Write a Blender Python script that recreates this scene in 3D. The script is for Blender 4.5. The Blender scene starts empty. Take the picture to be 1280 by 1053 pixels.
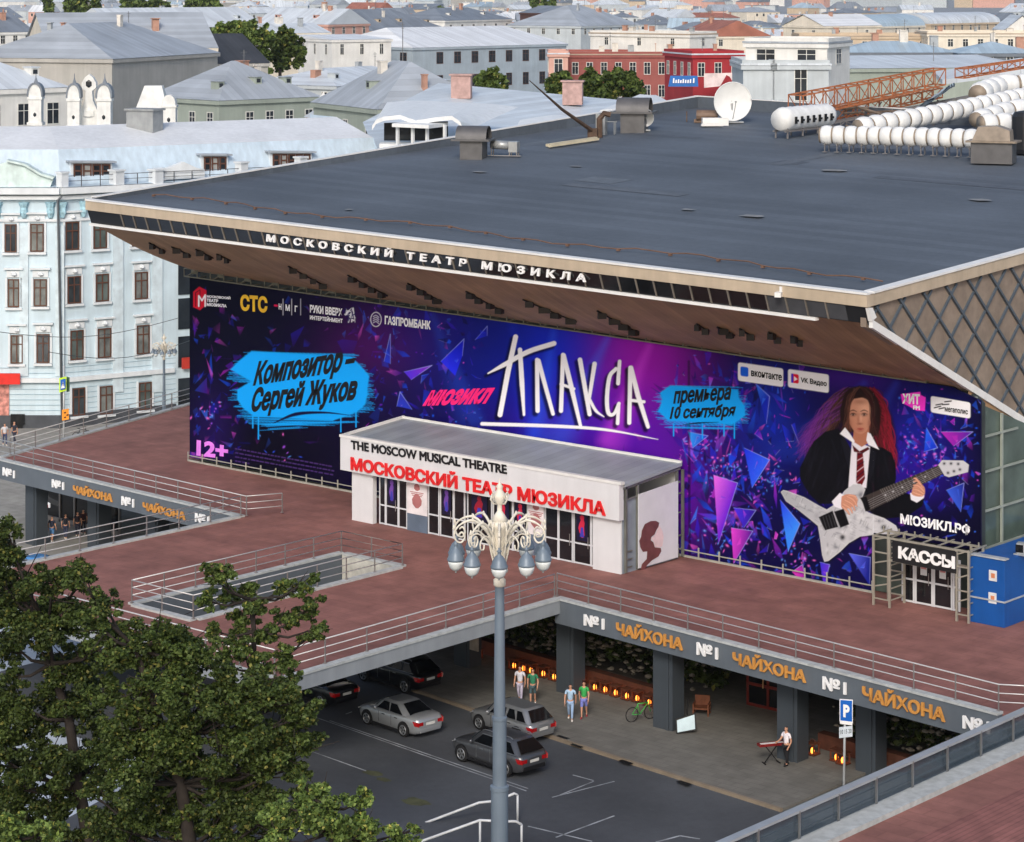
import bpy, bmesh, math, random
import numpy as np
from mathutils import Vector, Matrix
R_ = math.radians
sc = bpy.context.scene
COL = sc.collection
random.seed(7)
# ---------------------------------------------------------------- camera
FPX, CX, HY, ZC = 3080.0, 640.0, -20.0, 30.0
FW = Vector((-.6607, .7507, 0)).normalized()
RT = Vector((FW.y, -FW.x, 0))
cd = bpy.data.cameras.new('camera')
cam = bpy.data.objects.new('camera', cd); COL.objects.link(cam)
cd.sensor_fit = 'HORIZONTAL'; cd.sensor_width = 36.0
cd.lens = FPX/1280*36.0
cd.shift_x = 0; cd.shift_y = -(526.5-HY)/1280
cd.clip_start = 1; cd.clip_end = 20000
cam.location = (0, 0, ZC)
cam.rotation_euler = (R_(90), 0, math.atan2(-FW.x, FW.y))
sc.camera = cam
# ---------------------------------------------------------------- light
SUN_EL, SUN_AZ = R_(33), R_(146)          # azimuth clockwise from +Y
w = bpy.data.worlds.new('World'); sc.world = w; w.use_nodes = True
nt = w.node_tree; bg = nt.nodes['Background']
sky = nt.nodes.new('ShaderNodeTexSky'); sky.sky_type = 'NISHITA'; sky.sun_disc = False
sky.sun_elevation = SUN_EL; sky.sun_rotation = SUN_AZ; sky.air_density = 1.0; sky.dust_density = 3.0; sky.ozone_density = 1.0
nt.links.new(sky.outputs[0], bg.inputs[0]); bg.inputs[1].default_value = .14
sl = bpy.data.lights.new('sun', 'SUN'); sl.energy = 1.3; sl.angle = R_(14); sl.color = (1, .95, .89)
so = bpy.data.objects.new('sun', sl); COL.objects.link(so)
so.rotation_euler = Vector((-math.sin(SUN_AZ)*math.cos(SUN_EL), -math.cos(SUN_AZ)*math.cos(SUN_EL), -math.sin(SUN_EL))).to_track_quat('-Z', 'Y').to_euler()
so.location = (0, -50, 200)
sc.view_settings.view_transform = 'Standard'; sc.view_settings.look = 'None'
sc.view_settings.exposure = 0.22; sc.view_settings.gamma = 1
try: sc.view_settings.use_curve_mapping = False
except Exception: pass
# ---------------------------------------------------------------- measured rays (survey of the place from the camera station)
O_ = Vector((0, 0, ZC))
def ray(px, py): return FW + RT*((px-CX)/FPX) + Vector((0, 0, -(py-HY)/FPX))
def on_z(px, py, z=0.0):
    r = ray(px, py); return O_ + r*((z-ZC)/r.z)
def on_y(px, py, y):
    r = ray(px, py); return O_ + r*(y/r.y)
def on_x(px, py, x):
    r = ray(px, py); return O_ + r*(x/r.x)
def at_d(px, py, d): return O_ + ray(px, py)*d
def on_pl(px, py, p, n):
    r = ray(px, py); return O_ + r*((Vector(p)-O_).dot(n)/r.dot(n))
def on_v(px, py, p, q):
    d = Vector(q)-Vector(p); return on_pl(px, py, p, Vector((d.y, -d.x, 0)))
# ---------------------------------------------------------------- materials
def lin(c): return tuple(((v/255)/12.92 if v/255 <= .04045 else ((v/255+.055)/1.055)**2.4) for v in c)
MATS = {}
def mat(name, col=(128,128,128), rough=.65, metal=0, var=.14, scale=1.5, bump=0.0, spec=.4, emit=None, es=0, stripe=None, brick=None, detail=6, streak=0, vcol=None, seam=None, fine=0):
    if name in MATS: return MATS[name]
    m = bpy.data.materials.new(name); m.use_nodes = True; t = m.node_tree; N = t.nodes; L = t.links
    p = N['Principled BSDF']; c = lin(col)
    p.inputs['Roughness'].default_value = rough; p.inputs['Metallic'].default_value = metal
    p.inputs['Specular IOR Level'].default_value = spec
    geo = N.new('ShaderNodeNewGeometry'); tc = N.new('ShaderNodeTexCoord')
    no = N.new('ShaderNodeTexNoise'); no.inputs['Scale'].default_value = scale; no.inputs['Detail'].default_value = detail
    L.new(geo.outputs['Position'], no.inputs['Vector'])
    rmp = N.new('ShaderNodeValToRGB'); rmp.color_ramp.elements[0].position = .3; rmp.color_ramp.elements[1].position = .7
    a = tuple(v*(1-var) for v in c)+(1,); b = tuple(min(1, v*(1+var)) for v in c)+(1,)
    rmp.color_ramp.elements[0].color = a; rmp.color_ramp.elements[1].color = b
    L.new(no.outputs['Fac'], rmp.inputs[0]); out = rmp.outputs[0]
    def mul(o, fac_out, lo, hi=1.0):
        mr = N.new('ShaderNodeMapRange'); mr.inputs[3].default_value = lo; mr.inputs[4].default_value = hi
        L.new(fac_out, mr.inputs[0])
        mx = N.new('ShaderNodeMix'); mx.data_type = 'RGBA'; mx.blend_type = 'MULTIPLY'; mx.inputs[0].default_value = 1
        L.new(o, mx.inputs[6]); L.new(mr.outputs[0], mx.inputs[7]); return mx.outputs[2]
    if vcol:
        at = N.new('ShaderNodeAttribute'); at.attribute_name = vcol
        mx = N.new('ShaderNodeMix'); mx.data_type = 'RGBA'; mx.blend_type = 'MULTIPLY'; mx.inputs[0].default_value = 1
        L.new(out, mx.inputs[6]); L.new(at.outputs['Color'], mx.inputs[7]); out = mx.outputs[2]
    if fine:
        n4 = N.new('ShaderNodeTexNoise'); n4.inputs['Scale'].default_value = 2.6; n4.inputs['Detail'].default_value = 10; n4.inputs['Roughness'].default_value = .7; L.new(geo.outputs['Position'], n4.inputs['Vector'])
        out = mul(out, n4.outputs['Fac'], 1-fine*2, 1+fine*1.6)
    hsrc = None
    if streak:            # rain streaks running down
        mp = N.new('ShaderNodeMapping'); mp.inputs['Scale'].default_value = (2.2, 2.2, .12); L.new(geo.outputs['Position'], mp.inputs[0])
        n2 = N.new('ShaderNodeTexNoise'); n2.inputs['Scale'].default_value = 1.0; n2.inputs['Detail'].default_value = 4; L.new(mp.outputs[0], n2.inputs['Vector'])
        out = mul(out, n2.outputs['Fac'], 1-streak*1.6, 1+streak*.8)
    if seam or stripe:    # (axis, period, width, lo): standing seams / boards in object space
        ax, per, wd, lo = seam or stripe
        sx = N.new('ShaderNodeSeparateXYZ'); L.new((tc.outputs['Object']), sx.inputs[0])
        d = N.new('ShaderNodeMath'); d.operation = 'DIVIDE'; d.inputs[1].default_value = per; L.new(sx.outputs[ax], d.inputs[0])
        fr = N.new('ShaderNodeMath'); fr.operation = 'FRACT'; L.new(d.outputs[0], fr.inputs[0])
        lt = N.new('ShaderNodeMath'); lt.operation = 'GREATER_THAN'; lt.inputs[1].default_value = wd; L.new(fr.outputs[0], lt.inputs[0])
        out = mul(out, lt.outputs[0], lo); hsrc = lt.outputs[0]
        fl = N.new('ShaderNodeMath'); fl.operation = 'FLOOR'; L.new(d.outputs[0], fl.inputs[0])
        wn = N.new('ShaderNodeTexWhiteNoise'); wn.noise_dimensions = '1D'; L.new(fl.outputs[0], wn.inputs['W'])
        out = mul(out, wn.outputs['Value'], .86, 1.06)
    if brick:             # (scale, mortar, contrast)
        br = N.new('ShaderNodeTexBrick'); br.inputs['Scale'].default_value = brick[0]; br.inputs['Mortar Size'].default_value = brick[1]
        br.inputs['Color1'].default_value = (1,1,1,1); k = brick[2]; br.inputs['Color2'].default_value = (k,k,k,1); q = brick[3]; br.inputs['Mortar'].default_value = (q,q,q,1)
        L.new(geo.outputs['Position'], br.inputs['Vector'])
        mx = N.new('ShaderNodeMix'); mx.data_type = 'RGBA'; mx.blend_type = 'MULTIPLY'; mx.inputs[0].default_value = 1
        L.new(out, mx.inputs[6]); L.new(br.outputs['Color'], mx.inputs[7]); out = mx.outputs[2]
        n3 = N.new('ShaderNodeTexNoise'); n3.inputs['Scale'].default_value = .22; n3.inputs['Detail'].default_value = 5; L.new(geo.outputs['Position'], n3.inputs['Vector'])
        out = mul(out, n3.outputs['Fac'], .62, 1.4)
    L.new(out, p.inputs['Base Color'])
    if bump:
        bp = N.new('ShaderNodeBump'); bp.inputs['Strength'].default_value = bump; bp.inputs['Distance'].default_value = .05
        L.new(hsrc or no.outputs['Fac'], bp.inputs['Height']); L.new(bp.outputs[0], p.inputs['Normal'])
    if emit:
        p.inputs['Emission Color'].default_value = lin(emit)+(1,); p.inputs['Emission Strength'].default_value = es
    MATS[name] = m; return m
# ---------------------------------------------------------------- mesh builder
class MB:
    def __init__(s): s.v = []; s.f = []; s.m = []; s.cur = 0; s.uv = None
    def use(s, i): s.cur = i; return s
    def face(s, pts):
        b = len(s.v); s.v += [tuple(p) for p in pts]; s.f.append(tuple(range(b, b+len(pts)))); s.m.append(s.cur); return s
    def _add(s, vs, fs):
        b = len(s.v); s.v += [tuple(p) for p in vs]; s.f += [tuple(i+b for i in q) for q in fs]; s.m += [s.cur]*len(fs); return s
    def obox(s, o, a, b, c):
        o, a, b, c = map(Vector, (o, a, b, c))
        if a.cross(b).dot(c) < 0: a, b = b, a
        vs = [o, o+a, o+a+b, o+b, o+c, o+a+c, o+a+b+c, o+b+c]
        return s._add(vs, [(3,2,1,0), (4,5,6,7), (0,1,5,4), (1,2,6,5), (2,3,7,6), (3,0,4,7)])
    def box(s, c, d, rz=0):
        ca, sa = math.cos(rz), math.sin(rz)
        ax = Vector((ca, sa, 0))*d[0]; ay = Vector((-sa, ca, 0))*d[1]; az = Vector((0, 0, d[2]))
        return s.obox(Vector(c)-ax/2-ay/2-az/2, ax, ay, az)
    def seg(s, p, q, w, h=None, up=(0,0,1)):          # rectangular bar from p to q
        p, q = Vector(p), Vector(q); d = q-p; h = h or w; u = Vector(up)
        if abs(d.normalized().dot(u)) > .99: u = Vector((1, 0, 0))
        x = d.cross(u).normalized()*w; y = x.cross(d).normalized()*h
        return s.obox(p-x/2-y/2, d, x, y)
    def tube(s, pts, r, n=8, cap=True):
        pts = [Vector(p) for p in pts]; k = len(pts); rs = r if isinstance(r, (list, tuple)) else [r]*k
        b = len(s.v); prev = None
        for i, p in enumerate(pts):
            d = (pts[min(i+1, k-1)]-pts[max(i-1, 0)]).normalized()
            if prev is None:
                u = Vector((0, 0, 1)) if abs(d.z) < .9 else Vector((1, 0, 0)); x = d.cross(u).normalized()
            else: x = (prev-d*prev.dot(d)); x = x.normalized() if x.length > 1e-6 else d.orthogonal().normalized()
            prev = x; y = d.cross(x)
            for j in range(n):
                a = 2*math.pi*j/n; s.v.append(tuple(p+(x*math.cos(a)+y*math.sin(a))*rs[i]))
        for i in range(k-1):
            for j in range(n):
                a = b+i*n+j; c = b+i*n+(j+1) % n; s.f.append((a, c, c+n, a+n)); s.m.append(s.cur)
        if cap:
            s.f.append(tuple(b+j for j in reversed(range(n)))); s.m.append(s.cur)
            s.f.append(tuple(b+(k-1)*n+j for j in range(n))); s.m.append(s.cur)
        return s
    def lathe(s, c, prof, n=16, sx=1, sy=1):
        b = len(s.v); c = Vector(c)
        for r, z in prof:
            for j in range(n):
                a = 2*math.pi*j/n; s.v.append((c.x+r*sx*math.cos(a), c.y+r*sy*math.sin(a), c.z+z))
        k = len(prof)
        for i in range(k-1):
            for j in range(n):
                a = b+i*n+j; q = b+i*n+(j+1) % n; s.f.append((a, q, q+n, a+n)); s.m.append(s.cur)
        s.f.append(tuple(b+j for j in reversed(range(n)))); s.m.append(s.cur)
        s.f.append(tuple(b+(k-1)*n+j for j in range(n))); s.m.append(s.cur)
        return s
    def prism(s, poly, vec):
        poly = [Vector(p) for p in poly]; vec = Vector(vec); n = len(poly)
        nn = Vector((0, 0, 0))
        for i in range(n): nn += poly[i].cross(poly[(i+1) % n])
        if nn.dot(vec) < 0: poly = poly[::-1]
        vs = poly+[p+vec for p in poly]
        return s._add(vs, [tuple(reversed(range(n))), tuple(range(n, 2*n))]+[(i, (i+1) % n, n+(i+1) % n, n+i) for i in range(n)])
    def grid(s, rows, closed=False):                  # rows of equal-length point lists
        b = len(s.v); n = len(rows[0])
        for r in rows: s.v += [tuple(p) for p in r]
        for i in range(len(rows)-1):
            for j in range(n if closed else n-1):
                a = b+i*n+j; c = b+i*n+(j+1) % n; s.f.append((a, c, c+n, a+n)); s.m.append(s.cur)
        return s
def wloc(o):
    v = Vector((0, 0, 0))
    while o is not None: v += Vector(o.location); o = o.parent
    return v
def ob(name, mb, mats, parent=None, local=False, smooth=False, label=None, bevel=0):
    me = bpy.data.meshes.new(name)
    if local: off = Vector((0, 0, 0)); loc = Vector((0, 0, 0))
    elif parent is not None: off = wloc(parent); loc = Vector((0, 0, 0))
    else:
        a = np.array(mb.v); loc = off = Vector(((a[:,0].min()+a[:,0].max())/2, (a[:,1].min()+a[:,1].max())/2, a[:,2].min()))
    me.from_pydata([(v[0]-off.x, v[1]-off.y, v[2]-off.z) for v in mb.v], [], mb.f)
    for m in (mats if isinstance(mats, (list, tuple)) else [mats]): me.materials.append(m)
    me.polygons.foreach_set('material_index', mb.m)
    if smooth: me.polygons.foreach_set('use_smooth', [True]*len(me.polygons))
    me.update()
    o = bpy.data.objects.new(name, me); COL.objects.link(o); o.location = loc
    if parent is not None: o.parent = parent
    if label: o['label'] = label
    if bevel:
        b = o.modifiers.new('bevel', 'BEVEL'); b.width = bevel; b.segments = 2; b.limit_method = 'ANGLE'; b.angle_limit = R_(40)
    return o
def tag(o, label=None, cat=None, group=None, kind=None):
    if label: o['label'] = label
    if cat: o['category'] = cat
    if group: o['group'] = group
    if kind: o['kind'] = kind
    return o
def thing(name, label, cat, loc=(0,0,0), rz=0, group=None):
    o = bpy.data.objects.new(name, None); COL.objects.link(o); o.location = loc; o.rotation_euler = (0, 0, rz); o.empty_display_size = .3
    return tag(o, label, cat, group)
def struct(name, mb, m):
    return tag(ob(name, mb, m), kind='structure')
def copy_part(src, parent, loc=None):
    c = src.copy(); COL.objects.link(c); c.parent = parent
    if loc is not None: c.location = loc
    return c
def copy_tree(o, parent=None):
    c = o.copy(); COL.objects.link(c); c.parent = parent
    for ch in list(o.children): copy_tree(ch, c)
    return c
# lettering: a font outline turned to mesh, fitted to a parallelogram bl-br-tl (3D), extruded towards the viewer
def letters(name, txt, bl, br, tl, m, parent=None, depth=.01, bold=.02, space=1.0, shear=0, label=None, line=1.0):
    cu = bpy.data.curves.new('txt', 'FONT'); cu.body = txt; cu.space_character = space; cu.shear = shear; cu.resolution_u = 3; cu.space_line = line
    to = bpy.data.objects.new('txt', cu); COL.objects.link(to)
    dg = bpy.context.evaluated_depsgraph_get(); me = bpy.data.meshes.new_from_object(to.evaluated_get(dg))
    bpy.data.objects.remove(to); bpy.data.curves.remove(cu)
    n = len(me.vertices); a = np.zeros(n*3); me.vertices.foreach_get('co', a); a = a.reshape(-1, 3)
    bl, br, tl = Vector(bl), Vector(br), Vector(tl); ux, uy = br-bl, tl-bl; nz = ux.cross(uy).normalized()
    mb = MB(); fs = [tuple(p.vertices) for p in me.polygons]
    # heavier weight: push the outline of every glyph outwards by `bold` em
    ec = {}
    for f in fs:
        for i in range(len(f)):
            e = (f[i], f[(i+1) % len(f)]); ec.setdefault(tuple(sorted(e)), []).append(e)
    bd = [es[0] for es in ec.values() if len(es) == 1]; nrm = {}
    for i, j in bd:
        d = a[j, :2]-a[i, :2]; d = d/(np.hypot(*d)+1e-9); o_ = np.array((d[1], -d[0]))
        nrm.setdefault(i, []).append(o_); nrm.setdefault(j, []).append(o_)
    oi = {}; q2 = []
    for k, ns in nrm.items():
        m_ = sum(ns); L_ = np.hypot(*m_); m_ = m_/(L_+1e-9); c_ = max(.6, float(np.dot(m_, ns[0]))); oi[k] = n+len(q2); q2.append(a[k, :2]+m_*bold/c_)
    al = np.vstack([a[:, :2]]+[np.array(q2)]) if q2 else a[:, :2]
    x0, x1, y0, y1 = al[:,0].min(), al[:,0].max(), al[:,1].min(), al[:,1].max()
    P = [bl+ux*((q[0]-x0)/(x1-x0))+uy*((q[1]-y0)/(y1-y0)) for q in al]
    mb._add([p+nz*depth for p in P], fs+[(i, oi[i], oi[j], j) for i, j in bd])
    if depth > .02:
        b = len(mb.v); mb.v += [tuple(p) for p in P]
        for i, j in bd: mb.f.append((oi[i], b+oi[i], b+oi[j], oi[j])); mb.m.append(0)
    bpy.data.meshes.remove(me)
    return ob(name, mb, m, parent, label=label)
# ================================================================ SETTING: ground, road, pavement
ZS = -5.2
def flat(name, poly, z, m, th=0.0, z0=None):
    mb = MB()
    if th: mb.prism([(x, y, z-th) for x, y in poly], (0, 0, th))
    else: mb.face([(x, y, z) for x, y in poly])
    return struct(name, mb, m)
m_asph = mat('asphalt', (79, 82, 87), .8, var=.26, scale=.16, spec=.35, detail=10, bump=.1, fine=.14)
m_city = mat('city_ground', (142, 147, 152), .9, var=.2, scale=.05)
flat('ground', [(-6000, -500), (6000, -500), (6000, 9000), (-6000, 9000)], ZS-.03, m_city)
flat('road', [(-330, 40), (-10, 40), (-10, 86), (-60.6, 86.3), (-74, 87.5), (-84, 88.8), (-103, 90.4), (-150, 94), (-330, 105)], ZS, m_asph)
m_pav = mat('pavement_slabs', (118, 116, 110), .85, var=.12, scale=1.2, brick=(.55, .012, .86, .75))
kerb = [(-60.6, 86.3), (-74, 87.5), (-84, 88.8), (-103, 90.4), (-118, 91.6)]
flat('pavement', kerb+[(-118, 103), (-60.6, 103)], ZS+.12, m_pav, .11)
mb = MB()
for a, b in zip(kerb, kerb[1:]): mb.seg((a[0], a[1]-.09, ZS+.075), (b[0], b[1]-.09, ZS+.075), .16, .15)
struct('kerb', mb, mat('kerb_stone', (132, 120, 104), .8))
flat('forecourt', [(-175, 94.5), (-118.02, 91.7), (-118.02, 150), (-152, 170), (-175, 170)], ZS+.06, mat('pale_paving', (150, 148, 142), .8, brick=(.4, .01, .9, .8)), .05)
flat('lower_forecourt', [(-150, 50), (-78, 50), (-85, 73), (-103, 73), (-103, 90), (-150, 94)], ZS+.004, mat('pale_blue_paving', (186, 196, 208), .35, var=.2, scale=.3))  # pale blue grey ground, tone varied by noise
mb = MB(); m_line = mat('road_paint', (158, 162, 166), .8, var=.45, scale=1.6)
def line(a, b, wd=.09):
    wd *= .75
    p, q = on_z(*a, ZS), on_z(*b, ZS); d = (q-p).normalized(); n = Vector((-d.y, d.x, 0))*wd/2
    mb.face([(v.x, v.y, ZS+.004) for v in (p-n, q-n, q+n, p+n)])
line((386, 894), (658, 989)); line((412, 901), (660, 986), .1); line((388, 939), (458, 964)); line((440, 890), (432, 893))
line((768, 977), (690, 997), .1); line((742, 976), (716, 969), .1); line((742, 977), (700, 994), .1); line((768, 1020), (695, 1047), .12)
line((660, 1033), (740, 1052), .12); line((820, 1053), (850, 1045), .14); line((850, 1045), (875, 1049), .14)
line((332, 885), (386, 906), .12)
struct('road_marking', mb, m_line)
mb = MB(); mo = mat('moss_patch', (80, 82, 58), .95, var=.4, scale=2)
for px, py, r in ((466, 967, .35), (480, 975, .25), (520, 1003, .45)):
    c = on_z(px, py, ZS); mb.face([(c.x+r*1.7*math.cos(a)*random.uniform(.7, 1.2), c.y+r*math.sin(a)*random.uniform(.7, 1.2), ZS+.008+py*1e-6) for a in [i*2*math.pi/14 for i in range(14)]])
struct('moss', mb, mo)
# ================================================================ TERRACE
terrace = thing('terrace', 'raised terrace paved in dark red tiles with grey fascia, in front of the theatre', 'terrace', (-90, 85, ZS))
m_tile = mat('red_tiles', (144, 99, 91), .8, var=.2, scale=.7, brick=(.32, .012, .9, .84), spec=.3, fine=.12)
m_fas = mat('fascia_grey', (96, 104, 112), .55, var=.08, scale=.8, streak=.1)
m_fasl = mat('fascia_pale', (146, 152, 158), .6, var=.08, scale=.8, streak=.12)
m_cop = mat('coping_stone', (178, 182, 182), .7, var=.16, scale=3)
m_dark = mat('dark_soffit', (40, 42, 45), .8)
PA, PB, PC, PD = (-127.04, 95.42), (-102.9, 94.1), (-77.75, 91.86), (-51.74, 89.28)
H = (-92.45, -87.9, 77.15, 91.45)
slabs = [
 [PA, PB, PC, PD, (-49.2, 89.1), (-15, 86), (-15, 104), (-118, 104), (-118, 125), (-135.6, 125)],
 [(-102.9, 73.1), (H[0], 73.1), (H[0], 93.16), PB],
 [(H[1], 73.1), (-77.75, 73.1), PC, (H[1], 92.75)],
 [(H[0], 73.1), (H[1], 73.1), (H[1], H[2]), (H[0], H[2])],
 [(H[0], H[3]), (H[1], H[3]), (H[1], 92.75), (H[0], 93.16)],
 [(-49.2, 55), (-15, 55), (-15, 86), (-49.2, 89.1)]]
mb = MB(); mu = MB()
for s in slabs:
    mb.prism([(x, y, -.12) for x, y in s], (0, 0, .12)); mu.prism([(x, y, -.55) for x, y in s], (0, 0, .37))
ob('paving', mb, m_tile, terrace); ob('slab', mu, m_dark, terrace)
mb = MB(); mb.obox((-46.4, 55, .004), (31, 0, 0), (0, 33.5, 0), (0, 0, .03)); ob('ribbed_decking', mb, mat('ribbed_red', (146, 96, 90), .8, var=.22, scale=1.2, seam=(0, .24, .2, .72), fine=.14), terrace)
def wall_run(a, b, z0, z1, th, out, m, name='fascia'):
    a, b = Vector((*a, 0)), Vector((*b, 0)); d = (b-a).normalized(); n = Vector((d.y, -d.x, 0))
    if n.dot(Vector((*out, 0))) < 0: n = -n
    q = MB(); q.obox(a+Vector((0, 0, z0)), b-a, n*th, (0, 0, z1-z0)); return ob(name, q, m, terrace)
def coping(a, b, wd=.42, out=(0, -1), o=.3):
    a, b = Vector((*a, 0)), Vector((*b, 0)); d = (b-a).normalized(); n = Vector((d.y, -d.x, 0))
    if n.dot(Vector((*out, 0))) < 0: n = -n
    q = MB(); k = max(1, int((b-a).length/3))
    for i in range(k):
        p0 = a+(b-a)*(i/k)+d*.008; p1 = a+(b-a)*((i+1)/k)-d*.008
        q.obox(p0+n*(o+.05-wd)+Vector((0, 0, .003)), p1-p0, n*wd, (0, 0, .1+.006*(i % 2)))
    return ob('coping', q, m_cop, terrace)
for a, b, out, mm in ((PA, PB, (0, -1), m_fas), (PC, PD, (0, -1), m_fas), ((-77.75, 73.1), (-77.75, 91.6), (1, 0), m_fasl), ((-102.9, 73.1), (-102.9, 93.8), (-1, 0), m_fas), ((-102.6, 73.1), (-78, 73.1), (0, -1), m_fasl), ((-135.6, 125), (-127.04, 95.6), (-1, 0), m_fas), ((-49.2, 55), (-49.2, 89), (-1, 0), m_fasl)):
    wall_run(a, b, -.64 if mm is m_fasl else -1.15, 0, .3, out, mm); coping(a, b, .42, out)
for a, b, out in (((H[0], H[2]), (H[0], H[3]), (1, 0)), ((H[1], H[2]+.25), (H[1], H[3]-.25), (-1, 0)), ((H[0]+.25, H[3]), (H[1], H[3]), (0, -1)), ((H[0]+.25, H[2]), (H[1], H[2]), (0, 1))):
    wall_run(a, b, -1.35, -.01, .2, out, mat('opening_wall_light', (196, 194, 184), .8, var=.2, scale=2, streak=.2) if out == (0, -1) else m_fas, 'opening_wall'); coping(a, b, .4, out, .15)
m_pil = mat('pillar_grey', (62, 69, 76), .55, var=.08, scale=.6)
for x, y, sx, sy in ((-71.3, 92.2, 1.15, .9), (-64.2, 92.2, 1.1, .9), (-60.6, 93.1, 1.05, .9), (-78.5, 93.6, 1.1, .9), (-85.6, 93.8, 1.1, .9), (-124.6, 96.4, 1.1, .9), (-120.4, 98.0, 1.1, 1.0), (-113.9, 97.2, 1.0, .9), (-108, 96.6, 1, .9), (-97, 94.6, 1, .9), (-91.5, 95.2, 1, .9)):
    q = MB(); q.box((x, y, (ZS-1.15)/2), (sx, sy, 4.05)); q.box((x+sx*.25, y-sy/2-.03, (ZS-1.15)/2), (.16, .05, 4.04))
    ob('pillar', q, m_pil, terrace)
q = MB(); q.obox((-104, 102.6, ZS), (55, 0, 0), (0, .3, 0), (0, 0, 4.6)); q.obox((-49, 89.5, ZS), (.3, 0, 0), (0, 13, 0), (0, 0, 4.6)); ob('back_wall', q, mat('restaurant_wall', (44, 38, 34), .8), terrace)
q = MB(); q.obox((-118, 103.2, ZS), (14, 0, 0), (0, .3, 0), (0, 0, 4.6)); q.obox((-104.3, 97.5, ZS), (.3, 0, 0), (0, 5.7, 0), (0, 0, 4.6)); ob('back_wall', q, mat('passage_wall', (70, 76, 80), .6), terrace)
# lattice of the wind screen at the right end, glass parapet with wide metal handrail
gp = thing('glass_parapet', 'glass parapet with wide pale metal handrail along the bottom right deck', 'parapet', (-49.2, 70, 0))
q = MB(); q.seg((-49.45, 55.5, 1.1), (-49.45, 88.9, 1.1), .34, .09); ob('handrail', q, mat('brushed_rail', (176, 184, 190), .4, metal=.35, var=.08), gp)
q = MB(); q.obox((-49.42, 55.5, .14), (.02, 0, 0), (0, 33.3, 0), (0, 0, .92))
gm = mat('parapet_glass', (70, 84, 96), .08, spec=.6, var=.05); gm.node_tree.nodes['Principled BSDF'].inputs['Transmission Weight'].default_value = .0; gm.node_tree.nodes['Principled BSDF'].inputs['Alpha'].default_value = .6
ob('glass', q, gm, gp)
q = MB(); q.obox((-49.2, 55.5, .003), (.85, 0, 0), (0, 33.2, 0), (0, 0, .2)); ob('base_kerb', q, m_cop, gp)
q = MB(); q.obox((-49.55, 55.5, .62), (.04, 0, 0), (0, 33.2, 0), (0, 0, .06)); q.obox((-49.55, 55.5, .3), (.04, 0, 0), (0, 33.2, 0), (0, 0, .06)); ob('mid_rail', q, MATS['brushed_rail'], gp)
for i in range(14):
    q = MB(); q.box((-49.3, 56.5+i*2.45, .62), (.07, .07, 1.0)); ob('post', q, mat('steel', (150, 152, 154), .35, metal=.7, var=.05), gp)
# signs on the fascia
m_or = mat('orange_letters', (206, 146, 74), .5, var=.08, spec=.3); m_wh = mat('white_letters', (240, 240, 240), .45, var=.03)
F0, F1 = (Vector((PA[0], PA[1], 0)), Vector((PB[0], PB[1], 0))), (Vector((PC[0], PC[1], 0)), Vector((PD[0], PD[1], 0)))
for seg_ in (F0, F1):
    for v in seg_: v.y -= .34
def fsign(txt, seg_, bl, br, tl, m, label):
    o = letters('fascia_sign', txt, on_v(*bl, *seg_), on_v(*br, *seg_), on_v(*tl, *seg_), m, depth=.09, bold=.026 if len(txt) > 2 else .02)
    tag(o, label, 'sign', 'raised letter signs on the terrace fascia')
fsign('№1', F1, (731, 781.5), (756, 787), (731, 767.5), m_wh, 'white raised №1 sign nearest the inner corner of the right fascia')
fsign('ЧАЙХОНА', F1, (771.5, 793), (854, 813.5), (771.5, 774), m_or, 'orange raised ЧАЙХОНА sign on the right fascia nearest the bridge corner')
fsign('№1', F1, (872, 818), (898, 824.5), (872, 802.5), m_wh, 'white raised №1 sign between the first two orange signs of the right fascia')
fsign('ЧАЙХОНА', F1, (917, 830), (1008, 854), (917, 811), m_or, 'orange raised ЧАЙХОНА sign in the middle of the right fascia above the restaurant door')
fsign('№1', F1, (1029.5, 861), (1058.5, 868.5), (1029.5, 845), m_wh, 'white raised №1 sign above the blue parking sign on the right fascia')
fsign('ЧАЙХОНА', F1, (1079, 874.5), (1182, 903), (1079, 853), m_or, 'orange raised ЧАЙХОНА sign nearest the glass parapet')
fsign('№1', F1, (1204.5, 910), (1238, 917.5), (1204.5, 894), m_wh, 'white raised №1 sign at the far right end of the fascia')
fsign('№1', F0, (4.5, 594), (19, 598), (4.5, 584), m_wh, 'white raised №1 sign at the left end of the left fascia')
fsign('№1', F0, (66, 609), (80.5, 612.5), (66, 599), m_wh, 'white raised №1 sign just left of the orange signs on the left fascia')
fsign('ЧАЙХОНА', F0, (92.5, 616.5), (141, 628), (92.5, 604), m_or, 'orange raised ЧАЙХОНА sign left of the other on the left fascia')
fsign('№1', F0, (153, 631), (168, 634.5), (153, 620), m_wh, 'white raised №1 sign between the two orange signs of the left fascia')
fsign('ЧАЙХОНА', F0, (179.5, 637.5), (232, 650.5), (179.5, 625), m_or, 'orange raised ЧАЙХОНА sign near the railing end of the left fascia')
fsign('№1', F0, (245, 652), (262, 655.5), (245, 641), m_wh, 'white raised №1 sign behind the railing at the right end of the left fascia')
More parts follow.
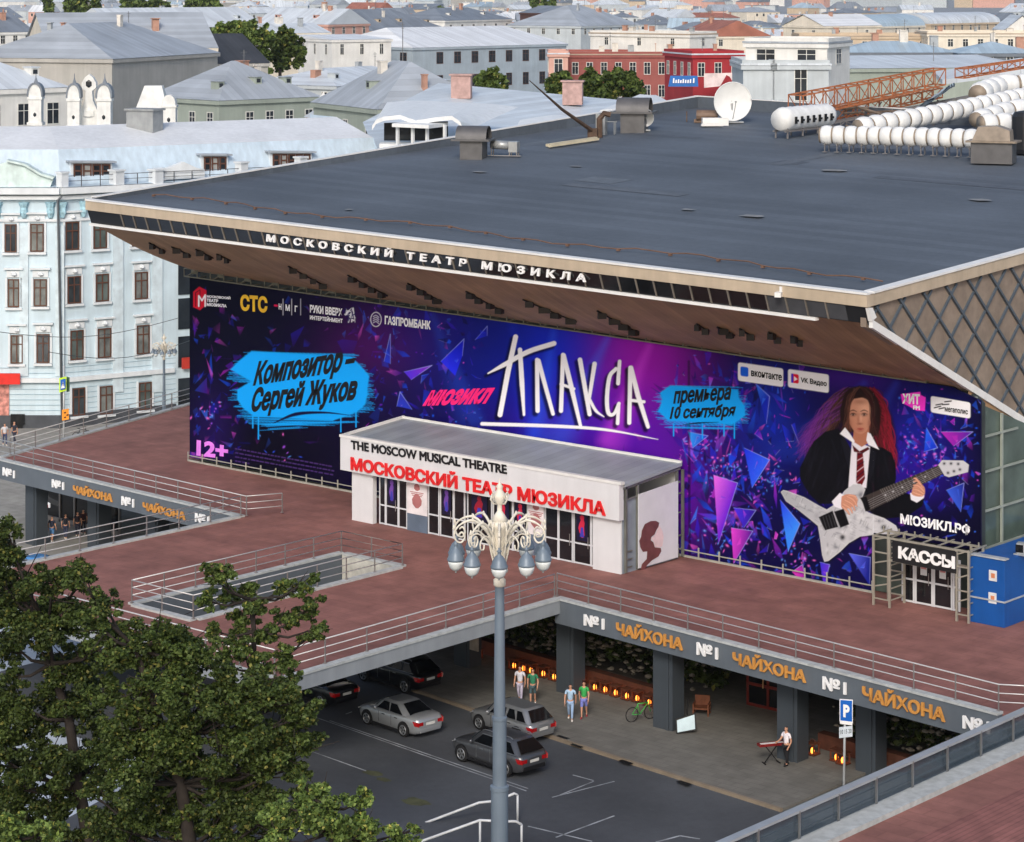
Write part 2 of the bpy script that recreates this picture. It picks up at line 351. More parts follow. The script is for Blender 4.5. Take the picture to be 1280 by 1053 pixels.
# ---------------------------------------------------------------- railings
m_rail = mat('bright_rail', (206, 206, 206), .3, metal=.25, var=.05); m_post = mat('rail_post', (150, 146, 144), .35, metal=.5, var=.06)
def railing(label, pts, sp=2.0, hs=(1.1, .74, .38), r=.03, z=0, loc=None, group='steel railings of the terrace'):
    pts = [Vector(p) for p in pts]; root = thing('railing', label, 'railing', pts[0], group=group)
    for k, h in enumerate(hs):
        q = MB(); q.tube([p+Vector((0, 0, h)) for p in pts], r if k == 0 else r*.8, 6); ob('top_rail' if k == 0 else 'mid_rail', q, m_rail, root, smooth=True)
    pm = None; last = None
    for a, b in zip(pts, pts[1:]):
        n = max(1, round((b-a).length/sp))
        for i in range(n+1):
            p = a+(b-a)*(i/n)
            if last is not None and (p-last).length < .05: continue
            last = p
            if pm is None:
                q = MB(); q.box((0, 0, hs[0]/2), (.05, .05, hs[0])); q.box((0, 0, .02), (.14, .14, .03)); pm = ob('post', q, m_post, root, local=True)
            else: pm2 = copy_part(pm, root); pm2.location = p-pts[0]
    return root
z = .1
railing('long railing with three rails along the top of the right fascia', [(-77.9, 91.85, z), (-51.9, 89.25, z), (-49.6, 90.6, z)], 2.1)
railing('railing along the bridge edge above the dark parked cars', [(-77.75, 73.3, z), (-77.85, 91.6, z)], 2.5)
railing('railing on top of the left fascia, ending in open terrace', [(-127.6, 95.5, z), (-102.7, 94.1, z), (-101.8, 96.0, z)], 2.1)
railing('railing along the bridge edge in front of the left underpass', [(-102.9, 73.3, z), (-102.95, 93.9, z)], 2.2)
railing('railing along the far left terrace edge by the pale blue building', [(-127.3, 96.4, z), (-135.4, 124.5, z)], 2.6)
railing('railing on the front end of the bridge, seen through the trees', [(-102.6, 73.2, z), (-78.1, 73.2, z)], 2.2)
railing('closed railing around the oblong stair opening in the bridge', [(H[0]+.05, H[2]+.05, z), (H[1]-.05, H[2]+.05, z), (H[1]-.05, H[3]-.05, z), (H[0]+.05, H[3]-.05, z), (H[0]+.05, H[2]+.05, z)], 2.0)
# white pipe handrails by the lamp post
def pipes(label, px, d, legs):
    P = [at_d(x, y, d) for x, y in px]; root = thing('handrail', label, 'handrail', (P[0].x, P[0].y, ZS), group='white pipe handrails')
    q = MB(); q.tube(P, .055, 8); ob('pipe', q, mat('white_pipe', (200, 204, 208), .35), root, smooth=True)
    for i in legs: q = MB(); q.tube([P[i], Vector((P[i].x, P[i].y, ZS))], .05, 8); ob('leg', q, MATS['white_pipe'] if i else m_post, root, smooth=True)
pipes('upper white pipe handrail behind the grey lamp post', [(500, 1041), (526, 1031), (599, 1003.5), (614, 1002), (622, 1001), (643, 992), (647, 994)], 103.5, (0, 6))
pipes('lower white pipe handrail in front of the grey lamp post', [(505, 1062), (529, 1051), (600, 1025.5), (628, 1027), (645, 1027), (652, 1031)], 100, (2, 5))
# ================================================================ THEATRE
XL, XR, YF, YB, YR = -117.05, -61.53, 103.2, 155.0, 94.2
def zr(x, y): return 17.02-.0189*(x+117.05)+.055*(y-94.2)
def on_roof(px, py):
    p = Vector((XL, YR, zr(XL, YR))); n = Vector((.0189, -.055, 1)); return on_pl(px, py, p, n)
def zt(x): return 12.0-.0241*(x+118)          # where the soffit meets the facade
def zf(x): return zr(x, 94.2)-1.36                # bottom of the window band
theatre = thing('theatre_building', 'wide theatre with flat dark roof, overhanging brown soffit and lattice side wall', 'theatre', (-90, 125, 0))
m_roof = mat('bitumen_roof', (89, 97, 107), .7, var=.2, scale=.11, spec=.35, detail=10, fine=.16, seam=(1, 1.05, .035, .86))
nt2 = m_roof.node_tree
m_beige = mat('beige_band', (188, 172, 150), .6, var=.1, scale=1, streak=.15); m_white = mat('white_trim', (226, 226, 224), .5, var=.06)
mb = MB()
mb.prism([(XL+.3, YR+.3, zr(XL, YR)-.4), (XR-.3, YR+.3, zr(XR, YR)-.4), (XR-.3, YB, zr(XR, YB)-.4), (XL+.3, YB, zr(XL, YB)-.4)], (0, 0, .34)); ob('roof', mb, m_roof, theatre)
def rp(x, y, dz=0): return Vector((x, y, zr(x, y)+dz))
mb = MB(); mw = MB()
mb.obox(rp(XL, YR, -.6), rp(XR, YR)-rp(XL, YR), (0, .28, 0), (0, 0, .56)); mb.obox(rp(XR, YR+.28, -.6), (-.28, 0, 0), rp(XR, YB)-rp(XR, YR+.28), (0, 0, .56))
mw.obox(rp(XL, YR-.06, -.04), rp(XR, YR)-rp(XL, YR), (0, .55, 0), (0, 0, .1)); mw.obox(rp(XR+.06, YR+.49, -.04), (-.55, 0, 0), rp(XR, YB)-rp(XR, YR+.49), (0, 0, .1))
ob('roof_band', mb, m_beige, theatre); ob('roof_trim', mw, m_white, theatre)
mp = MB(); mt = MB()            # parapets on the far sides, growing to the back
for a, b, n in (((XL, YR+.5), (XL, YB), (1, 0)), ((XL, YB), (-95, YB), (0, -1)), ((-95, YB), (XR, YB), (0, -1))):
    A, B = rp(*a), rp(*b); h0 = .1 if a[1] < 100 else .8; h1 = .8
    nn = Vector((n[0]*.35, n[1]*.35, 0)); up0, up1 = Vector((0, 0, h0)), Vector((0, 0, h1)); dn = Vector((0, 0, -.5))
    mp._add([A+dn, B+dn, B+nn+dn, A+nn+dn, A+up0, B+up1, B+nn+up1, A+nn+up0], [(3,2,1,0), (4,5,6,7), (0,1,5,4), (1,2,6,5), (2,3,7,6), (3,0,4,7)])
    e = nn*1.25; t = Vector((0, 0, .06)); A2, B2 = A+up0-nn*.15, B+up1-nn*.15
    mt._add([A2, B2, B2+e, A2+e, A2+t, B2+t, B2+e+t, A2+e+t], [(3,2,1,0), (4,5,6,7), (0,1,5,4), (1,2,6,5), (2,3,7,6), (3,0,4,7)])
ob('parapet', mp, m_roof, theatre); ob('parapet_trim', mt, m_white, theatre)
fp = random.Random(12)
for i in range(9):
    x, y = fp.uniform(XL+4, XR-8), fp.uniform(YR+4, YB-8); a, b = fp.choice([(6, 1), (9, 1.1), (3, 2.2), (1, 7), (12, 1), (2, 1.5)]); q = MB(); dz = -.052+i*.0005
    q.face([rp(x, y, dz), rp(x+a, y, dz), rp(x+a, y+b, dz), rp(x, y+b, dz)]); ob('membrane_patch', q, mat('membrane_'+('dark', 'pale', 'mid')[i % 3], ((83, 90, 100), (97, 105, 114), (92, 99, 108))[i % 3], .75, var=.15, fine=.16), theatre)
# window band under the roof edge, leaning inwards
def bandp(x, k): return Vector((x, YR+.1+.3*k, zr(x, YR)-.6-(.8)*k))
mb = MB(); mb.prism([bandp(XL+.05, 0), bandp(XR-.1, 0), bandp(XR-.1, 1), bandp(XL+.05, 1)], (0, .25, 0)); ob('band_wall', mb, mat('band_dark', (30, 32, 35), .5), theatre)
m_gl = mat('dark_glass', (18, 20, 23), .12, spec=.6, var=.3, scale=.4)
n = 46; x0 = XL+3.2; x1 = XR-1.2
for i in range(n):
    a, b = x0+(x1-x0)*i/n, x0+(x1-x0)*(i+1)/n
    if i >= n-4:
        mm = mat('band_panel', (70, 72, 76), .5)
    else: mm = m_gl
    q = MB(); dy = Vector((0, -.035, 0)); q.prism([bandp(a+.05, .04)+dy, bandp(b-.05, .04)+dy, bandp(b-.05, .96)+dy, bandp(a+.05, .96)+dy], (0, .03, 0)); q.use(1).seg(bandp(a, 0)+Vector((0, -.05, 0)), bandp(a, 1)+Vector((0, -.05, 0)), .06, .08); ob('window', q, [mm, mat('mullion', (120, 114, 106), .5)], theatre)
mb = MB(); A, B = bandp(XL, 1), bandp(XR-3.0, 1); mb.obox(A+Vector((0, -.12, -.16)), B-A, (0, .3, 0), (0, 0, .15)); ob('lower_trim', mb, m_white, theatre)
bp = lambda px, py: on_y(px, py, YR+.12)
letters('lettering', 'МОСКОВСКИЙ ТЕАТР МЮЗИКЛА', bp(334, 302), bp(733, 353), bp(335, 290.5), m_wh, theatre, depth=.1, bold=.03, space=1.85)
# soffit
m_sof = mat('soffit_boards', (164, 132, 100), .7, var=.18, scale=.5, stripe=(0, .42, .07, .72), streak=0)
mb = MB(); rows = []
for k in range(13):
    s = k/12; rows.append([Vector((XL+(XR-XL)*j/28, YR+.4+(YF-.2-YR-.4)*s, zf(XL+(XR-XL)*j/28)*(1-s)+zt(XL+(XR-XL)*j/28)*s-.02-.25*math.sin(math.pi*s))) for j in range(29)])
mb.grid(rows); ob('soffit', mb, m_sof, theatre)
def on_sof(px, py):
    xm = -90; s0 = Vector((xm, YR+.4, zf(xm)-.02)); s1 = Vector((xm, YF, zt(xm)))
    ux = Vector((1, 0, -.0215)); return on_pl(px, py, s0, ux.cross(s1-s0))
for px, py, px2, py2, w_ in ((188, 298, 208, 309, .35), (216, 303, 240, 314, .45), (246, 306, 268, 317, .4), (272, 312, 290, 320, .3), (362, 327, 410, 353, .45), (436, 338, 486, 364, .5), (511, 348, 554, 371, .45), (584, 358, 630, 383, .45), (655, 368, 722, 396, .6), (748, 382, 800, 410, .55), (872, 398, 886, 407, .3), (898, 402, 920, 412, .4), (926, 404, 942, 414, .35), (962, 408, 976, 418, .3), (990, 413, 1003, 421, .3)):
    a, b = on_sof(px, py), on_sof(px2, py2); q = MB(); d = Vector((0, -.1, -.28))
    k = max(2, int((b-a).length/.8))
    q.seg(a+d, b+d, .08)
    for i in range(k):
        c = a+(b-a)*((i+.5)/k)+d; q.box(c+Vector((random.uniform(-.1, .1), 0, -.1)), (w_*random.uniform(.7, 1.1), .35, .3), random.random()); q.seg(c+Vector((0, .1, .3)), c, .05)
    ob('floodlight', q, mat('fixture_black', (34, 28, 24), .6), theatre)
# facade wall, glass strips
mb = MB(); mb.prism([(XL, YF+.1, 0), (XR+.5, YF+.1, 0), (XR+.5, YF+.1, 9.9), (XR-.4, YF+.1, zt(XR)), (XL, YF+.1, zt(XL))], (0, .4, 0)); ob('facade_wall', mb, mat('facade_dark', (58, 64, 62), .4, var=.2), theatre)
mb = MB(); mb.prism([(XL, YF, .05), (-64, YF, .05), (-64, YF, .8), (XL, YF, .8)], (0, .05, 0)); ob('base_glass', mb, mat('green_glass', (84, 98, 90), .12, spec=.6, var=.3, scale=.6), theatre)
# lattice side wall
def ztop(y): return zr(XR, y)-.62
def zbot(y): return 14.42-.456*(y-94.5)
XW = XR-.25
prof = [(94.5, ztop(94.5)), (150, ztop(150)), (150, -2), (130.5, -2), (94.5, zbot(94.5))]
m_lat = mat('lattice_stone', (140, 126, 113), .85, var=.2, scale=.8, bump=.5, streak=.1, fine=.14)
mb = MB(); mb.prism([(XW, y, z_) for y, z_ in prof], (-.3, 0, 0)); ob('lattice_wall', mb, m_lat, theatre)
mb = MB()
def clip(y0, z0, dy, dz, L=40):
    ins = [t for t in np.linspace(-L, L, 1600) if 94.55 < y0+dy*t < 149 and zbot(y0+dy*t)+.15 < z0+dz*t < ztop(y0+dy*t)-.05]
    return (ins[0], ins[-1]) if len(ins) > 8 else None
for fam in (-.95, .95):
    for i in range(-14, 40):
        y0 = 95.3+i*2.14; c = clip(y0, 15.2, 1, fam)
        if c:
            o_ = .03 if fam > 0 else .055
            mb.seg((XW+o_, y0+c[0], 15.2+fam*c[0]), (XW+o_, y0+c[1], 15.2+fam*c[1]), .115, .06+o_*2, up=(1, 0, 0))
ob('lattice_ribs', mb, mat('rib_blue_grey', (78, 88, 98), .6), theatre)
mb = MB()
k_ = [94.5+i*1.45 for i in range(24)]
for y_a, y_b in zip(k_, k_[1:]): mb.prism([(XR-.1, y_a+.01, zbot(y_a)), (XR-.1, y_b-.01, zbot(y_b)), (XR-.1, y_b-.01, zbot(y_b)+.38), (XR-.1, y_a+.01, zbot(y_a)+.38)], (.2, 0, 0))
mb.prism([(XR-.1, YR+.02, ztop(YR)-.02), (XR-.1, YR+.32, ztop(YR)-.02), (XR-.1, 94.85, zbot(94.5)+.45), (XR-.1, 94.45, zbot(94.5)+.3)], (.2, 0, 0))
ob('lattice_trim', mb, m_white, theatre)
# underside behind the trim, glazed side wall below
mb = MB(); rows = []
for y_ in np.linspace(103, 128, 12): rows.append([(XR-3.5, y_, zbot(y_)-.45), (XR-.02, y_, zbot(y_)-.45), (XR-.02, y_, zbot(y_)+.02)])
mb.grid(rows); ob('side_soffit', mb, m_sof, theatre)
XG = -61.0
mb = MB(); mb.prism([(XG-.4, YF+.05, 2.7), (XG-.4, 124, 2.7), (XG-.4, 124, 2.72), (XG-.4, YF+.05, zbot(YF)-.45)], (-.06, 0, 0)); ob('side_glass', mb, MATS['green_glass'], theatre)
mb = MB()
for y_ in (YF+.1, 105.7, 108.6, 111.5, 114.4):
    if zbot(y_) > 3: mb.box((XG-.3, y_, (2.7+zbot(y_)-.2)/2), (.12, .12, zbot(y_)-2.9))
for z_ in (2.8, 4.6, 6.5, 8.2):
    y2 = 94.5+(14.0-z_)/.456; mb.box((XG-.3, (YF+y2)/2, z_), (.1, y2-YF, .1))
ob('side_mullions', mb, mat('pale_mullion', (150, 158, 150), .5), theatre)
mb = MB()
for i in range(7):
    mb.obox((XG-3.6, 103.6+i*1.7, 3.2+(i % 3)*1.6), (2.6, 0, 0), (0, 1.4, .5), (0, 0, .12))
ob('stair_flight', mb, mat('stair_pale', (150, 160, 152), .6), theatre)
# ================================================================ BANNER (a printed sheet: the print is the sheet's own colour)
YBN = 102.9
banner = thing('banner', 'huge dark blue and purple musical poster with a girl holding an electric guitar', 'banner', (-90, YBN, 0))
def bpt(px, py, dy=0): return on_y(px, py, YBN-dy)
NX, NV = 1500, 330
xa, xb = bpt(237, 400).x, bpt(1226, 500).x
tops = [(237, 347), (740, 418), (1120, 474), (1190, 484), (1226, 501)]; T3 = [bpt(*p) for p in tops]
bots = [(242, 572.5), (1089, 741)]; B3 = [bpt(*p) for p in bots]; xs_step = bpt(1092, 700).x; zb2 = bpt(1160, 678).z
xs = np.linspace(xa, xb, NX); ks_ = int(np.searchsorted(xs, xs_step)); xs[ks_-1] = xs[ks_] = xs_step; zt_ = np.interp(xs, [p.x for p in T3], [p.z for p in T3])
zb_ = np.interp(xs, [p.x for p in B3], [p.z for p in B3]); zb_[ks_:] = zb2
v = np.linspace(0, 1, NV)[:, None]; Z = zb_[None]*(1-v)+zt_[None]*v; X = np.broadcast_to(xs[None], Z.shape)
lat = X*RT.x+YBN*RT.y; dep = X*FW.x+YBN*FW.y
U = CX+FPX*lat/dep; V = HY+FPX*(ZC-Z)/dep          # survey coordinates of each print dot
IMG = np.zeros(Z.shape+(3,)); rng = np.random.default_rng(5)
def c3(c): return np.array(lin(c))
def blend(mask, col, sl=None):
    a = mask[..., None]; t = IMG if sl is None else IMG[sl]
    t[...] = t*(1-a)+np.asarray(col)*a
def reg(x0, x1, y0, y1):
    m = (U >= x0) & (U <= x1) & (V >= y0) & (V <= y1)
    r = np.where(m.any(1))[0]; c = np.where(m.any(0))[0]
    if len(r) == 0 or len(c) == 0: return None
    return (slice(r[0], r[-1]+1), slice(c[0], c[-1]+1))
def sst(d, w): return np.clip(.5-d/w, 0, 1)
def poly(pts, col, soft=.9, a=1.0, col2=None, gdir=None):
    pts = np.array(pts, float); s = reg(pts[:,0].min()-3, pts[:,0].max()+3, pts[:,1].min()-3, pts[:,1].max()+3)
    if s is None: return
    u, w_ = U[s], V[s]; ins = np.zeros(u.shape, bool); dm = np.full(u.shape, 1e9)
    for (x1, y1), (x2, y2) in zip(pts, np.roll(pts, -1, 0)):
        ex, ey = x2-x1, y2-y1; L = ex*ex+ey*ey+1e-9; t = np.clip(((u-x1)*ex+(w_-y1)*ey)/L, 0, 1)
        dm = np.minimum(dm, np.hypot(u-x1-t*ex, w_-y1-t*ey))
        if y1 != y2:
            c = ((y1 > w_) != (y2 > w_)) & (u < (x2-x1)*(w_-y1)/(y2-y1)+x1); ins ^= c
    m = sst(np.where(ins, -dm, dm), soft)*a
    if col2 is not None:
        g = np.clip(((u-gdir[0])*(gdir[2]-gdir[0])+(w_-gdir[1])*(gdir[3]-gdir[1]))/((gdir[2]-gdir[0])**2+(gdir[3]-gdir[1])**2), 0, 1)[..., None]
        col = c3(col)*(1-g)+c3(col2)*g
    else: col = c3(col)
    blend(m, col, s)
def stroke(pts, wd, col, soft=.9, a=1.0):
    pts = np.array(pts, float); n = len(pts); wd = np.interp(np.arange(n), np.linspace(0, n-1, len(np.atleast_1d(wd))), np.atleast_1d(wd)).astype(float)
    k = wd.max()/2+3; s = reg(pts[:,0].min()-k, pts[:,0].max()+k, pts[:,1].min()-k, pts[:,1].max()+k)
    if s is None: return
    u, w_ = U[s], V[s]; dm = np.full(u.shape, 1e9)
    for i in range(n-1):
        (x1, y1), (x2, y2) = pts[i], pts[i+1]; ex, ey = x2-x1, y2-y1; L = ex*ex+ey*ey+1e-9
        t = np.clip(((u-x1)*ex+(w_-y1)*ey)/L, 0, 1); dm = np.minimum(dm, np.hypot(u-x1-t*ex, w_-y1-t*ey)-(wd[i]*(1-t)+wd[i+1]*t)/2)
    blend(sst(dm, soft)*a, c3(col), s)
def glow(cx, cy, rx, ry, col, a=1.0, rot=0):
    k = 2.4*max(rx, ry); s = reg(cx-k, cx+k, cy-k, cy+k)
    if s is None: return
    dx, dy = U[s]-cx, V[s]-cy; c_, s_ = math.cos(rot), math.sin(rot)
    blend(a*np.exp(-(((dx*c_+dy*s_)/rx)**2+((-dx*s_+dy*c_)/ry)**2)), c3(col), s)
def spline(pts, n=24):
    pts = np.array(pts, float); P = np.vstack([2*pts[0]-pts[1], pts, 2*pts[-1]-pts[-2]]); o = []
    for i in range(1, len(P)-2):
        for t in np.linspace(0, 1, n, endpoint=False):
            o.append(.5*((2*P[i])+(-P[i-1]+P[i+1])*t+(2*P[i-1]-5*P[i]+4*P[i+1]-P[i+2])*t*t+(-P[i-1]+3*P[i]-3*P[i+1]+P[i+2])*t**3))
    o.append(pts[-1]); return np.array(o)
# ground colour
gx = [237, 330, 430, 520, 600, 700, 790, 850, 930, 1010, 1100, 1160, 1226]
gc = [(8,6,38), (12,7,46), (26,10,66), (30,16,84), (12,14,100), (20,16,140), (86,20,165), (50,14,112), (24,12,92), (18,14,88), (28,14,100), (20,12,84), (12,9,52)]
for k in range(3): IMG[..., k] = np.interp(U, gx, [lin(c)[k] for c in gc])
fv = (V-np.interp(U, [237, 1226], [347, 500]))/225; IMG *= (1-.3*np.clip(fv, 0, 1)**2)[..., None]
for g in ((470, 425, 60, 45, (110, 22, 120), .5), (540, 400, 60, 50, (60, 30, 150), .5), (800, 440, 70, 90, (180, 24, 190), .85), (690, 440, 60, 80, (20, 60, 230), .75), (600, 440, 70, 70, (20, 40, 160), .55), (760, 540, 120, 50, (90, 20, 180), .6), (840, 620, 40, 60, (130, 30, 200), .7), (960, 520, 40, 60, (20, 60, 190), .6), (1130, 590, 60, 70, (60, 26, 170), .7), (1150, 530, 40, 40, (20, 50, 170), .5), (330, 560, 120, 40, (10, 6, 34), .8), (1160, 660, 90, 40, (12, 6, 40), .85), (265, 540, 30, 60, (50, 24, 110), .6), (1060, 470, 60, 20, (90, 30, 160), .5)): glow(*g[:4], g[4], g[5])
# stage beams
for (x, y, dx, dy, w1, col, a) in ((760, 422, -50, 130, 26, (70, 120, 255), .55), (692, 415, -20, 150, 34, (60, 110, 255), .5), (540, 395, 40, 130, 30, (50, 90, 210), .45), (812, 432, -40, 120, 30, (230, 90, 240), .5), (1120, 480, -60, 140, 30, (60, 90, 220), .4), (1080, 480, -80, 90, 18, (50, 90, 220), .4), (640, 405, 20, 150, 26, (40, 70, 220), .4)):
    for k in range(6): stroke([(x, y), (x+dx*(1+.12*k), y+dy)], [1, w1*(1-.15*k)], col, soft=14, a=a*.22)
# shards of broken glass
pal = [(40, 60, 220), (60, 40, 210), (120, 36, 200), (190, 56, 210), (30, 100, 240), (70, 130, 250), (50, 20, 130), (16, 14, 70), (30, 40, 170), (24, 10, 80), (226, 100, 220)]
def shard(cx, cy, r, c=None, a=.8, edge=True):
    edge = edge and rng.uniform() < .4
    n = rng.integers(3, 5); an = np.sort(rng.uniform(0, 6.28, n)); rr = r*rng.uniform(.5, 1.4, n); pt = [(cx+q*math.cos(t)*.8, cy+q*math.sin(t)*1.15) for q, t in zip(rr, an)]
    c1 = pal[rng.integers(len(pal))] if c is None else c; c2 = pal[rng.integers(len(pal))]
    poly(pt, c1, .8, a, c2, (pt[0][0], pt[0][1], pt[1][0]+.1, pt[1][1]+.1))
    if edge: stroke([pt[0], pt[1]], [.4, 1.3, .3], (190, 190, 255), a=.7*a); stroke([pt[1], pt[2]], [.9, .2], c1, a=.8)
for i in range(230): shard(rng.uniform(845, 1010), rng.uniform(455, 735), rng.uniform(1.5, 10)*rng.uniform(.4, 1.5), a=rng.uniform(.35, .85))
for i in range(90): shard(rng.uniform(1120, 1226), rng.uniform(500, 640), rng.uniform(1.5, 9), a=rng.uniform(.25, .7))
for i in range(110): shard(rng.uniform(440, 600), rng.uniform(385, 540), rng.uniform(1, 9), a=rng.uniform(.12, .5))
for i in range(90): shard(rng.uniform(240, 300), rng.uniform(400, 580), rng.uniform(1.5, 12), a=rng.uniform(.1, .45), edge=False)
for i in range(120): shard(rng.uniform(240, 500), rng.uniform(360, 560), rng.uniform(3, 14), c=((20,10,60), (40,14,90), (60,20,110))[i % 3], a=rng.uniform(.1, .3), edge=False)
for i in range(60): shard(rng.uniform(1000, 1090), rng.uniform(650, 735), rng.uniform(1.5, 8), a=rng.uniform(.3, .7))
for i in range(260):
    x = rng.choice([rng.uniform(845, 1010), rng.uniform(1120, 1226), rng.uniform(440, 600)]); glow(x, rng.uniform(440, 720), rng.uniform(.5, 1.6), rng.uniform(.5, 1.6), pal[rng.integers(len(pal))], .9)
def splinter(cx, cy, ln, an, wd, c1, c2, a=.8):
    ux, uy = math.cos(an), math.sin(an); P_ = [(cx-ux*ln/2, cy-uy*ln/2), (cx+ux*ln*.1-uy*wd, cy+uy*ln*.1+ux*wd), (cx+ux*ln/2, cy+uy*ln/2), (cx+ux*ln*.05+uy*wd*.6, cy+uy*ln*.05-ux*wd*.6)]
    poly(P_, c1, 1.2, a, c2, (*P_[0], P_[2][0]+.1, P_[2][1]+.1))
for i in range(330):
    z = rng.integers(0, 10); x, y = (rng.normal(905, 42), rng.normal(625, 55)) if z < 5 else (rng.normal(900, 40), rng.normal(500, 30)) if z < 7 else (rng.uniform(1120, 1222), rng.normal(580, 40)) if z < 9 else (rng.uniform(440, 590), rng.normal(450, 45))
    splinter(x, y, rng.uniform(8, 44)*(1 if z < 7 else .6), rng.normal(1.1, .7), rng.uniform(1, 6), pal[rng.integers(len(pal))], ((20, 10, 60), (60, 30, 180), (30, 90, 240), (10, 8, 40))[i % 4], rng.uniform(.3, .85))
for x, y, n_ in ((905, 590, 70), (868, 545, 40), (1160, 562, 60), (960, 600, 50), (915, 665, 50), (345, 560, 10), (262, 520, 24), (1000, 700, 40)):
    for i in range(n_): glow(x+rng.normal(0, 16), y+rng.normal(0, 14), rng.uniform(.5, 2.4), rng.uniform(.4, 1.4), ((110, 170, 255), (70, 110, 255), (190, 110, 255), (255, 130, 230))[i % 4], .75, rng.uniform(0, 3))
S_ = [([(480, 452), (488, 418), (488, 455)], (50, 70, 210), (30, 40, 150)), ([(551, 452), (580, 424), (578, 445), (569, 470)], (50, 60, 250), (20, 30, 200)), ([(594, 425), (609, 408), (609, 420)], (40, 60, 240), (20, 20, 150)),
      ([(892, 594), (922, 604), (898, 680)], (240, 120, 240), (120, 40, 220)), ([(917, 635), (945, 638), (930, 660)], (90, 60, 240), (60, 30, 160)), ([(914, 660), (941, 664), (917, 705)], (230, 80, 220), (90, 30, 160)), ([(1061, 692), (1088, 697), (1087, 732)], (110, 120, 250), (40, 50, 160)),
      ([(945, 480), (962, 496), (958, 530)], (60, 130, 250), (30, 50, 190)), ([(860, 540), (885, 545), (866, 560)], (60, 170, 255), (40, 60, 210)), ([(1176, 540), (1216, 540), (1192, 558)], (190, 50, 190), (90, 40, 170)), ([(1183, 613), (1205, 604), (1201, 640)], (70, 110, 230), (40, 50, 150)), ([(1158, 535), (1172, 560), (1155, 565)], (50, 120, 255), (30, 60, 210)), ([(496, 508), (500, 490), (515, 512)], (50, 70, 200), (60, 60, 180)), ([(505, 465), (540, 457), (514, 475)], (90, 60, 230), (150, 60, 210)), ([(930, 560), (962, 575), (940, 610)], (40, 60, 230), (60, 110, 250)), ([(975, 625), (1000, 655), (985, 690)], (50, 60, 240), (70, 150, 255)), ([(1025, 703), (1037, 706), (1030, 735)], (60, 60, 220), (120, 60, 220)), ([(990, 715), (1003, 706), (1010, 735)], (220, 70, 190), (150, 40, 170))]
for pt, c1, c2 in S_:
    poly(pt, c1, .8, .95, c2, (*pt[0], *pt[1])); stroke([pt[0], pt[1], pt[2]], [.3, .9, .3], (170, 180, 255), a=.65); shard(*np.mean(pt, 0), 5, c1, .5)
stroke([(861, 452), (862, 700)], 3.2, (8, 6, 26), a=.55)
# blue brush patches with ragged edges and drips
def patch(rows, col, drips):
    poly([(r[0]+rng.uniform(-4, 4), r[2]-r[3]/2) for r in rows if r[3] > 9]+[(r[1]+rng.uniform(-4, 4), r[2]) for r in rows[::-1] if r[3] > 9], col, 2)
    for (xl, xr, y, h, sl_) in rows:
        for k in range(int(h*1.6)):
            yy = y+rng.uniform(-h/2, h/2); a0 = xl+rng.uniform(-9, 9); a1 = xr+rng.uniform(-9, 9)
            stroke([(a0, yy+sl_*(a0-xl)), (a1, yy+sl_*(a1-xl))], [.3, 2.4, 2.4, .3], col)
    for x, y0, y1 in drips: stroke([(x, y0), (x, y1)], [1.6, 1.1, 1.6], col)
BL = (26, 172, 250)
patch([(312, 440, 446, 14, .02), (300, 452, 458, 16, .03), (292, 458, 470, 16, .03), (312, 462, 484, 14, .03), (294, 462, 494, 14, .02), (300, 460, 506, 14, .02), (304, 446, 516, 12, -.0), (314, 414, 526, 10, .02), (330, 380, 534, 8, -.06), (330, 440, 530, 4, -.03)], BL, [(323, 520, 549), (316, 520, 535), (426, 520, 540), (445, 510, 534)])
patch([(836, 920, 487, 10, .02), (824, 926, 497, 12, .03), (828, 930, 508, 14, .03), (822, 928, 520, 12, .03), (834, 915, 531, 10, .02)], BL, [(842, 530, 545), (905, 530, 545), (878, 530, 548), (918, 526, 548)])
stroke(spline([(342, 529), (370, 518), (405, 516), (436, 519)]), [1, 4.5, 2.5, .5], (20, 14, 70)); stroke(spline([(850, 532), (872, 529), (898, 528)]), [.5, 1.8, .5], (8, 10, 30))
# title strokes
def K(*p): return [(520+x/4, 400+y/4) for x, y in p]
TT = [(K((498, 85), (460, 260), (420, 475)), [6, 6.4, 6]), (spline(K((360, 268), (440, 225), (560, 160), (690, 118))), [1.5, 5.5, 6, 6]), (K((520, 150), (530, 320), (540, 475)), [5.5, 6, 3]), (K((605, 200), (608, 455)), [5, 5.4]), (K((612, 205), (685, 470)), [5.6, 4.6]), (K((735, 175), (725, 455)), [5, 5.2]), (K((738, 178), (775, 330), (822, 528)), [5.6, 6, 4]), (K((725, 322), (790, 345)), [3.5, 3.5]), (K((820, 200), (868, 472)), [5.6, 5.2]), (K((893, 220), (865, 400)), [5.6, 4]), (spline(K((868, 400), (900, 455), (940, 485))), [4, 3.6, 1.2]), (K((1018, 208), (1010, 318)), [4.4, 4.8]), (spline(K((1000, 245), (968, 285), (955, 390), (962, 465), (990, 470), (1015, 418))), [4.6, 5, 5, 5, 4, 4]), (K((1013, 425), (1008, 518)), [4.4, 4.4]), (K((1072, 240), (1066, 515)), [5.4, 5]), (K((1075, 240), (1110, 380), (1160, 535)), [5.6, 6, 4.6]), (K((1070, 402), (1140, 410)), [3.8, 3.8]), (spline(K((330, 520), (700, 532), (950, 550), (1210, 598))), [4.4, 4.2, 3.2, .6])]
for p, wd in TT[:-1]: stroke(np.array(p)+np.array([-3.2, 3.4]), np.array(wd)+2, (6, 4, 30), soft=3, a=.8)
for p, wd in TT: stroke(p, wd, (248, 246, 250))
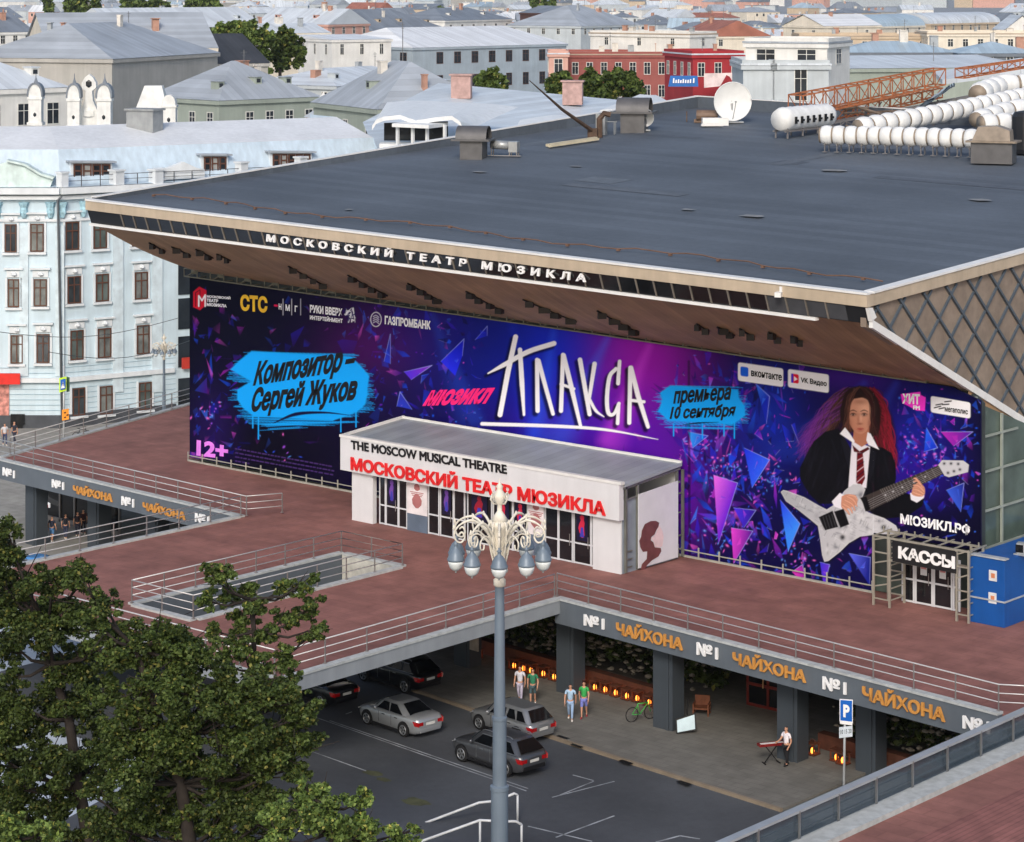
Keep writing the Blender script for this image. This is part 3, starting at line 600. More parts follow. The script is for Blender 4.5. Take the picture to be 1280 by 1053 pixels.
# the guitarist
def Q(*p): return [(960+x/3.76, 460+y/3.76) for x, y in p]
def strand(x0, y0, x1, y1, bow, col, w_=1.5, a=.7, curl=6):
    n = 15; t = np.linspace(0, 1, n); ph = rng.uniform(0, 6); dx, dy = x1-x0, y1-y0; L = math.hypot(dx, dy)+1e-6; nx, ny = -dy/L, dx/L
    off = bow*np.sin(math.pi*t**.8)+curl*t*np.sin(ph+t*rng.uniform(9, 15)); stroke(Q(*zip(x0+dx*t+nx*off, y0+dy*t+ny*off)), [w_*.7, w_, w_*.8, .3], col, a=a)
poly(spline(Q((430, 86), (350, 120), (300, 190), (250, 270), (190, 340), (180, 410), (240, 330), (330, 300), (480, 330), (560, 380), (605, 460), (606, 350), (580, 220), (520, 120), (470, 90)), 6), (44, 22, 34), 5, .85)
for i in range(520):
    t = rng.uniform(0, 1); strand(410+rng.uniform(-60, 30), 112+rng.uniform(-22, 90), 335-t*205+rng.uniform(-16, 16), 240+t*170+rng.uniform(-80, 40), rng.uniform(10, 34), ((34, 22, 24), (70, 46, 42), (104, 70, 60), (64, 30, 66), (128, 60, 150), (90, 40, 130))[min(5, int(t*4.6+rng.uniform(0, 1.5)))], rng.uniform(.7, 1.6), .75 if t < .55 else .45, 13)
for i in range(560):
    t = rng.uniform(0, 1); x1 = 505+rng.uniform(0, 105)*(.5+.5*t); strand(455+rng.uniform(-30, 45), 98+rng.uniform(-8, 80), x1, 210+t*300, -rng.uniform(12, 40), ((40, 24, 26), (78, 36, 36), (104, 34, 44), (150, 34, 58), (176, 40, 72), (70, 22, 38))[min(5, int(rng.uniform(0, 3)+(x1-505)/48))], rng.uniform(.7, 1.6), .7, 14)
poly(spline(Q((430, 84), (372, 104), (348, 160), (338, 230), (372, 300), (400, 300), (480, 320), (520, 300), (530, 200), (500, 120), (462, 90)), 6), (50, 32, 32), 2)
poly(Q((330, 285), (270, 300), (215, 345), (185, 400), (150, 470), (150, 520), (190, 590), (240, 640), (300, 640), (345, 590), (390, 560), (410, 480), (400, 400), (352, 315)), (22, 22, 30))
poly(Q((470, 365), (540, 375), (580, 400), (600, 450), (602, 520), (590, 570), (680, 600), (735, 615), (725, 650), (650, 700), (520, 712), (440, 640), (455, 520)), (20, 20, 28))
for k in range(46): x = rng.uniform(170, 380); y = rng.uniform(320, 600); stroke(Q((x, y), (x-rng.uniform(5, 30), y+rng.uniform(30, 80))), [.5, rng.uniform(2, 5), .5], ((34, 34, 44), (12, 12, 18), (42, 40, 54))[k % 3], soft=4, a=.55)
for k in range(26): x = rng.uniform(480, 590); y = rng.uniform(390, 640); stroke(Q((x, y), (x+rng.uniform(-10, 20), y+rng.uniform(30, 70))), [.5, rng.uniform(2, 4), .5], ((34, 32, 42), (10, 10, 16), (50, 26, 44))[k % 3], soft=4, a=.55)
poly(Q((352, 315), (400, 400), (408, 470), (392, 520), (362, 430), (340, 340)), (34, 34, 44), 1.5); stroke(Q((340, 340), (362, 430), (392, 520)), [.5, 1.2, .5], (8, 8, 12)); poly(Q((480, 380), (510, 395), (500, 470), (478, 540), (470, 470)), (32, 32, 42), 1.5)
for a_, b_ in (((230, 350), (200, 480)), ((260, 420), (210, 560)), ((545, 400), (570, 520)), ((300, 340), (330, 430))): stroke(Q(a_, b_), [1, 3, 1], (40, 40, 52), soft=3, a=.7)
poly(Q((395, 340), (378, 560), (462, 565), (480, 372)), (226, 222, 230))
poly(Q((405, 280), (398, 345), (440, 372), (474, 352), (476, 280)), (186, 128, 104))
poly(spline(Q((376, 180), (375, 225), (384, 262), (404, 295), (428, 311), (448, 308), (468, 290), (482, 258), (490, 212), (482, 168), (448, 142), (405, 146)), 6), (196, 140, 116), 1.2, 1, (222, 170, 144), (*Q((385, 260))[0], *Q((470, 190))[0]))
glow(*Q((455, 190))[0], 7, 8, (236, 186, 160), .6)
for ex in (400, 452):
    glow(*Q((ex, 219))[0], 4.6, 2.4, (120, 78, 66), .75); stroke(spline(Q((ex-17, 205), (ex, 199), (ex+17, 206)), 5), [.5, 1.3, .5], (66, 42, 38), soft=1.2); stroke(Q((ex-9, 221), (ex+9, 221)), [.5, 1.3, .5], (206, 190, 184)); glow(*Q((ex, 221))[0], 1.25, 1.25, (26, 20, 22), 1); stroke(spline(Q((ex-13, 219), (ex, 214), (ex+13, 219)), 5), [.4, .9, .4], (52, 34, 32), a=.9)
glow(*Q((424, 245))[0], 1.6, 5.5, (168, 112, 94), .55); glow(*Q((432, 263))[0], 3.2, 1.3, (140, 86, 74), .8); glow(*Q((437, 235))[0], 1.5, 5, (232, 184, 160), .6)
glow(*Q((434, 288))[0], 4.2, 1.6, (184, 86, 84), .95); stroke(Q((420, 287), (434, 288), (449, 287)), [.3, .6, .3], (120, 50, 52)); glow(*Q((435, 297))[0], 3.4, .9, (150, 98, 82), .5)
glow(*Q((382, 270))[0], 3.6, 9, (150, 98, 80), .55); glow(*Q((478, 262))[0], 3, 9, (140, 84, 74), .6); glow(*Q((432, 160))[0], 9, 3.5, (150, 102, 82), .5)
for k in range(60):
    sg = 1 if k % 2 else -1; x0 = 432+sg*rng.uniform(0, 30); stroke(spline(Q((x0, 90+abs(x0-432)*.3), (432+sg*rng.uniform(40, 62), 150+rng.uniform(-15, 15)), (432+sg*rng.uniform(50, 70), 230+rng.uniform(-20, 20)), (432+sg*rng.uniform(48, 90), 300+rng.uniform(-20, 30))), 6), [.8, 1.6, 1.4, .5], ((52, 34, 32), (84, 56, 50), (112, 74, 62), (60, 30, 34))[k % 4], a=.7)
poly(Q((362, 280), (338, 310), (400, 352), (408, 345), (385, 310)), (240, 238, 242)); poly(Q((468, 302), (482, 310), (522, 385), (472, 362), (462, 340)), (236, 234, 240))
poly(Q((396, 362), (404, 395), (446, 402), (478, 382), (470, 372), (430, 392)), (92, 26, 34)); poly(Q((418, 398), (446, 402), (456, 520), (438, 560), (414, 540)), (116, 28, 38))
for k in range(6): stroke(Q((416+k, 540-k*26), (452-k, 508-k*22)), [1.3, 1.3], (40, 24, 52) if k % 2 else (214, 190, 200), a=.8)
gt = Q((62, 584), (72, 576), (90, 580), (170, 610), (240, 650), (276, 668), (320, 640), (360, 580), (400, 546), (436, 548), (456, 572), (440, 612), (462, 676), (488, 688), (545, 708), (600, 742), (610, 764), (598, 782), (520, 780), (432, 792), (380, 822), (340, 862), (284, 906), (266, 910), (256, 880), (246, 800), (236, 742), (200, 712), (150, 672), (85, 625))
poly(np.array(gt)+[1.5, 2.5], (6, 5, 20), 3, .7); poly(gt, (176, 178, 184), 1, 1, (206, 206, 210), (*Q((100, 600))[0], *Q((500, 740))[0]))
for i in range(150):
    x, y = rng.uniform(90, 580), rng.uniform(580, 890); s = reg(960+x/3.76-2, 960+x/3.76+2, 460+y/3.76-2, 460+y/3.76+2)
    if s is not None and IMG[s].min() > .25: glow(960+x/3.76, 460+y/3.76, rng.uniform(1, 4), rng.uniform(1, 4), ((120, 122, 130), (225, 225, 228), (150, 150, 158))[i % 3], .5)
for k in range(260):
    x, y = rng.uniform(90, 580), rng.uniform(585, 890); an = rng.choice([.42, 1.99])+rng.normal(0, .1); L = rng.uniform(8, 34); p0 = np.array(Q((x, y))[0]); s = reg(p0[0]-1, p0[0]+1, p0[1]-1, p0[1]+1)
    p1 = p0+np.array((math.cos(an), math.sin(an)))*L/3.76; s2 = reg(p1[0]-1, p1[0]+1, p1[1]-1, p1[1]+1)
    if s is not None and s2 is not None and IMG[s].min() > .2 and IMG[s2].min() > .2: stroke([p0, p1], .6, ((226, 226, 230), (128, 130, 138), (90, 92, 100))[k % 3], a=.5)
stroke(gt+[gt[0]], .8, (228, 228, 232), a=.7)
poly(Q((432, 612), (800, 458), (822, 500), (470, 676)), (74, 66, 64)); 
for k in range(1, 17):
    t = 1-.92**k*.99; a_ = np.array(Q((432, 612))[0])*t+np.array(Q((800, 458))[0])*(1-t); b_ = np.array(Q((470, 676))[0])*t+np.array(Q((822, 500))[0])*(1-t); stroke([a_, b_], .5, (150, 146, 144), a=.8)
for t in (.2, .35, .5, .62, .72): glow(*(np.array(Q((451, 644))[0])*t+np.array(Q((811, 479))[0])*(1-t)), .9, .9, (220, 220, 224), 1)
for k in range(5): stroke(Q((330+k*3, 690+k*10), (806+k*3, 466+k*7)), .28, (190, 190, 196), a=.6)
poly(Q((798, 460), (818, 434), (918, 436), (944, 456), (940, 490), (850, 514), (828, 506)), (204, 204, 210)); stroke(Q((800, 460), (826, 504)), .9, (30, 30, 34))
for x, y in ((828, 450), (860, 450), (894, 452), (846, 494), (874, 486), (902, 478)): glow(*Q((x, y))[0], 1.7, 1.7, (40, 40, 48), 1)
for p in (((238, 702), (304, 672), (330, 748), (268, 764)), ((310, 676), (356, 662), (382, 736), (340, 752)), ((438, 612), (462, 604), (482, 664), (458, 676))): poly(Q(*p), (24, 24, 28))
for k in range(6): stroke(Q((244+k*14, 704-k*4), (262+k*14, 762-k*4)), .6, (110, 110, 116), a=.7)
for x, y in ((350, 796), (543, 750)): glow(*Q((x, y))[0], 3, 3, (24, 24, 28), 1); glow(*Q((x-2, y-2))[0], 1, 1, (110, 110, 116), .8)
def hand(palm, fingers):
    poly(spline(Q(*palm, palm[0]), 5), (206, 152, 128))
    for f in fingers: stroke(spline(Q(*f), 5), [2.6, 2.9, 1.8], (168, 112, 92), a=.9); stroke(spline(Q(*f), 5), [2, 2.2, 1.2], (222, 170, 146))
poly(Q((338, 588), (300, 628), (312, 652), (346, 664), (368, 606)), (232, 230, 238))
hand([(346, 604), (374, 594), (410, 612), (420, 636), (400, 652), (360, 664), (344, 650)], [((372, 604), (402, 622), (418, 650)), ((362, 622), (396, 642), (408, 668)), ((354, 640), (386, 660), (396, 682)), ((350, 652), (372, 672), (382, 688)), ((380, 598), (408, 604), (420, 622))])
poly(Q((668, 588), (672, 620), (700, 634), (732, 612), (736, 590)), (232, 230, 238))
hand([(682, 560), (706, 540), (734, 560), (736, 594), (712, 606), (676, 594)], [((726, 566), (708, 534), (686, 534)), ((732, 580), (708, 556), (684, 552)), ((730, 592), (706, 576), (682, 570)), ((724, 600), (700, 592), (680, 584)), ((716, 548), (696, 522), (686, 520))])
# printed badges
def pill(x0, y0, x1, y1, x2, y2, x3, y3, col, r=3.2):
    P = np.array([(x0, y0), (x1, y1), (x2, y2), (x3, y3)], float); o = []
    for i in range(4):
        p, a_, b_ = P[i], P[i-1], P[(i+1) % 4]; da = (a_-p)/np.linalg.norm(a_-p); db = (b_-p)/np.linalg.norm(b_-p)
        for t in np.linspace(0, 1, 5): o.append((p+da*r)*(1-t)**2+2*p*t*(1-t)+(p+db*r)*t*t)
    poly(o, col)
pill(922.5, 453, 979, 461, 979, 484, 922.5, 476, (244, 244, 248)); pill(985, 461.5, 1036, 468.5, 1036, 491.5, 985, 484, (244, 244, 248)); pill(1163.5, 495, 1213, 503.5, 1213, 523.5, 1163.5, 515.5, (238, 238, 242))
pill(925.5, 458, 935.5, 459.4, 935.5, 471.5, 925.5, 470, (30, 110, 230), 2.5); pill(989, 467, 998.5, 468.3, 998.5, 480, 989, 478.5, (230, 30, 70), 2.5); poly([(992.5, 470.5), (992.5, 476.5), (997, 474.3)], (250, 250, 250)); poly([(989, 467), (991.5, 467.4), (991.5, 479), (989, 478.5)], (50, 60, 220))
poly([(1126, 493), (1150, 490), (1151, 494), (1157, 497), (1156, 514), (1146, 513.5), (1136, 508), (1128, 504)], (250, 70, 220))
for a_, b_ in (((1168, 510), (1176, 508)), ((1170, 506.5), (1178, 505)), ((1178, 506), (1186, 505.5)), ((1181, 502.5), (1189, 501.5)), ((1174, 511.2), (1180, 510))): stroke([a_, b_], 1.5, (24, 24, 28))
poly([(241.5, 365), (249, 358.5), (258, 363), (258, 381), (250, 388), (241.5, 384)], (214, 30, 60)); stroke([(244.5, 383), (244.5, 366), (250, 362.5), (250, 383)], .9, (70, 10, 30)); stroke([(248.5, 383), (248.5, 370), (252.5, 376), (256.5, 369), (256.5, 383)], 1.8, (248, 248, 250))
stroke([(343.5, 382), (346.5, 382.4)], 2.4, (230, 40, 100)); 
for x in (353.8, 364.6, 375.8): stroke([(x, 374), (x, 394)], .7, (225, 225, 235))
for r_ in (6.6,): stroke([(470+r_*math.cos(t), 399.5+r_*1.35*math.sin(t)) for t in np.linspace(0, 6.28, 26)], .9, (240, 240, 246))
for k in range(4): stroke(spline([(466.5, 396+k*2.6), (470, 394.4+k*2.6), (473.5, 397+k*2.6)], 5), .9, (220, 220, 232))
for i in range(26): stroke([(438+rng.uniform(-7, 7), 394+rng.uniform(-9, 9)), (438+rng.uniform(-7, 7), 394+rng.uniform(-9, 9))], [1.6, .6], (240, 240, 246) if i % 2 else (40, 30, 110))
for r_ in range(4):       # small print, too small to read
    x = 294.5; 
    while x < (416 if r_ < 3 else 312):
        l = rng.uniform(.8, 4.5); y = 561+r_*5.1+(x-294)*.185; stroke([(x, y), (x+l, y+l*.185)], 1.5, (112, 80, 160), a=.55); x += l+rng.uniform(1.9, 3)
IMG = np.clip(IMG, 0, 1)**1.16*.98; IMG = np.clip(IMG, 0, .95)
me = bpy.data.meshes.new('print'); nvt = NX*NV; co = np.empty((nvt, 3)); co[:,0] = X.ravel()-banner.location.x; co[:,1] = YBN-banner.location.y; co[:,2] = Z.ravel()
i0 = (np.arange(NV-1)[:,None]*NX+np.arange(NX-1)[None]).ravel(); fq = np.stack([i0, i0+1, i0+1+NX, i0+NX], 1)
me.vertices.add(nvt); me.vertices.foreach_set('co', co.ravel()); me.loops.add(fq.size); me.loops.foreach_set('vertex_index', fq.ravel().astype(np.int32)); me.polygons.add(len(fq)); me.polygons.foreach_set('loop_start', np.arange(0, fq.size, 4, dtype=np.int32)); me.update(calc_edges=True)
ca = me.color_attributes.new('print', 'FLOAT_COLOR', 'POINT'); cc = np.ones((nvt, 4), np.float32); cc[:,:3] = IMG.reshape(-1, 3); ca.data.foreach_set('color', cc.ravel())
pm_ = mat('printed_vinyl', (255, 255, 255), .6, var=.02, vcol='print', spec=.12); me.materials.append(pm_)
po = bpy.data.objects.new('printed_sheet', me); COL.objects.link(po); po.parent = banner
mb = MB(); mb.prism([(xa, YBN+.02, zb_[0]), (xs_step, YBN+.02, zb_[int(NX*.85)]), (xs_step, YBN+.02, zb2), (xb, YBN+.02, zb2), (xb, YBN+.02, T3[4].z), (T3[3].x, YBN+.02, T3[3].z), (T3[1].x, YBN+.02, T3[1].z), (xa, YBN+.02, T3[0].z)], (0, .08, 0)); ob('backing', mb, mat('banner_edge', (16, 12, 50), .6), banner)
def bl(name, txt, a, b, c, m, **k): return letters(name, txt, bpt(*a, .015), bpt(*b, .015), bpt(*c, .015), m, banner, **k)
m_pw = mat('print_white', (246, 246, 250), .45, var=.02); m_pk = mat('print_black', (8, 10, 16), .5); m_py = mat('print_yellow', (250, 196, 40), .45); m_pp = mat('print_pink', (244, 30, 120), .45); m_pl = mat('print_lilac', (226, 130, 245), .45)
bl('lettering', 'СТС', (300.5, 388.5), (334.5, 391.5), (300.5, 368), m_py, bold=.05)
bl('lettering', 'Н', (348.5, 387), (352, 387.6), (348.5, 379.5), m_pw, bold=.04); bl('lettering', 'М', (357, 388.5), (362.5, 389.2), (357, 380.5), m_pw, bold=.04); bl('lettering', 'Г', (368.5, 390), (372, 390.5), (368.5, 382), m_pw, bold=.04)
bl('lettering', 'РУКИ ВВЕРХ', (387.5, 391), (428, 396), (387.5, 381), m_pw, bold=.05); bl('lettering', 'ИНТЕРТЕЙНМЕНТ', (387.5, 399.5), (428.5, 404), (387.5, 393), m_pw, bold=.04)
bl('lettering', 'ГАЗПРОМБАНК', (481, 405.5), (538.5, 412.5), (481, 394.5), m_pw, bold=.05)
for i, t in enumerate(('МОСКОВСКИЙ', 'ТЕАТР', 'МЮЗИКЛА')): y = 372.2+i*5.2; L_ = (31, 15, 26)[i]; bl('lettering', t, (258.5, y), (258.5+L_*.96, y+L_*.08), (258.5, y-4), m_pw, bold=.05)
bl('lettering', '12+', (245.5, 569.5), (285, 574.5), (246, 550), m_pl, bold=.05)
bl('lettering', 'Композитор –', (314.5, 490), (440, 470), (322, 452), m_pk, bold=.05, shear=.12)
bl('lettering', 'Сергей Жуков', (311.5, 523), (442.5, 508), (318, 484), m_pk, bold=.05, shear=.12)
bl('lettering', 'премьера', (841, 510), (912.5, 505), (843, 489), m_pk, bold=.04, shear=.12)
bl('lettering', '10 сентября', (836.5, 528), (918, 525), (839, 508), m_pk, bold=.04, shear=.12)
bl('lettering', 'мюзикл', (528, 508), (611, 505), (536, 488), m_pp, bold=.05, shear=.3)
bl('lettering', 'МЮЗИКЛ.РФ', (1125.5, 655.5), (1213, 670.5), (1125.5, 641.5), m_pw, bold=.045)
bl('lettering', 'вконтакте', (939, 470.5), (977.5, 476.5), (939, 463), m_pk, bold=.03); bl('lettering', 'VK Видео', (1001, 479.5), (1033.5, 484.5), (1001, 471.5), m_pk, bold=.03)
bl('lettering', 'ХИТ', (1128, 505), (1150, 506), (1128, 492), m_pw, bold=.05); bl('lettering', 'FM', (1141.5, 512), (1150, 512.6), (1141.5, 507), m_pw, bold=.05)
bl('lettering', 'мегаполис', (1181, 514.5), (1210, 518.5), (1181, 509), m_pk, bold=.03)
# light scaffold carrying the banner
m_sc = mat('scaffold', (126, 122, 104), .45, metal=.4, var=.12)
mb = MB(); y0 = YBN-.45
T4 = [Vector((p.x, y0, p.z+.12)) for p in T3[:3]]+[Vector((T3[2].x+2, y0, T3[2].z+.1))]
for dz in (0, .5):
    for a, b in zip(T4, T4[1:]): mb.seg(a+Vector((0, 0, dz)), b+Vector((0, 0, dz)), .06)
k = 44
for i in range(k+1):
    x = T4[0].x+(T4[-1].x-T4[0].x)*i/k; z_ = np.interp(x, [p.x for p in T4], [p.z for p in T4])
    mb.seg((x, y0, z_), (x, y0, z_+.5), .05); mb.seg((x, y0, z_+.02), (x, YF, z_+.02), .05)
    if i < k and i % 2 == 0: mb.seg((x, y0+.3, z_+.02), (x+.9, y0+.3, z_+.45), .05); mb.box((x+.5, y0+.4, z_+.25), (.5, .1, .22))
ob('top_scaffold', mb, m_sc, banner)
mb = MB(); a, b = Vector((xa, YBN-.12, .06)), Vector((xs_step, YBN-.12, .06)); mb.seg(a, b, .1); mb.seg(a+Vector((0, .05, .3)), b+Vector((0, .05, .3)), .05)
k = 38
for i in range(k+1):
    p = a+(b-a)*i/k; mb.seg(p, p+Vector((0, 0, .55)), .06)
ob('bottom_scaffold', mb, mat('pale_scaffold', (186, 186, 176), .4, metal=.3), banner)
# ================================================================ ENTRANCE PAVILION
YP = 97.6
pav = thing('entrance_pavilion', 'white entrance pavilion with grey roof and red lettering in front of the banner', 'pavilion', (-88, 99.5, 0))
xl, xr = -97.9, -78.5; zt1 = on_y(440, 548, YP-.3).z; zt2 = on_y(778, 606, YP-.3).z; ztp = (zt1+zt2)/2; zfb = on_y(440, 590, YP-.3).z
m_pan = mat('white_panel', (216, 217, 220), .5, var=.05, scale=.7, streak=.06); m_pgl = mat('door_glass', (26, 28, 32), .08, spec=.7, var=.4, scale=.7)
q = MB(); q.obox((xl-.55, YP-.3, zfb), (xr-xl+.65, 0, 0), (0, .35, 0), (0, 0, ztp-zfb)); ob('fascia_panel', q, m_pan, pav)
q = MB(); q.prism([(xl-.5, YP+.05, ztp-.05), (xr+.2, YP+.05, ztp-.05), (xr+.2, YBN-.5, ztp+.35), (xl-.5, YBN-.5, ztp+.35)], (0, 0, -.16)); ob('roof', q, mat('pavilion_roof', (150, 158, 164), .45, var=.12, scale=.6, stripe=(0, .62, .05, .72)), pav)
q = MB(); q.obox((xl-.6, YP-.34, ztp-.04), (xr-xl+.85, 0, 0), (0, .3, 0), (0, 0, .14)); q.seg((xl-.52, YP, ztp+.04), (xl-.52, YBN-.5, ztp+.42), .14); q.seg((xl-.5, YBN-.55, ztp+.4), (xr+.2, YBN-.55, ztp+.4), .12); ob('roof_trim', q, m_white, pav)
def fx(px): return on_y(px, 680, YP).x
q = MB(); 
for a, b in ((440, 466), (741, 776)): q.obox((fx(a), YP, 0), (fx(b)-fx(a), 0, 0), (0, .3, 0), (0, 0, zfb))
q.obox((xl+.1, YBN-.6, 0), (xr-xl-.3, 0, 0), (0, .1, 0), (0, 0, ztp)); ob('wall', q, m_pan, pav)
def leaf(a, b, door=True, pic=None):
    x0, x1 = fx(a), fx(b); y = YP+.25; f = .07; q = MB()
    for x in (x0, x1-f): q.obox((x, y, .02), (f, 0, 0), (0, .08, 0), (0, 0, zfb-.02))
    for z_ in (.03, 1.05, zfb-.1): q.obox((x0+f, y+.004, z_), (x1-x0-2*f, 0, 0), (0, .07, 0), (0, 0, .08))
    d = ob('door' if door else 'window', q, mat('door_frame', (206, 208, 212), .4, var=.04), pav)
    q = MB(); q.obox((x0+.03, y+.03, .05), (x1-x0-.06, 0, 0), (0, .02, 0), (0, 0, zfb-.1)); ob('pane', q, m_pgl, d)
    if door: q = MB(); q.tube([(x1-.16, y-.06, .9), (x1-.16, y-.06, 1.5)], .02, 6); ob('handle', q, m_post, d)
    if pic:
        cx_ = (x0+x1)/2; w_ = (x1-x0)*.62; q = MB(); q.use(0).obox((cx_-w_/2, y-.012, 1.25), (w_, 0, 0), (0, .01, 0), (0, 0, 1.35))
        pts = [(cx_+w_*.26*math.sin(t)*(1+.3*math.sin(3*t)), y-.02, 1.9+.5*math.cos(t)) for t in np.linspace(0, 6.1, 14)]; q.use(1).prism(pts, (0, .005, 0)); q.lathe((cx_, y-.022, 2.3), [(.05, 0), (.14, .08), (.14, .2), (.05, .28)], 8, 1, .05); q.use(2).prism([(cx_-w_*.2, y-.026, 1.45), (cx_+w_*.2, y-.026, 1.45), (cx_+w_*.1, y-.026, 1.95), (cx_-w_*.1, y-.026, 1.95)], (0, .004, 0))
        ob('poster', q, [mat('poster_navy', (24, 20, 52), .4), mat('poster_red'+str(pic), ((200, 40, 70), (110, 70, 160), (150, 30, 50))[pic % 3], .4), mat('poster_blue', (60, 60, 170), .4)], pav)
for a, b, dr, pc in ((470, 478, 0, None), (478, 494, 1, 1), (494, 505, 0, None), (531, 545, 0, None), (546, 563, 1, 1), (563, 577, 0, None), (580, 611, 1, 2), (612, 637, 1, 3), (637, 656, 1, 3), (677, 694, 0, None), (694, 712, 1, None), (713, 735, 1, 3), (735, 741, 0, None)): leaf(a, b, dr, pc)
for a, b, zl in ((505.5, 530.5, .95), (657, 676.5, 1.1)):
    x0, x1 = fx(a), fx(b); q = MB(); q.use(0).obox((x0, YP+.2, zl), (x1-x0, 0, 0), (0, .05, 0), (0, 0, zfb-zl)); q.use(1).obox((x0, YP+.22, 0), (x1-x0, 0, 0), (0, .05, 0), (0, 0, zl-.003))
    cx_ = (x0+x1)/2; q.use(2).lathe((cx_, YP+.19, zl+.35), [(.1, 0), (.34, .2), (.38, .45), (.2, .7), (.06, .8)], 9, 1, .02); q.use(2).lathe((cx_, YP+.19, zl+1.3), [(.08, 0), (.24, .1), (.2, .3), (.05, .4)], 7, 1, .02)
    for k in range(3): q.obox((cx_-.5+.06*k, YP+.193, zl+1.18-.09*k), (1-.12*k, 0, 0), (0, .006, 0), (0, 0, .045))
    ob('poster', q, [mat('poster_white', (226, 220, 222), .5), mat('blue_panel', (96, 110, 128), .5), mat('poster_rose', (168, 108, 108), .5)], pav)
yy = YP-.31
letters('lettering', 'THE MOSCOW MUSICAL THEATRE', on_y(439.3, 561.5, yy), on_y(633.8, 593, yy), on_y(439, 550.3, yy), mat('black_letters', (22, 20, 22), .5), pav, depth=.04, bold=.032)
letters('lettering', 'МОСКОВСКИЙ ТЕАТР МЮЗИКЛА', on_y(439.3, 587.2, yy), on_y(757.5, 645.2, yy), on_y(439, 567, yy), mat('red_letters', (220, 36, 38), .45), pav, depth=.08, bold=.034)
# its side: grey frame, white screen with a painted profile
q = MB()
for y_ in (YP+.3, YP+1.25, YBN-.75, YBN-.25): q.box((xr+.05, y_, ztp/2), (.12, .12, ztp-.1))
q.seg((xr+.05, YP, ztp-.3), (xr+.05, YBN-.5, ztp+.05), .12); q.seg((xr+.05, YP+.2, ztp-.9), (xr+.05, YBN-.5, ztp-.65), .08)
for z_ in (.5, 1.2, 2.4, 3.4): q.seg((xr+.06, YBN-.8, z_), (xr+.06, YBN-.2, z_), .06)
for z_ in (.3, .7, 1.1): q.seg((xr+.06, YP+.35, z_), (xr+.06, YP+.8, z_), .05)
ob('side_frame', q, mat('frame_grey', (120, 122, 116), .45, metal=.3), pav)
q = MB(); q.obox((xr-.12, YP+.1, 0), (.1, 0, 0), (0, YBN-YP-.7, 0), (0, 0, ztp-.9)); ob('side_wall', q, mat('side_blue_grey', (132, 142, 154), .5), pav)
q = MB(); z0 = on_x(786, 714, xr+.12).z; 
q.prism([(xr+.12, YP+1.2, .12), (xr+.12, YBN-.8, .12), (xr+.12, YBN-.8, ztp-.55), (xr+.12, YP+1.2, ztp-.75)], (.05, 0, 0)); ob('side_screen', q, mat('screen_white', (214, 216, 222), .5, var=.04), pav)
def sp(x, y): return on_x(760+x/6.19, 560+y/6.19, xr+.19)
q = MB(); pr = [(250, 960), (262, 900), (300, 860), (304, 800), (270, 805), (250, 770), (242, 720), (256, 690), (262, 640), (285, 590), (330, 567), (370, 565), (396, 580), (390, 610), (372, 640), (360, 670), (335, 690), (330, 715), (350, 730), (362, 770), (408, 776), (412, 800), (390, 840), (340, 870), (300, 910), (280, 960)]
q.prism([sp(*p) for p in pr], (.006, 0, 0)); q.use(1).prism([sp(*p)+Vector((.002, 0, 0)) for p in ((335, 700), (365, 672), (395, 600), (420, 640), (430, 690), (420, 760), (400, 772), (365, 768), (352, 725))], (.003, 0, 0))
ob('painted_profile', q, [mat('profile_brown', (110, 66, 66), .5, var=.25, scale=2), mat('profile_pink', (226, 204, 206), .5, var=.1, scale=3)], pav)
# ================================================================ BOX OFFICE PORTAL
kas = thing('box_office_portal', 'steel frame portal with black box office sign and glazed double doors', 'portal', (-63.2, 102, 0))
yk = 100.9; q = MB(); ca_, cb_ = on_z(1092, 764, 0), on_z(1196, 785, 0); hk = 3.35
x1, x2, x3, x4 = on_y(1092, 700, yk).x, on_y(1112, 700, yk).x, on_y(1196, 700, yk).x, on_y(1211, 720, yk).x
m_st = mat('portal_steel', (178, 174, 160), .35, metal=.45, var=.08)
for x in (x1, x2, x3, x4):
    for y_ in (yk, yk+1.3): q.box((x, y_, hk/2), (.1, .1, hk))
for x, xb_ in ((x1, x2), (x3, x4)):
    for k in range(6):
        z_ = .35+k*.56
        for y_ in (yk, yk+1.3): q.seg((x, y_, z_), (xb_, y_, z_+(.25 if k % 2 else 0)), .06)
        q.seg((xb_, yk, z_), (xb_, yk+1.3, z_), .05)
for y_ in (yk, yk+1.3):
    for z_ in (hk, hk-1.05): q.seg((x1 if z_ == hk else x2, y_, z_), (x4 if z_ == hk else x3, y_, z_), .09)
for k in range(7): x = x1+(x4-x1)*k/6; q.seg((x, yk, hk), (x, yk+1.6, hk+.05), .06); q.seg((x, yk+.9, hk), (x, yk+.9, hk+.3), .05)
ob('frame', q, m_st, kas)
q = MB(); sgb = [(1115.5, 702), (1195.5, 717.5), (1195.5, 690), (1115.5, 676)]; q.prism([on_y(px, py, yk-.06) for px, py in sgb], (0, .1, 0)); ob('sign_board', q, mat('sign_black', (30, 30, 32), .5), kas)
letters('lettering', 'КАССЫ', on_y(1123.5, 698, yk-.08), on_y(1194, 711.5, yk-.08), on_y(1123.5, 682.5, yk-.08), m_wh, kas, depth=.06, bold=.05)
yd = 102.4; gxk = lambda px: on_y(px, 750, yd).x
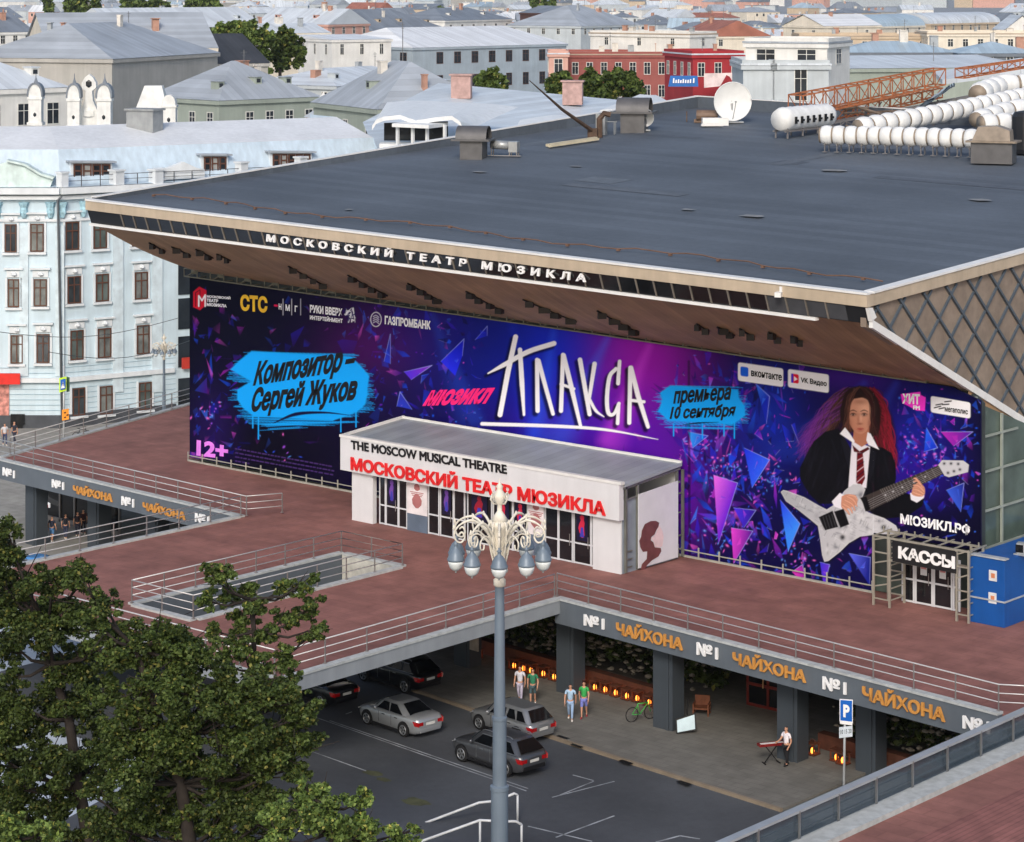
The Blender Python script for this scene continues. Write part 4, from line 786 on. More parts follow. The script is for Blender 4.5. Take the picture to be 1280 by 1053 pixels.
def kleaf(a, b, nm):
    x0, x1_ = gxk(a), gxk(b); q = MB()
    for x in (x0, x1_-.09): q.obox((x, yd, .02), (.09, 0, 0), (0, .08, 0), (0, 0, 2.45))
    for z_ in (.03, 1.1, 2.38): q.obox((x0+.09, yd+.004, z_), (x1_-x0-.18, 0, 0), (0, .07, 0), (0, 0, .09))
    d = ob(nm, q, MATS['door_frame'], kas); q = MB(); q.obox((x0+.05, yd+.03, .05), (x1_-x0-.1, 0, 0), (0, .02, 0), (0, 0, 2.38)); ob('pane', q, m_pgl, d)
    if nm == 'door':
        q = MB(); q.tube([(x1_-.2, yd-.06, 1.0), (x1_-.2, yd-.06, 1.6)], .02, 6); ob('handle', q, m_post, d)
        cxk = (x0+x1_)/2; q = MB(); q.use(0).obox((cxk-.18, yd-.01, 1.45), (.36, 0, 0), (0, .012, 0), (0, 0, .62)); q.use(1).obox((cxk-.15, yd-.014, 1.75), (.3, 0, 0), (0, .003, 0), (0, 0, .22)); ob('notice', q, [mat('paper', (214, 216, 218), .7), mat('paper_red', (200, 130, 130), .7)], d)
kleaf(1127, 1143, 'window'); kleaf(1143.5, 1166, 'door'); kleaf(1166.5, 1190.5, 'door'); kleaf(1191, 1200, 'window')
# blue hut
hut = thing('ticket_hut', 'bright blue ticket hut with paper notices beside the box office portal', 'hut', (-58, 103, 0))
c0 = on_z(1255.5, 785.5, 0); cl = on_z(1213, 777, 0); zh = on_y(1255.5, 701, c0.y).z
m_bl = mat('blue_paint', (18, 82, 158), .45, var=.1, scale=.8, streak=.12)
q = MB(); q.obox((cl.x, c0.y, 0), (c0.x-cl.x, 0, 0), (0, 9, 0), (0, 0, zh)); ob('body', q, m_bl, hut, bevel=.02)
q = MB(); q.obox((cl.x, c0.y-.05, zh*.37), (c0.x-cl.x+.05, 0, 0), (0, .05, 0), (0, 0, .07)); q.obox((c0.x, c0.y, zh*.37), (.05, 0, 0), (0, 9, 0), (0, 0, .07)); q.obox((cl.x, c0.y-.06, zh), (c0.x-cl.x+.06, 0, 0), (0, .4, 0), (0, 0, .06)); ob('trim', q, mat('hut_trim', (170, 176, 182), .5), hut)
for px, py in ((1241.5, 719), (1241, 747)):
    c = on_y(px, py, c0.y); q = MB(); q.use(0).obox((c.x-.22, c.y-.02, c.z-.28), (.42, 0, 0), (0, .015, 0), (0, 0, .5)); q.use(1).obox((c.x-.1, c.y-.026, c.z-.14), (.2, 0, 0), (0, .005, 0), (0, 0, .22)); ob('notice', q, [MATS['paper'], mat('paper_orange', (206, 130, 90), .7)], hut)
fl = thing('spotlight', 'small grey spotlight standing on the corner of the blue hut roof', 'spotlight', (c0.x+.05, c0.y+1.6, zh))
q = MB(); q.box((0, 0, .3), (.5, .4, .55), .3); q.box((0, 0, .03), (.7, .5, .06)); ob('lamp_head', q, mat('lamp_grey', (150, 156, 160), .5), fl, local=True); q = MB(); q.box((-.05, -.22, .32), (.36, .04, .36), .3); ob('lens', q, MATS['dark_glass'], fl, local=True)
# ================================================================ THE TOWN
m_wb = mat('white_frame', (214, 214, 208), .6); m_wg = mat('window_glass', (38, 44, 50), .15, spec=.6, var=.5, scale=.5); m_wbr = mat('brown_frame', (92, 60, 46), .6)
ROOFS = {'pale': mat('roof_pale', (206, 214, 221), .5, var=.1, scale=.2, seam=(0, .9, .05, .8)), 'white': mat('roof_white', (224, 228, 232), .5, var=.07, scale=.2, seam=(0, .9, .05, .86)), 'grey': mat('roof_grey', (164, 172, 181), .55, var=.14, scale=.2, seam=(0, .9, .06, .8)),
 'slate': mat('roof_slate', (126, 135, 146), .6, var=.16, scale=.2, seam=(0, .9, .06, .8)), 'dark': mat('roof_dark', (62, 64, 68), .6, var=.2, scale=.3, seam=(0, .9, .06, 1.5)), 'rust': mat('roof_rust', (160, 104, 88), .7, var=.2, scale=.3, seam=(0, .9, .06, .8)), 'blue': mat('roof_blue', (170, 190, 204), .45, var=.1, scale=.2, seam=(0, .9, .05, .8)), 'beige': mat('roof_beige', (168, 152, 134), .7, var=.2, scale=.2)}
WALLS = {'grey': (176, 174, 168), 'cream': (222, 214, 198), 'white': (222, 222, 218), 'pale': (188, 196, 200), 'green': (156, 166, 156), 'red': (150, 86, 80), 'crimson': (160, 46, 52), 'pink': (206, 162, 148), 'beige': (196, 178, 154), 'slate': (112, 120, 130), 'brown': (92, 66, 60), 'blue': (166, 180, 190)}
m_pl_ = mat('aerial_grey', (110, 112, 114), .6)
def wallm(k): return mat('wall_'+k, WALLS[k], .8, var=.1, scale=.35, streak=.1)
def house(label, eL, eR, D, W, roof='hip', rh=4, wall='pale', rm='grey', rows=(), chim=0, cat='building', name='building', group=None, over=.35, side=True, small=False, z0=ZS, zE=None, seed=0, ins=None, dorm=0, wcol=None):
    rg = random.Random(seed or hash((eL, eR)) % 9999)
    P = at_d(*eL, D); DR = D*(eL[1]+20)/(eR[1]+20); Q = at_d(*eR, DR); L = (Q.xy-P.xy).length; h = P.z-z0
    ux = (Q-P).normalized(); root = thing(name, label, cat, (P.x, P.y, z0), math.atan2(ux.y, ux.x), group)
    wm = wallm(wall); q = MB(); q.obox((0, 0, 0), (L, 0, 0), (0, W, 0), (0, 0, h)); ob('wall', q, wm, root, local=True)
    if not small: q = MB(); q.obox((-.3, -.3, h-.55), (L+.6, 0, 0), (0, W+.6, 0), (0, 0, .5)); ob('cornice', q, wm, root, local=True)
    rmat = ROOFS[rm]; o = over; q = MB(); A = [(-o, -o, h), (L+o, -o, h), (L+o, W+o, h), (-o, W+o, h)]
    if roof == 'hip':
        i_ = min(W/2, L/2-.1) if ins is None else ins; r0, r1 = (i_, W/2, h+rh), (L-i_, W/2, h+rh); q._add(A+[r0, r1], [(0, 1, 5, 4), (1, 2, 5), (2, 3, 4, 5), (3, 0, 4), (3, 2, 1, 0)])
    elif roof == 'gable': q._add(A+[(-o, W/2, h+rh), (L+o, W/2, h+rh)], [(0, 1, 5, 4), (2, 3, 4, 5), (1, 2, 5), (3, 0, 4), (3, 2, 1, 0)])
    elif roof == 'gablef':
        q._add(A+[(L/2, -o, h+rh), (L/2, W+o, h+rh)], [(1, 2, 5, 4), (3, 0, 4, 5), (3, 2, 1, 0)]); g = MB(); g.prism([(0, -.02, h-.01), (L, -.02, h-.01), (L/2, -.02, h+rh-.3)], (0, .2, 0)); ob('gable', g, wm, root, local=True)
    elif roof == 'shed': q._add(A+[(-o, W+o, h+rh), (L+o, W+o, h+rh)], [(0, 1, 5, 4), (1, 2, 5), (3, 0, 4), (2, 3, 4, 5), (3, 2, 1, 0)])
    elif roof == 'barrel':
        rws = [[(-o, W/2-W/2*math.cos(t), h+rh*math.sin(t)), (L+o, W/2-W/2*math.cos(t), h+rh*math.sin(t))] for t in np.linspace(0, math.pi, 13)]; q.grid(rws); q.face([r[0] for r in rws]); q.face([r[1] for r in rws][::-1])
    else:
        q.obox((-o, -o, h), (L+2*o, 0, 0), (0, W+2*o, 0), (0, 0, .25)); g = MB()
        for a, b in (((0, 0), (L, 0)), ((L, 0), (L, W)), ((L, W), (0, W)), ((0, W), (0, 0))): g.seg((a[0], a[1], h+.45), (b[0], b[1], h+.45), .3, .5)
        if not small: ob('parapet', g, wm, root, local=True)
    rf = ob('roof', q, rmat, root, local=True)
    def zroof(x, y):
        if roof in ('hip', 'gable'):
            t = 1-abs(y-W/2)/(W/2)
            if roof == 'hip': i_ = min(W/2, L/2-.1) if ins is None else ins; t = min(t, x/i_, (L-x)/i_)
            return h+rh*max(0, t)
        if roof == 'gablef': return h+rh*(1-abs(x-L/2)/(L/2))
        if roof == 'shed': return h+rh*y/W
        return h+.25
    for i in range(chim):
        x, y = rg.uniform(.08, .92)*L, rg.uniform(.3, .8)*W; zc = zroof(x, y); hh = rg.uniform(.9, 2.0); q = MB(); s_ = rg.uniform(.5, 1.1); q.box((x, y, zc+hh/2-.3), (s_*rg.uniform(.8, 1.8), s_, hh+.6)); q.box((x, y, zc+hh+.06), (s_*1.5, s_*1.3, .12))
        ob('chimney', q, mat('chimney_'+('brick', 'plaster', 'zinc')[i % 3], ((176, 136, 118), (210, 206, 198), (160, 166, 170))[i % 3], .8), rf, local=True)
    if chim and rg.random() < .7:
        x, y = rg.uniform(.2, .8)*L, W*.5; zc = zroof(x, y); q = MB(); hh = rg.uniform(2, 4.5); q.tube([(x, y, zc-.3), (x, y, zc+hh)], .05, 5); q.seg((x-.5, y, zc+hh-.3), (x+.5, y, zc+hh-.3), .05); q.seg((x-.3, y, zc+hh-.7), (x+.3, y, zc+hh-.7), .05); ob('aerial', q, m_pl_, rf, local=True)
    for i in range(dorm):
        x, y = L*(i+.5+rg.uniform(-.15, .15))/dorm, W*.2; zc = zroof(x, y); q = MB(); q.use(0).obox((x-.5, y-.35, zc-.3), (1, 0, 0), (0, 1.5, 0), (0, 0, 1.1)); q.use(1).obox((x-.3, y-.38, zc+.1), (.6, 0, 0), (0, .05, 0), (0, 0, .5)); q.use(2).obox((x-.65, y-.5, zc+.8), (1.3, 0, 0), (0, 1.7, 0), (0, 0, .1))
        ob('dormer', q, [wm, m_wg, rmat], rf, local=True)
    wsrc = {}
    def win(x, y, z, rz, ww, wh):
        k = (round(ww, 2), round(wh, 2))
        if k not in wsrc:
            q = MB(); f = .1
            q.use(0).obox((-ww/2-.12, -.07, -.12), (ww+.24, 0, 0), (0, .1, 0), (0, 0, .12)); 
            for a in (-ww/2-f, ww/2): q.obox((a, -.05, 0), (f, 0, 0), (0, .08, 0), (0, 0, wh))
            q.obox((-ww/2-f, -.06, wh), (ww+2*f, 0, 0), (0, .09, 0), (0, 0, f))
            q.use(1).obox((-ww/2, -.02, 0), (ww, 0, 0), (0, .04, 0), (0, 0, wh))
            q.use(0)
            if not small: q.obox((-.04, -.035, .01), (.08, 0, 0), (0, .03, 0), (0, 0, wh-.02)); q.obox((-ww/2, -.034, wh*.66), (ww, 0, 0), (0, .028, 0), (0, 0, .07))
            wsrc[k] = c = ob('window', q, [wcol or m_wb, m_wg], root, local=True)
        else: c = copy_part(wsrc[k], root)
        c.location = (x, y, z); c.rotation_euler = (0, 0, rz)
    O2 = Vector((0, 0))
    rv = ux.xy.dot(O2-Q.xy) > 0; lv = (-ux.xy).dot(O2-P.xy) > 0; cnt = 0
    for (dz, wh, n, ww) in rows:
        for i in range(n):
            if rg.random() < .05: continue
            win(L*(i+.5)/n, 0, h-dz, 0, ww, wh)
        if side and (rv or lv):
            m = max(1, int(n*W/L))
            for i in range(m): win(L if rv else 0, W*(i+.5)/m, h-dz, R_(90) if rv else R_(-90), ww, wh)
    root['_L'] = L; root['_h'] = h
    del root['_L'], root['_h']
    return root, L, h
# ---- the pale blue corner building beside the terrace
C0 = on_z(76, 536, ZS); uA = Vector((.28, .96, 0)).normalized(); uB = Vector((-RT.x, -RT.y, 0)).normalized(); nA = Vector((uA.y, -uA.x, 0)); nB = -FW.copy()
LA, LB = 29.3, 12.0; hE = at_d(80, 234, 195.4).z
blue = thing('corner_building', 'pale blue four storey corner building with white mansard roof', 'building', (C0.x, C0.y, ZS))
m_bw = mat('blue_plaster', (202, 221, 231), .75, var=.12, scale=.35, streak=.14); m_bw2 = mat('white_plaster', (220, 226, 230), .75, var=.08, scale=.6, streak=.1); m_pl = mat('plinth_dark', (74, 78, 84), .8)
A0, A1, B1 = C0, C0+uA*LA, C0+uB*LB; up = Vector((0, 0, 1)); inA, inB = -nA, -nB
def Hh(z): return Vector((0, 0, z-ZS))
q = MB(); q.obox(A0, uA*LA, inA*10, Hh(hE)); q.obox(A0+inB*.02, uB*LB, inB*12, Hh(hE)-up*.01); ob('wall', q, m_bw, blue)
q = MB(); zpl = at_d(60, 519, 195).z; q.obox(A0+nA*.12, uA*9.9, inA*.1, Hh(zpl)); q.obox(A0+nB*.12-uB*.1, uB*9, inB*.1, Hh(zpl)-up*.01); ob('plinth', q, m_pl, blue)
q = MB()
for z_, d_, t_ in ((hE-.5, .75, .5), (hE-.95, .4, .3), (hE-2.7, .16, .2), (at_d(76, 478, 195).z, .3, .35)):
    q.obox(A0+nA*d_+Hh(z_)-uA*.2, uA*(LA if d_ != .3 else 9.9), inA*d_, up*t_); q.obox(A0+nB*d_+Hh(z_)+up*.004, uB*LB, inB*d_, up*t_)
ob('cornice', q, m_bw2, blue)
q = MB()
for k in range(9): z_ = zpl+.35+k*.42; q.obox(A0+nA*.035+Hh(z_), uA*9.9, inA*.03, up*.03); q.obox(A0+nB*.035+Hh(z_), uB*7, inB*.03, up*.03)
ob('rustication', q, mat('joint_blue', (146, 176, 190), .8), blue)
def onA(px, py): return on_pl(px, py, A0, nA)
def onB(px, py): return on_pl(px, py, A0, nB)
px_r = random.Random(3); m_wg2 = [mat('pane_dark', (56, 62, 66), .12, spec=.7, var=.5, scale=.9), mat('pane_curtain', (112, 116, 114), .25, spec=.6, var=.4, scale=1.2), mat('pane_green', (84, 94, 92), .15, spec=.7, var=.5, scale=.7)]
def bwin(x0, y0, x1, y1, pl, n_, u_, ground=False):
    a, b = pl((x0+x1)/2, y1), pl((x0+x1)/2, y0); wd = (pl(x1, y1)-pl(x0, y1)).length; hh = b.z-a.z; c = a
    q = MB(); f = .09; o_ = c-u_*wd/2
    q.use(0).obox(o_+n_*.03, u_*wd, n_*.05, up*hh); q.use(1)
    for t in (0, wd-f, wd/2-.05): q.obox(o_+u_*t+n_*.085, u_*f, n_*.05, up*hh)
    for t in (0, hh*.66, hh-f): q.obox(o_+n_*.09+up*t, u_*wd, n_*.05, up*f)
    w_ = ob('window', q, [m_wg2[int(px_r.random()*3)], m_wbr], blue)
    q = MB(); q.obox(o_-u_*.22+n_*.01-up*.22, u_*(wd+.44), n_*.25, up*.18)
    for t in (-.2, wd+.05): q.obox(o_+u_*t+n_*.01, u_*.15, n_*.1, up*(hh+.1))
    if not ground:
        q.obox(o_-u_*.3+n_*.01+up*(hh+.75), u_*(wd+.6), n_*.28, up*.14); q.obox(o_-u_*.1+n_*.01+up*(hh+.14), u_*(wd+.2), n_*.1, up*.5); q.lathe(c+n_*.12+up*(hh+.4), [(.06, -.2), (.34, -.05), (.28, .1), (.05, .22)], 8, 1, .5)
    ob('window_trim', q, m_bw2, w_)
cs = 2.77
for r in ([(18, 278, 58, 375), (106, 276, 152, 373)], [(28, 468, 68, 565), (118, 468, 163, 562)], [(38, 662, 80, 760), (128, 658, 172, 758)]):
    for t in r: bwin(t[0]/cs, 180+t[1]/cs, t[2]/cs, 180+t[3]/cs, onB, nB, -uB)
for r in ([(226, 270, 272, 367), (323, 266, 368, 362), (457, 258, 500, 354)], [(233, 458, 278, 552), (331, 450, 375, 545), (466, 443, 510, 537)], [(243, 645, 287, 747), (338, 638, 383, 740), (473, 627, 516, 727)]):
    for t in r: bwin(t[0]/cs, 180+t[1]/cs, t[2]/cs, 180+t[3]/cs, onA, nA, uA)
for t in [(250, 845, 293, 940), (345, 838, 388, 935), (480, 825, 523, 920)]: bwin(t[0]/cs, 180+t[1]/cs, t[2]/cs, 180+t[3]/cs, onA, nA, uA, True)
q = MB()
for px in (147, 196): a = onA(px, 490); q.obox(a+n_*.0 if False else a+nA*.01-uA*.45, uA*.9, nA*.12, up*(hE-3-a.z))
for px in (30, 75): a = onB(px, 470); q.obox(a+nB*.01-uB*.35, uB*.7, nB*.1, up*(hE-3-a.z))
ob('pilaster', q, mat('pilaster_pale', (206, 222, 230), .7, streak=.1), blue)
q = MB()
for t in np.arange(.1, 9.4, 1.75): a = A0+uA*t+Hh(hE-2.4); q.lathe(a+nA*.1, [(.2, 0), (.4, .4), (.35, .8), (.5, 1.1), (.55, 1.25)], 8, 1, .6)
for t in np.arange(.8, 9, 2.1): a = A0+uB*t+Hh(hE-2.4); q.lathe(a+nB*.1, [(.2, 0), (.4, .4), (.35, .8), (.5, 1.1), (.55, 1.25)], 8, .8, .8)
ob('capital', q, mat('capital_blue', (160, 198, 212), .8, var=.3, scale=4), blue)
q = MB(); q.tube([onA(76, 540)+nA*.3, onA(68.5+2, 250)+nA*.3, onA(72, 245)+nA*.8], .1, 8); ob('downpipe', q, mat('pipe_grey', (112, 118, 124), .5), blue, smooth=True)
q = MB()
for t0 in (10.1, 12.6, 15.2):
    for z_ in (-4.6, -1.2, 1.9, 4.7, 7.6): q.obox(A0+uA*t0+nA*.05+Hh(z_), uA*2, nA*.05, up*2.5)
ob('stair_glazing', q, m_wg, blue)
q = MB(); q.obox(A0+uA*10.3+nA*.3+Hh(-1.3), uA*5, nA*.15, up*.9); ob('shop_sign', q, mat('sign_red', (190, 60, 48), .5), blue)
q = MB(); q.obox(onB(27, 479)+nB*.5, uB*6, nB*.2, up*.85); ob('shop_sign', q, mat('sign_scarlet', (216, 44, 36), .5), blue)
q = MB(); q.use(0).obox(onB(14, 530)+nB*.05, uB*-1.1, nB*.2, up*.8); q.prism([onB(14, 546)+nB*.2+up*0, onB(29, 546)+nB*.2, onB(29, 524)+nB*.2, onB(27, 519)+nB*.2, onB(22, 517)+nB*.2, onB(17, 519)+nB*.2, onB(14, 524)+nB*.2], nB*.06); ob('arched_door', q, m_gl, blue)
q = MB(); q.obox(onB(-20, 530)+nB*.06, -uB*2.0, nB*.05, up*3.4); ob('poster', q, mat('poster_mixed', (190, 130, 120), .5, var=.6, scale=3), blue)
def corner(d):       # inward offset of both walls
    # A: (p-A0).inA = d ; B: (p-A0).inB = d
    m_ = Matrix(((inA.x, inA.y), (inB.x, inB.y))); s = m_.inverted() @ Vector((d, d)); return A0+Vector((s.x, s.y, 0))
def ring(d, z):
    c = corner(d); return [A0+uB*LB+inB*d+Hh(z), c+Hh(z), A0+uA*LA+inA*d+Hh(z)]
zb, zc = at_d(60, 187, 197).z, at_d(115, 156, 206).z
q = MB(); q.grid([ring(-.5, hE+.05), ring(.5, hE+.15), ring(1.9, zb)]); q.use(1); q.grid([ring(1.9, zb), ring(8.5, zc), ring(14, zc-1.5)]); r1, r2, r3 = ring(-.5, hE+.05), ring(1.9, zb), ring(8.5, zc)
q.use(0).face([r1[2], r1[2]+inA*14, r3[2]+inA*5, r3[2], r2[2]]); ob('mansard_roof', q, [mat('mansard_pale', (196, 214, 228), .45, var=.08, scale=.3, streak=.2), mat('mansard_white', (222, 226, 230), .5, var=.08, scale=.3, streak=.12)], blue)
def dormer(x0, y0, x1, y1, n, d=.9):
    a = on_pl(x0, y1, A0+inA*d, nA); b = on_pl(x1, y1, A0+inA*d, nA); h_ = on_pl(x0, y0, A0+inA*d, nA).z-a.z; wd = (b-a).length; u_ = (b-a).normalized()
    q = MB(); q.use(0).obox(a-u_*.15, u_*(wd+.3), inA*2.0, up*(h_+.1)); q.use(1).obox(a-u_*.4+up*(h_+.1)+nA*.35, u_*(wd+.8), inA*2.6, up*.14); dm = ob('dormer', q, [m_bw2, ROOFS['grey']], blue)
    for i in range(n):
        q = MB(); w2 = wd/n; o_ = a+u_*(i*w2+.04)+nA*.02; q.use(0).obox(o_, u_*(w2-.08), nA*.03, up*h_); q.use(1)
        for t in (0, w2-.2): q.obox(o_+u_*t+nA*.035, u_*.12, nA*.05, up*h_)
        for t in (0, h_*.5, h_-.12): q.obox(o_+nA*.04+up*t, u_*(w2-.08), nA*.05, up*.12)
        ob('window', q, [m_wg if i % 3 != 1 else mat('curtain', (150, 152, 150), .8, var=.3), m_wbr], dm)
dormer(91, 205, 138, 224.5, 4); dormer(254, 196, 283, 215, 3); dormer(340, 192.5, 388, 210.5, 5)
for px, py, s_ in ((146, 224, 1), (195, 223, 1), (302, 213.5, .9), (376, 207, .9), (78, 227, .8)):
    a = on_pl(px, py+7, A0+nA*.2, nA); q = MB(); q.box(a+up*.55, (.85*s_, .85*s_, 1.1)); q.box(a+up*1.15, (1.05*s_, 1.05*s_, .14)); ob('pedestal', q, m_bw2, blue)
q = MB(); pd = [(205, 225), (256, 222), (256, 212), (246, 210), (230, 202.5), (214, 209), (205, 212)]; q.prism([on_pl(*p, A0+nA*.15, nA) for p in pd], inA*.6); q.obox(on_pl(196, 226, A0+nA*.15, nA), uA*.8, inA*.7, up*1.0); ob('pediment', q, m_bw2, blue)
q = MB(); pd = [(-20, 236), (62, 236), (66, 225), (50, 220), (30, 208), (8, 203), (-12, 208), (-20, 214)]; q.prism([on_pl(*p, A0+nB*.3, nB) for p in pd], inB*.7); q.prism([on_pl(p[0], p[1]-.4, A0+nB*.6, nB) for p in ((66, 225), (50, 220), (30, 208), (8, 203), (8, 200.5), (31, 205.5), (51, 217.5), (67, 222))], inB*1.1); ob('pediment', q, mat('pediment_green', (206, 224, 222), .7, streak=.1), blue)
q = MB(); P_ = [A0+uA*t+nA*.35+Hh(hE+.9) for t in (0, LA)]; q.seg(*P_, .05); q.seg(P_[0]-up*.4, P_[1]-up*.4, .04)
for t in np.arange(0, LA, 1.6): p = A0+uA*t+nA*.35+Hh(hE); q.seg(p, p+up*.9, .05)
ob('roof_railing', q, mat('iron', (70, 72, 76), .6), blue)
ch = on_pl(181, 163, A0+inA*7, nA); q = MB(); q.box(ch+up*.4, (2.6, 1.6, 2.6), .3); q.box(ch+up*1.75, (2.9, 1.9, .16), .3); ob('chimney', q, mat('zinc_box', (150, 154, 156), .6, streak=.15), blue)
# ---- named houses behind
g = house
g('tall grey plastered block with slate hip roof and few windows, left of the trees', (140, 74), (272, 66), 330, 22, 'hip', 4.6, 'grey', 'grey', [(2.4, .9, 1, .8), (12.2, 2.0, 2, 1.1)], chim=3, side=False, ins=8)
g('cream gabled wing with a triangular attic window, beside the grey block', (32, 58), (62, 62), 395, 26, 'gablef', 5.5, 'cream', 'grey', [(-.2, 1.6, 1, 1.4), (5, 2, 2, .9)], chim=1, side=False)
g('white house with two dark tall windows behind the blue corner building', (-26, 113), (84, 109), 268, 16, 'hip', 3.4, 'white', 'pale', [(4.0, 2.3, 3, 1.5), (8, 2.2, 3, 1.4)], chim=2, dorm=2)
g('grey green ornate house with slate mansard roof and round dormers', (274, 126), (398, 121), 305, 15, 'hip', 4.6, 'green', 'grey', [(3.6, 2.0, 5, 1.1)], chim=2, dorm=3)
g('grey green ornate side wing with tall white framed window', (392, 128), (474, 137), 288, 14, 'hip', 5, 'green', 'grey', [(4.2, 2.6, 3, 1.1)], chim=2, dorm=1)
g('low house with broad pale patched roof between the ornate wing and the curved roof', (420, 108), (560, 100), 380, 18, 'hip', 2.4, 'pale', 'pale', [(2.6, 1.6, 7, 1)], chim=4, dorm=3)
g('long grey blue house with wide white roof and red curtained windows', (516, 60), (708, 55), 545, 30, 'hip', 4.2, 'blue', 'white', [(3.6, 2.4, 9, 1.9), (9, 2.6, 9, 1.7)], chim=0, wcol=m_wbr, ins=6)
g('white rendered annex at the left end of the wide white roof', (415, 50), (489, 49), 530, 16, 'shed', .8, 'white', 'white', [(3.2, 2.2, 3, .8)])
g('long brick red house with two rows of small windows', (710, 69), (872, 69), 520, 18, 'flat', 1, 'red', 'beige', [(4.0, 2.4, 9, 1.2), (8.8, 2.4, 9, 1.2)], chim=5)
g('white attic storey with a small dark window on top of the brick red house', (738, 42), (862, 44), 545, 10, 'flat', 1, 'white', 'beige', [(2.4, 1.6, 3, .9)], chim=4)
g('narrow white and orange house between the grey blue and the brick red house', (686, 68), (710, 68), 505, 14, 'flat', 1, 'pink', 'pale', [(3.8, 2.8, 1, 1.6), (8.2, 2.8, 1, 1.4)])
g('bright crimson corner house with a torn white poster on its wall', (866, 69), (929, 68.5), 420, 15, 'flat', 1, 'crimson', 'pale', [(3.6, 2.2, 3, 1.1)], chim=1)
g('tall pale grey house with a stepped upper storey and balcony slit', (929, 82), (968, 82), 318, 16, 'flat', 1, 'pale', 'pale', [(11, 2.4, 1, 1.3)])
g('pale grey right wing of the stepped house with a dark stair window', (966, 82), (1036, 82), 318, 15, 'flat', 1, 'pale', 'pale', [(4.5, 4.2, 1, 1.5), (12, 3.5, 1, 1.5)])
g('pale grey upper storey with warm lit window, set back on the stepped house', (932, 54), (1034, 55), 323, 11, 'flat', 1, 'white', 'grey', [(2.7, 1.9, 2, 2.4)])
g('low slate blue attic row with pale zinc roofs behind the orange trusses', (1046, 66), (1200, 66), 410, 14, 'hip', 1.8, 'slate', 'blue', [(2.6, 2.0, 7, 1.0)], chim=3)
g('right part of the slate attic row under a pale zinc roof', (1200, 67), (1300, 67), 405, 14, 'hip', 1.8, 'slate', 'blue', [(2.6, 2.0, 4, 1.0)], chim=2)
g('low pale green glazed hall in front of the slate attic row', (1036, 86), (1290, 84), 345, 20, 'shed', 1.2, 'green', 'pale', [], chim=1)
g('cream gabled house standing high behind the stepped pale house', (979, 32), (1030, 33), 690, 22, 'gablef', 3.2, 'cream', 'white', [(2.8, 1.6, 2, 1)], chim=1)
g('cream house with barrel shaped pale roof, left of the two barrel roofs', (1083, 34), (1156, 32), 700, 16, 'barrel', 3.4, 'cream', 'blue', [(2.2, 1.6, 5, 1)])
g('long barrel roofed house with rust red end, right of the two barrel roofs', (1164, 30), (1250, 28), 740, 16, 'barrel', 3.2, 'beige', 'pale', [(2.2, 1.6, 8, 1)])
g('long beige flat roofed block with brown parapet lines in the right background', (1000, 46), (1180, 46), 610, 16, 'flat', 1, 'beige', 'beige', [(2.8, 1.6, 10, 1.2)], chim=4)
g('beige stepped block at the right edge behind the slate attic row', (1160, 43), (1310, 43), 600, 18, 'flat', 1, 'cream', 'beige', [(3, 1.8, 8, 1.2)], chim=4)
g('white gabled house at the far right edge', (1256, 38), (1300, 38), 660, 16, 'gablef', 4, 'white', 'pale', [(4, 3, 1, .9)])
g('steep black tiled roof house in front of the round tree clump', (272, 80), (335, 79), 395, 12, 'shed', 4.6, 'grey', 'dark', [])
g('long slate grey roof above a brick and white strip of wall', (404, 40), (560, 37), 640, 22, 'hip', 5.6, 'beige', 'slate', [(2.2, 1.4, 12, 1.1)], chim=4, dorm=5)
g('white house with three arched windows left of the dark brown block', (556, 26), (640, 24), 800, 22, 'hip', 4, 'white', 'slate', [(4, 2.6, 6, 1.2)], chim=3, dorm=2)
g('dark brown windowless block among the far roofs', (650, 16), (694, 17), 840, 16, 'gable', 2.4, 'brown', 'slate', [])
g('broad grey hip roof in front of the far roofs above the white attic storey', (726, 33), (800, 31), 720, 26, 'hip', 6, 'pale', 'grey', [(2.4, 1.6, 7, 1)], chim=3)
g('pale block with a small white penthouse above the brick red house', (794, 42), (852, 42), 600, 18, 'flat', 1, 'pale', 'grey', [(3, 1.8, 4, 1)], chim=3)
g('rust red sloping roof house beside the pale penthouse block', (846, 44), (880, 46), 640, 18, 'gable', 4, 'cream', 'rust', [(2.4, 1.6, 3, 1)], chim=1)
g('long slate roofed house above the crimson corner house', (868, 47), (962, 45), 660, 18, 'hip', 4, 'cream', 'slate', [(2.2, 1.6, 9, 1)], chim=5, dorm=3)
g('long pale roofed house with a gabled left end behind the grey block', (150, 36), (330, 33), 560, 20, 'gable', 4.6, 'pale', 'pale', [(2.4, 1.6, 10, 1)], chim=4, dorm=4)
g('dark roofed low house in the upper left corner behind the cream gable', (-20, 41), (42, 40), 560, 20, 'gable', 4.4, 'white', 'slate', [(2.6, 1.8, 4, 1.1)], chim=3)
g('pale pink walled house with pale roof right of the round tree clump', (318, 30), (410, 31), 640, 18, 'gable', 4, 'pink', 'pale', [(2.4, 1.6, 6, 1)], chim=4, dorm=2)
g('pale house with glazed verandah right of the round tree clump', (338, 42), (412, 41), 560, 16, 'gable', 2.2, 'cream', 'pale', [(3.4, 2.4, 7, 1.6)], chim=3)
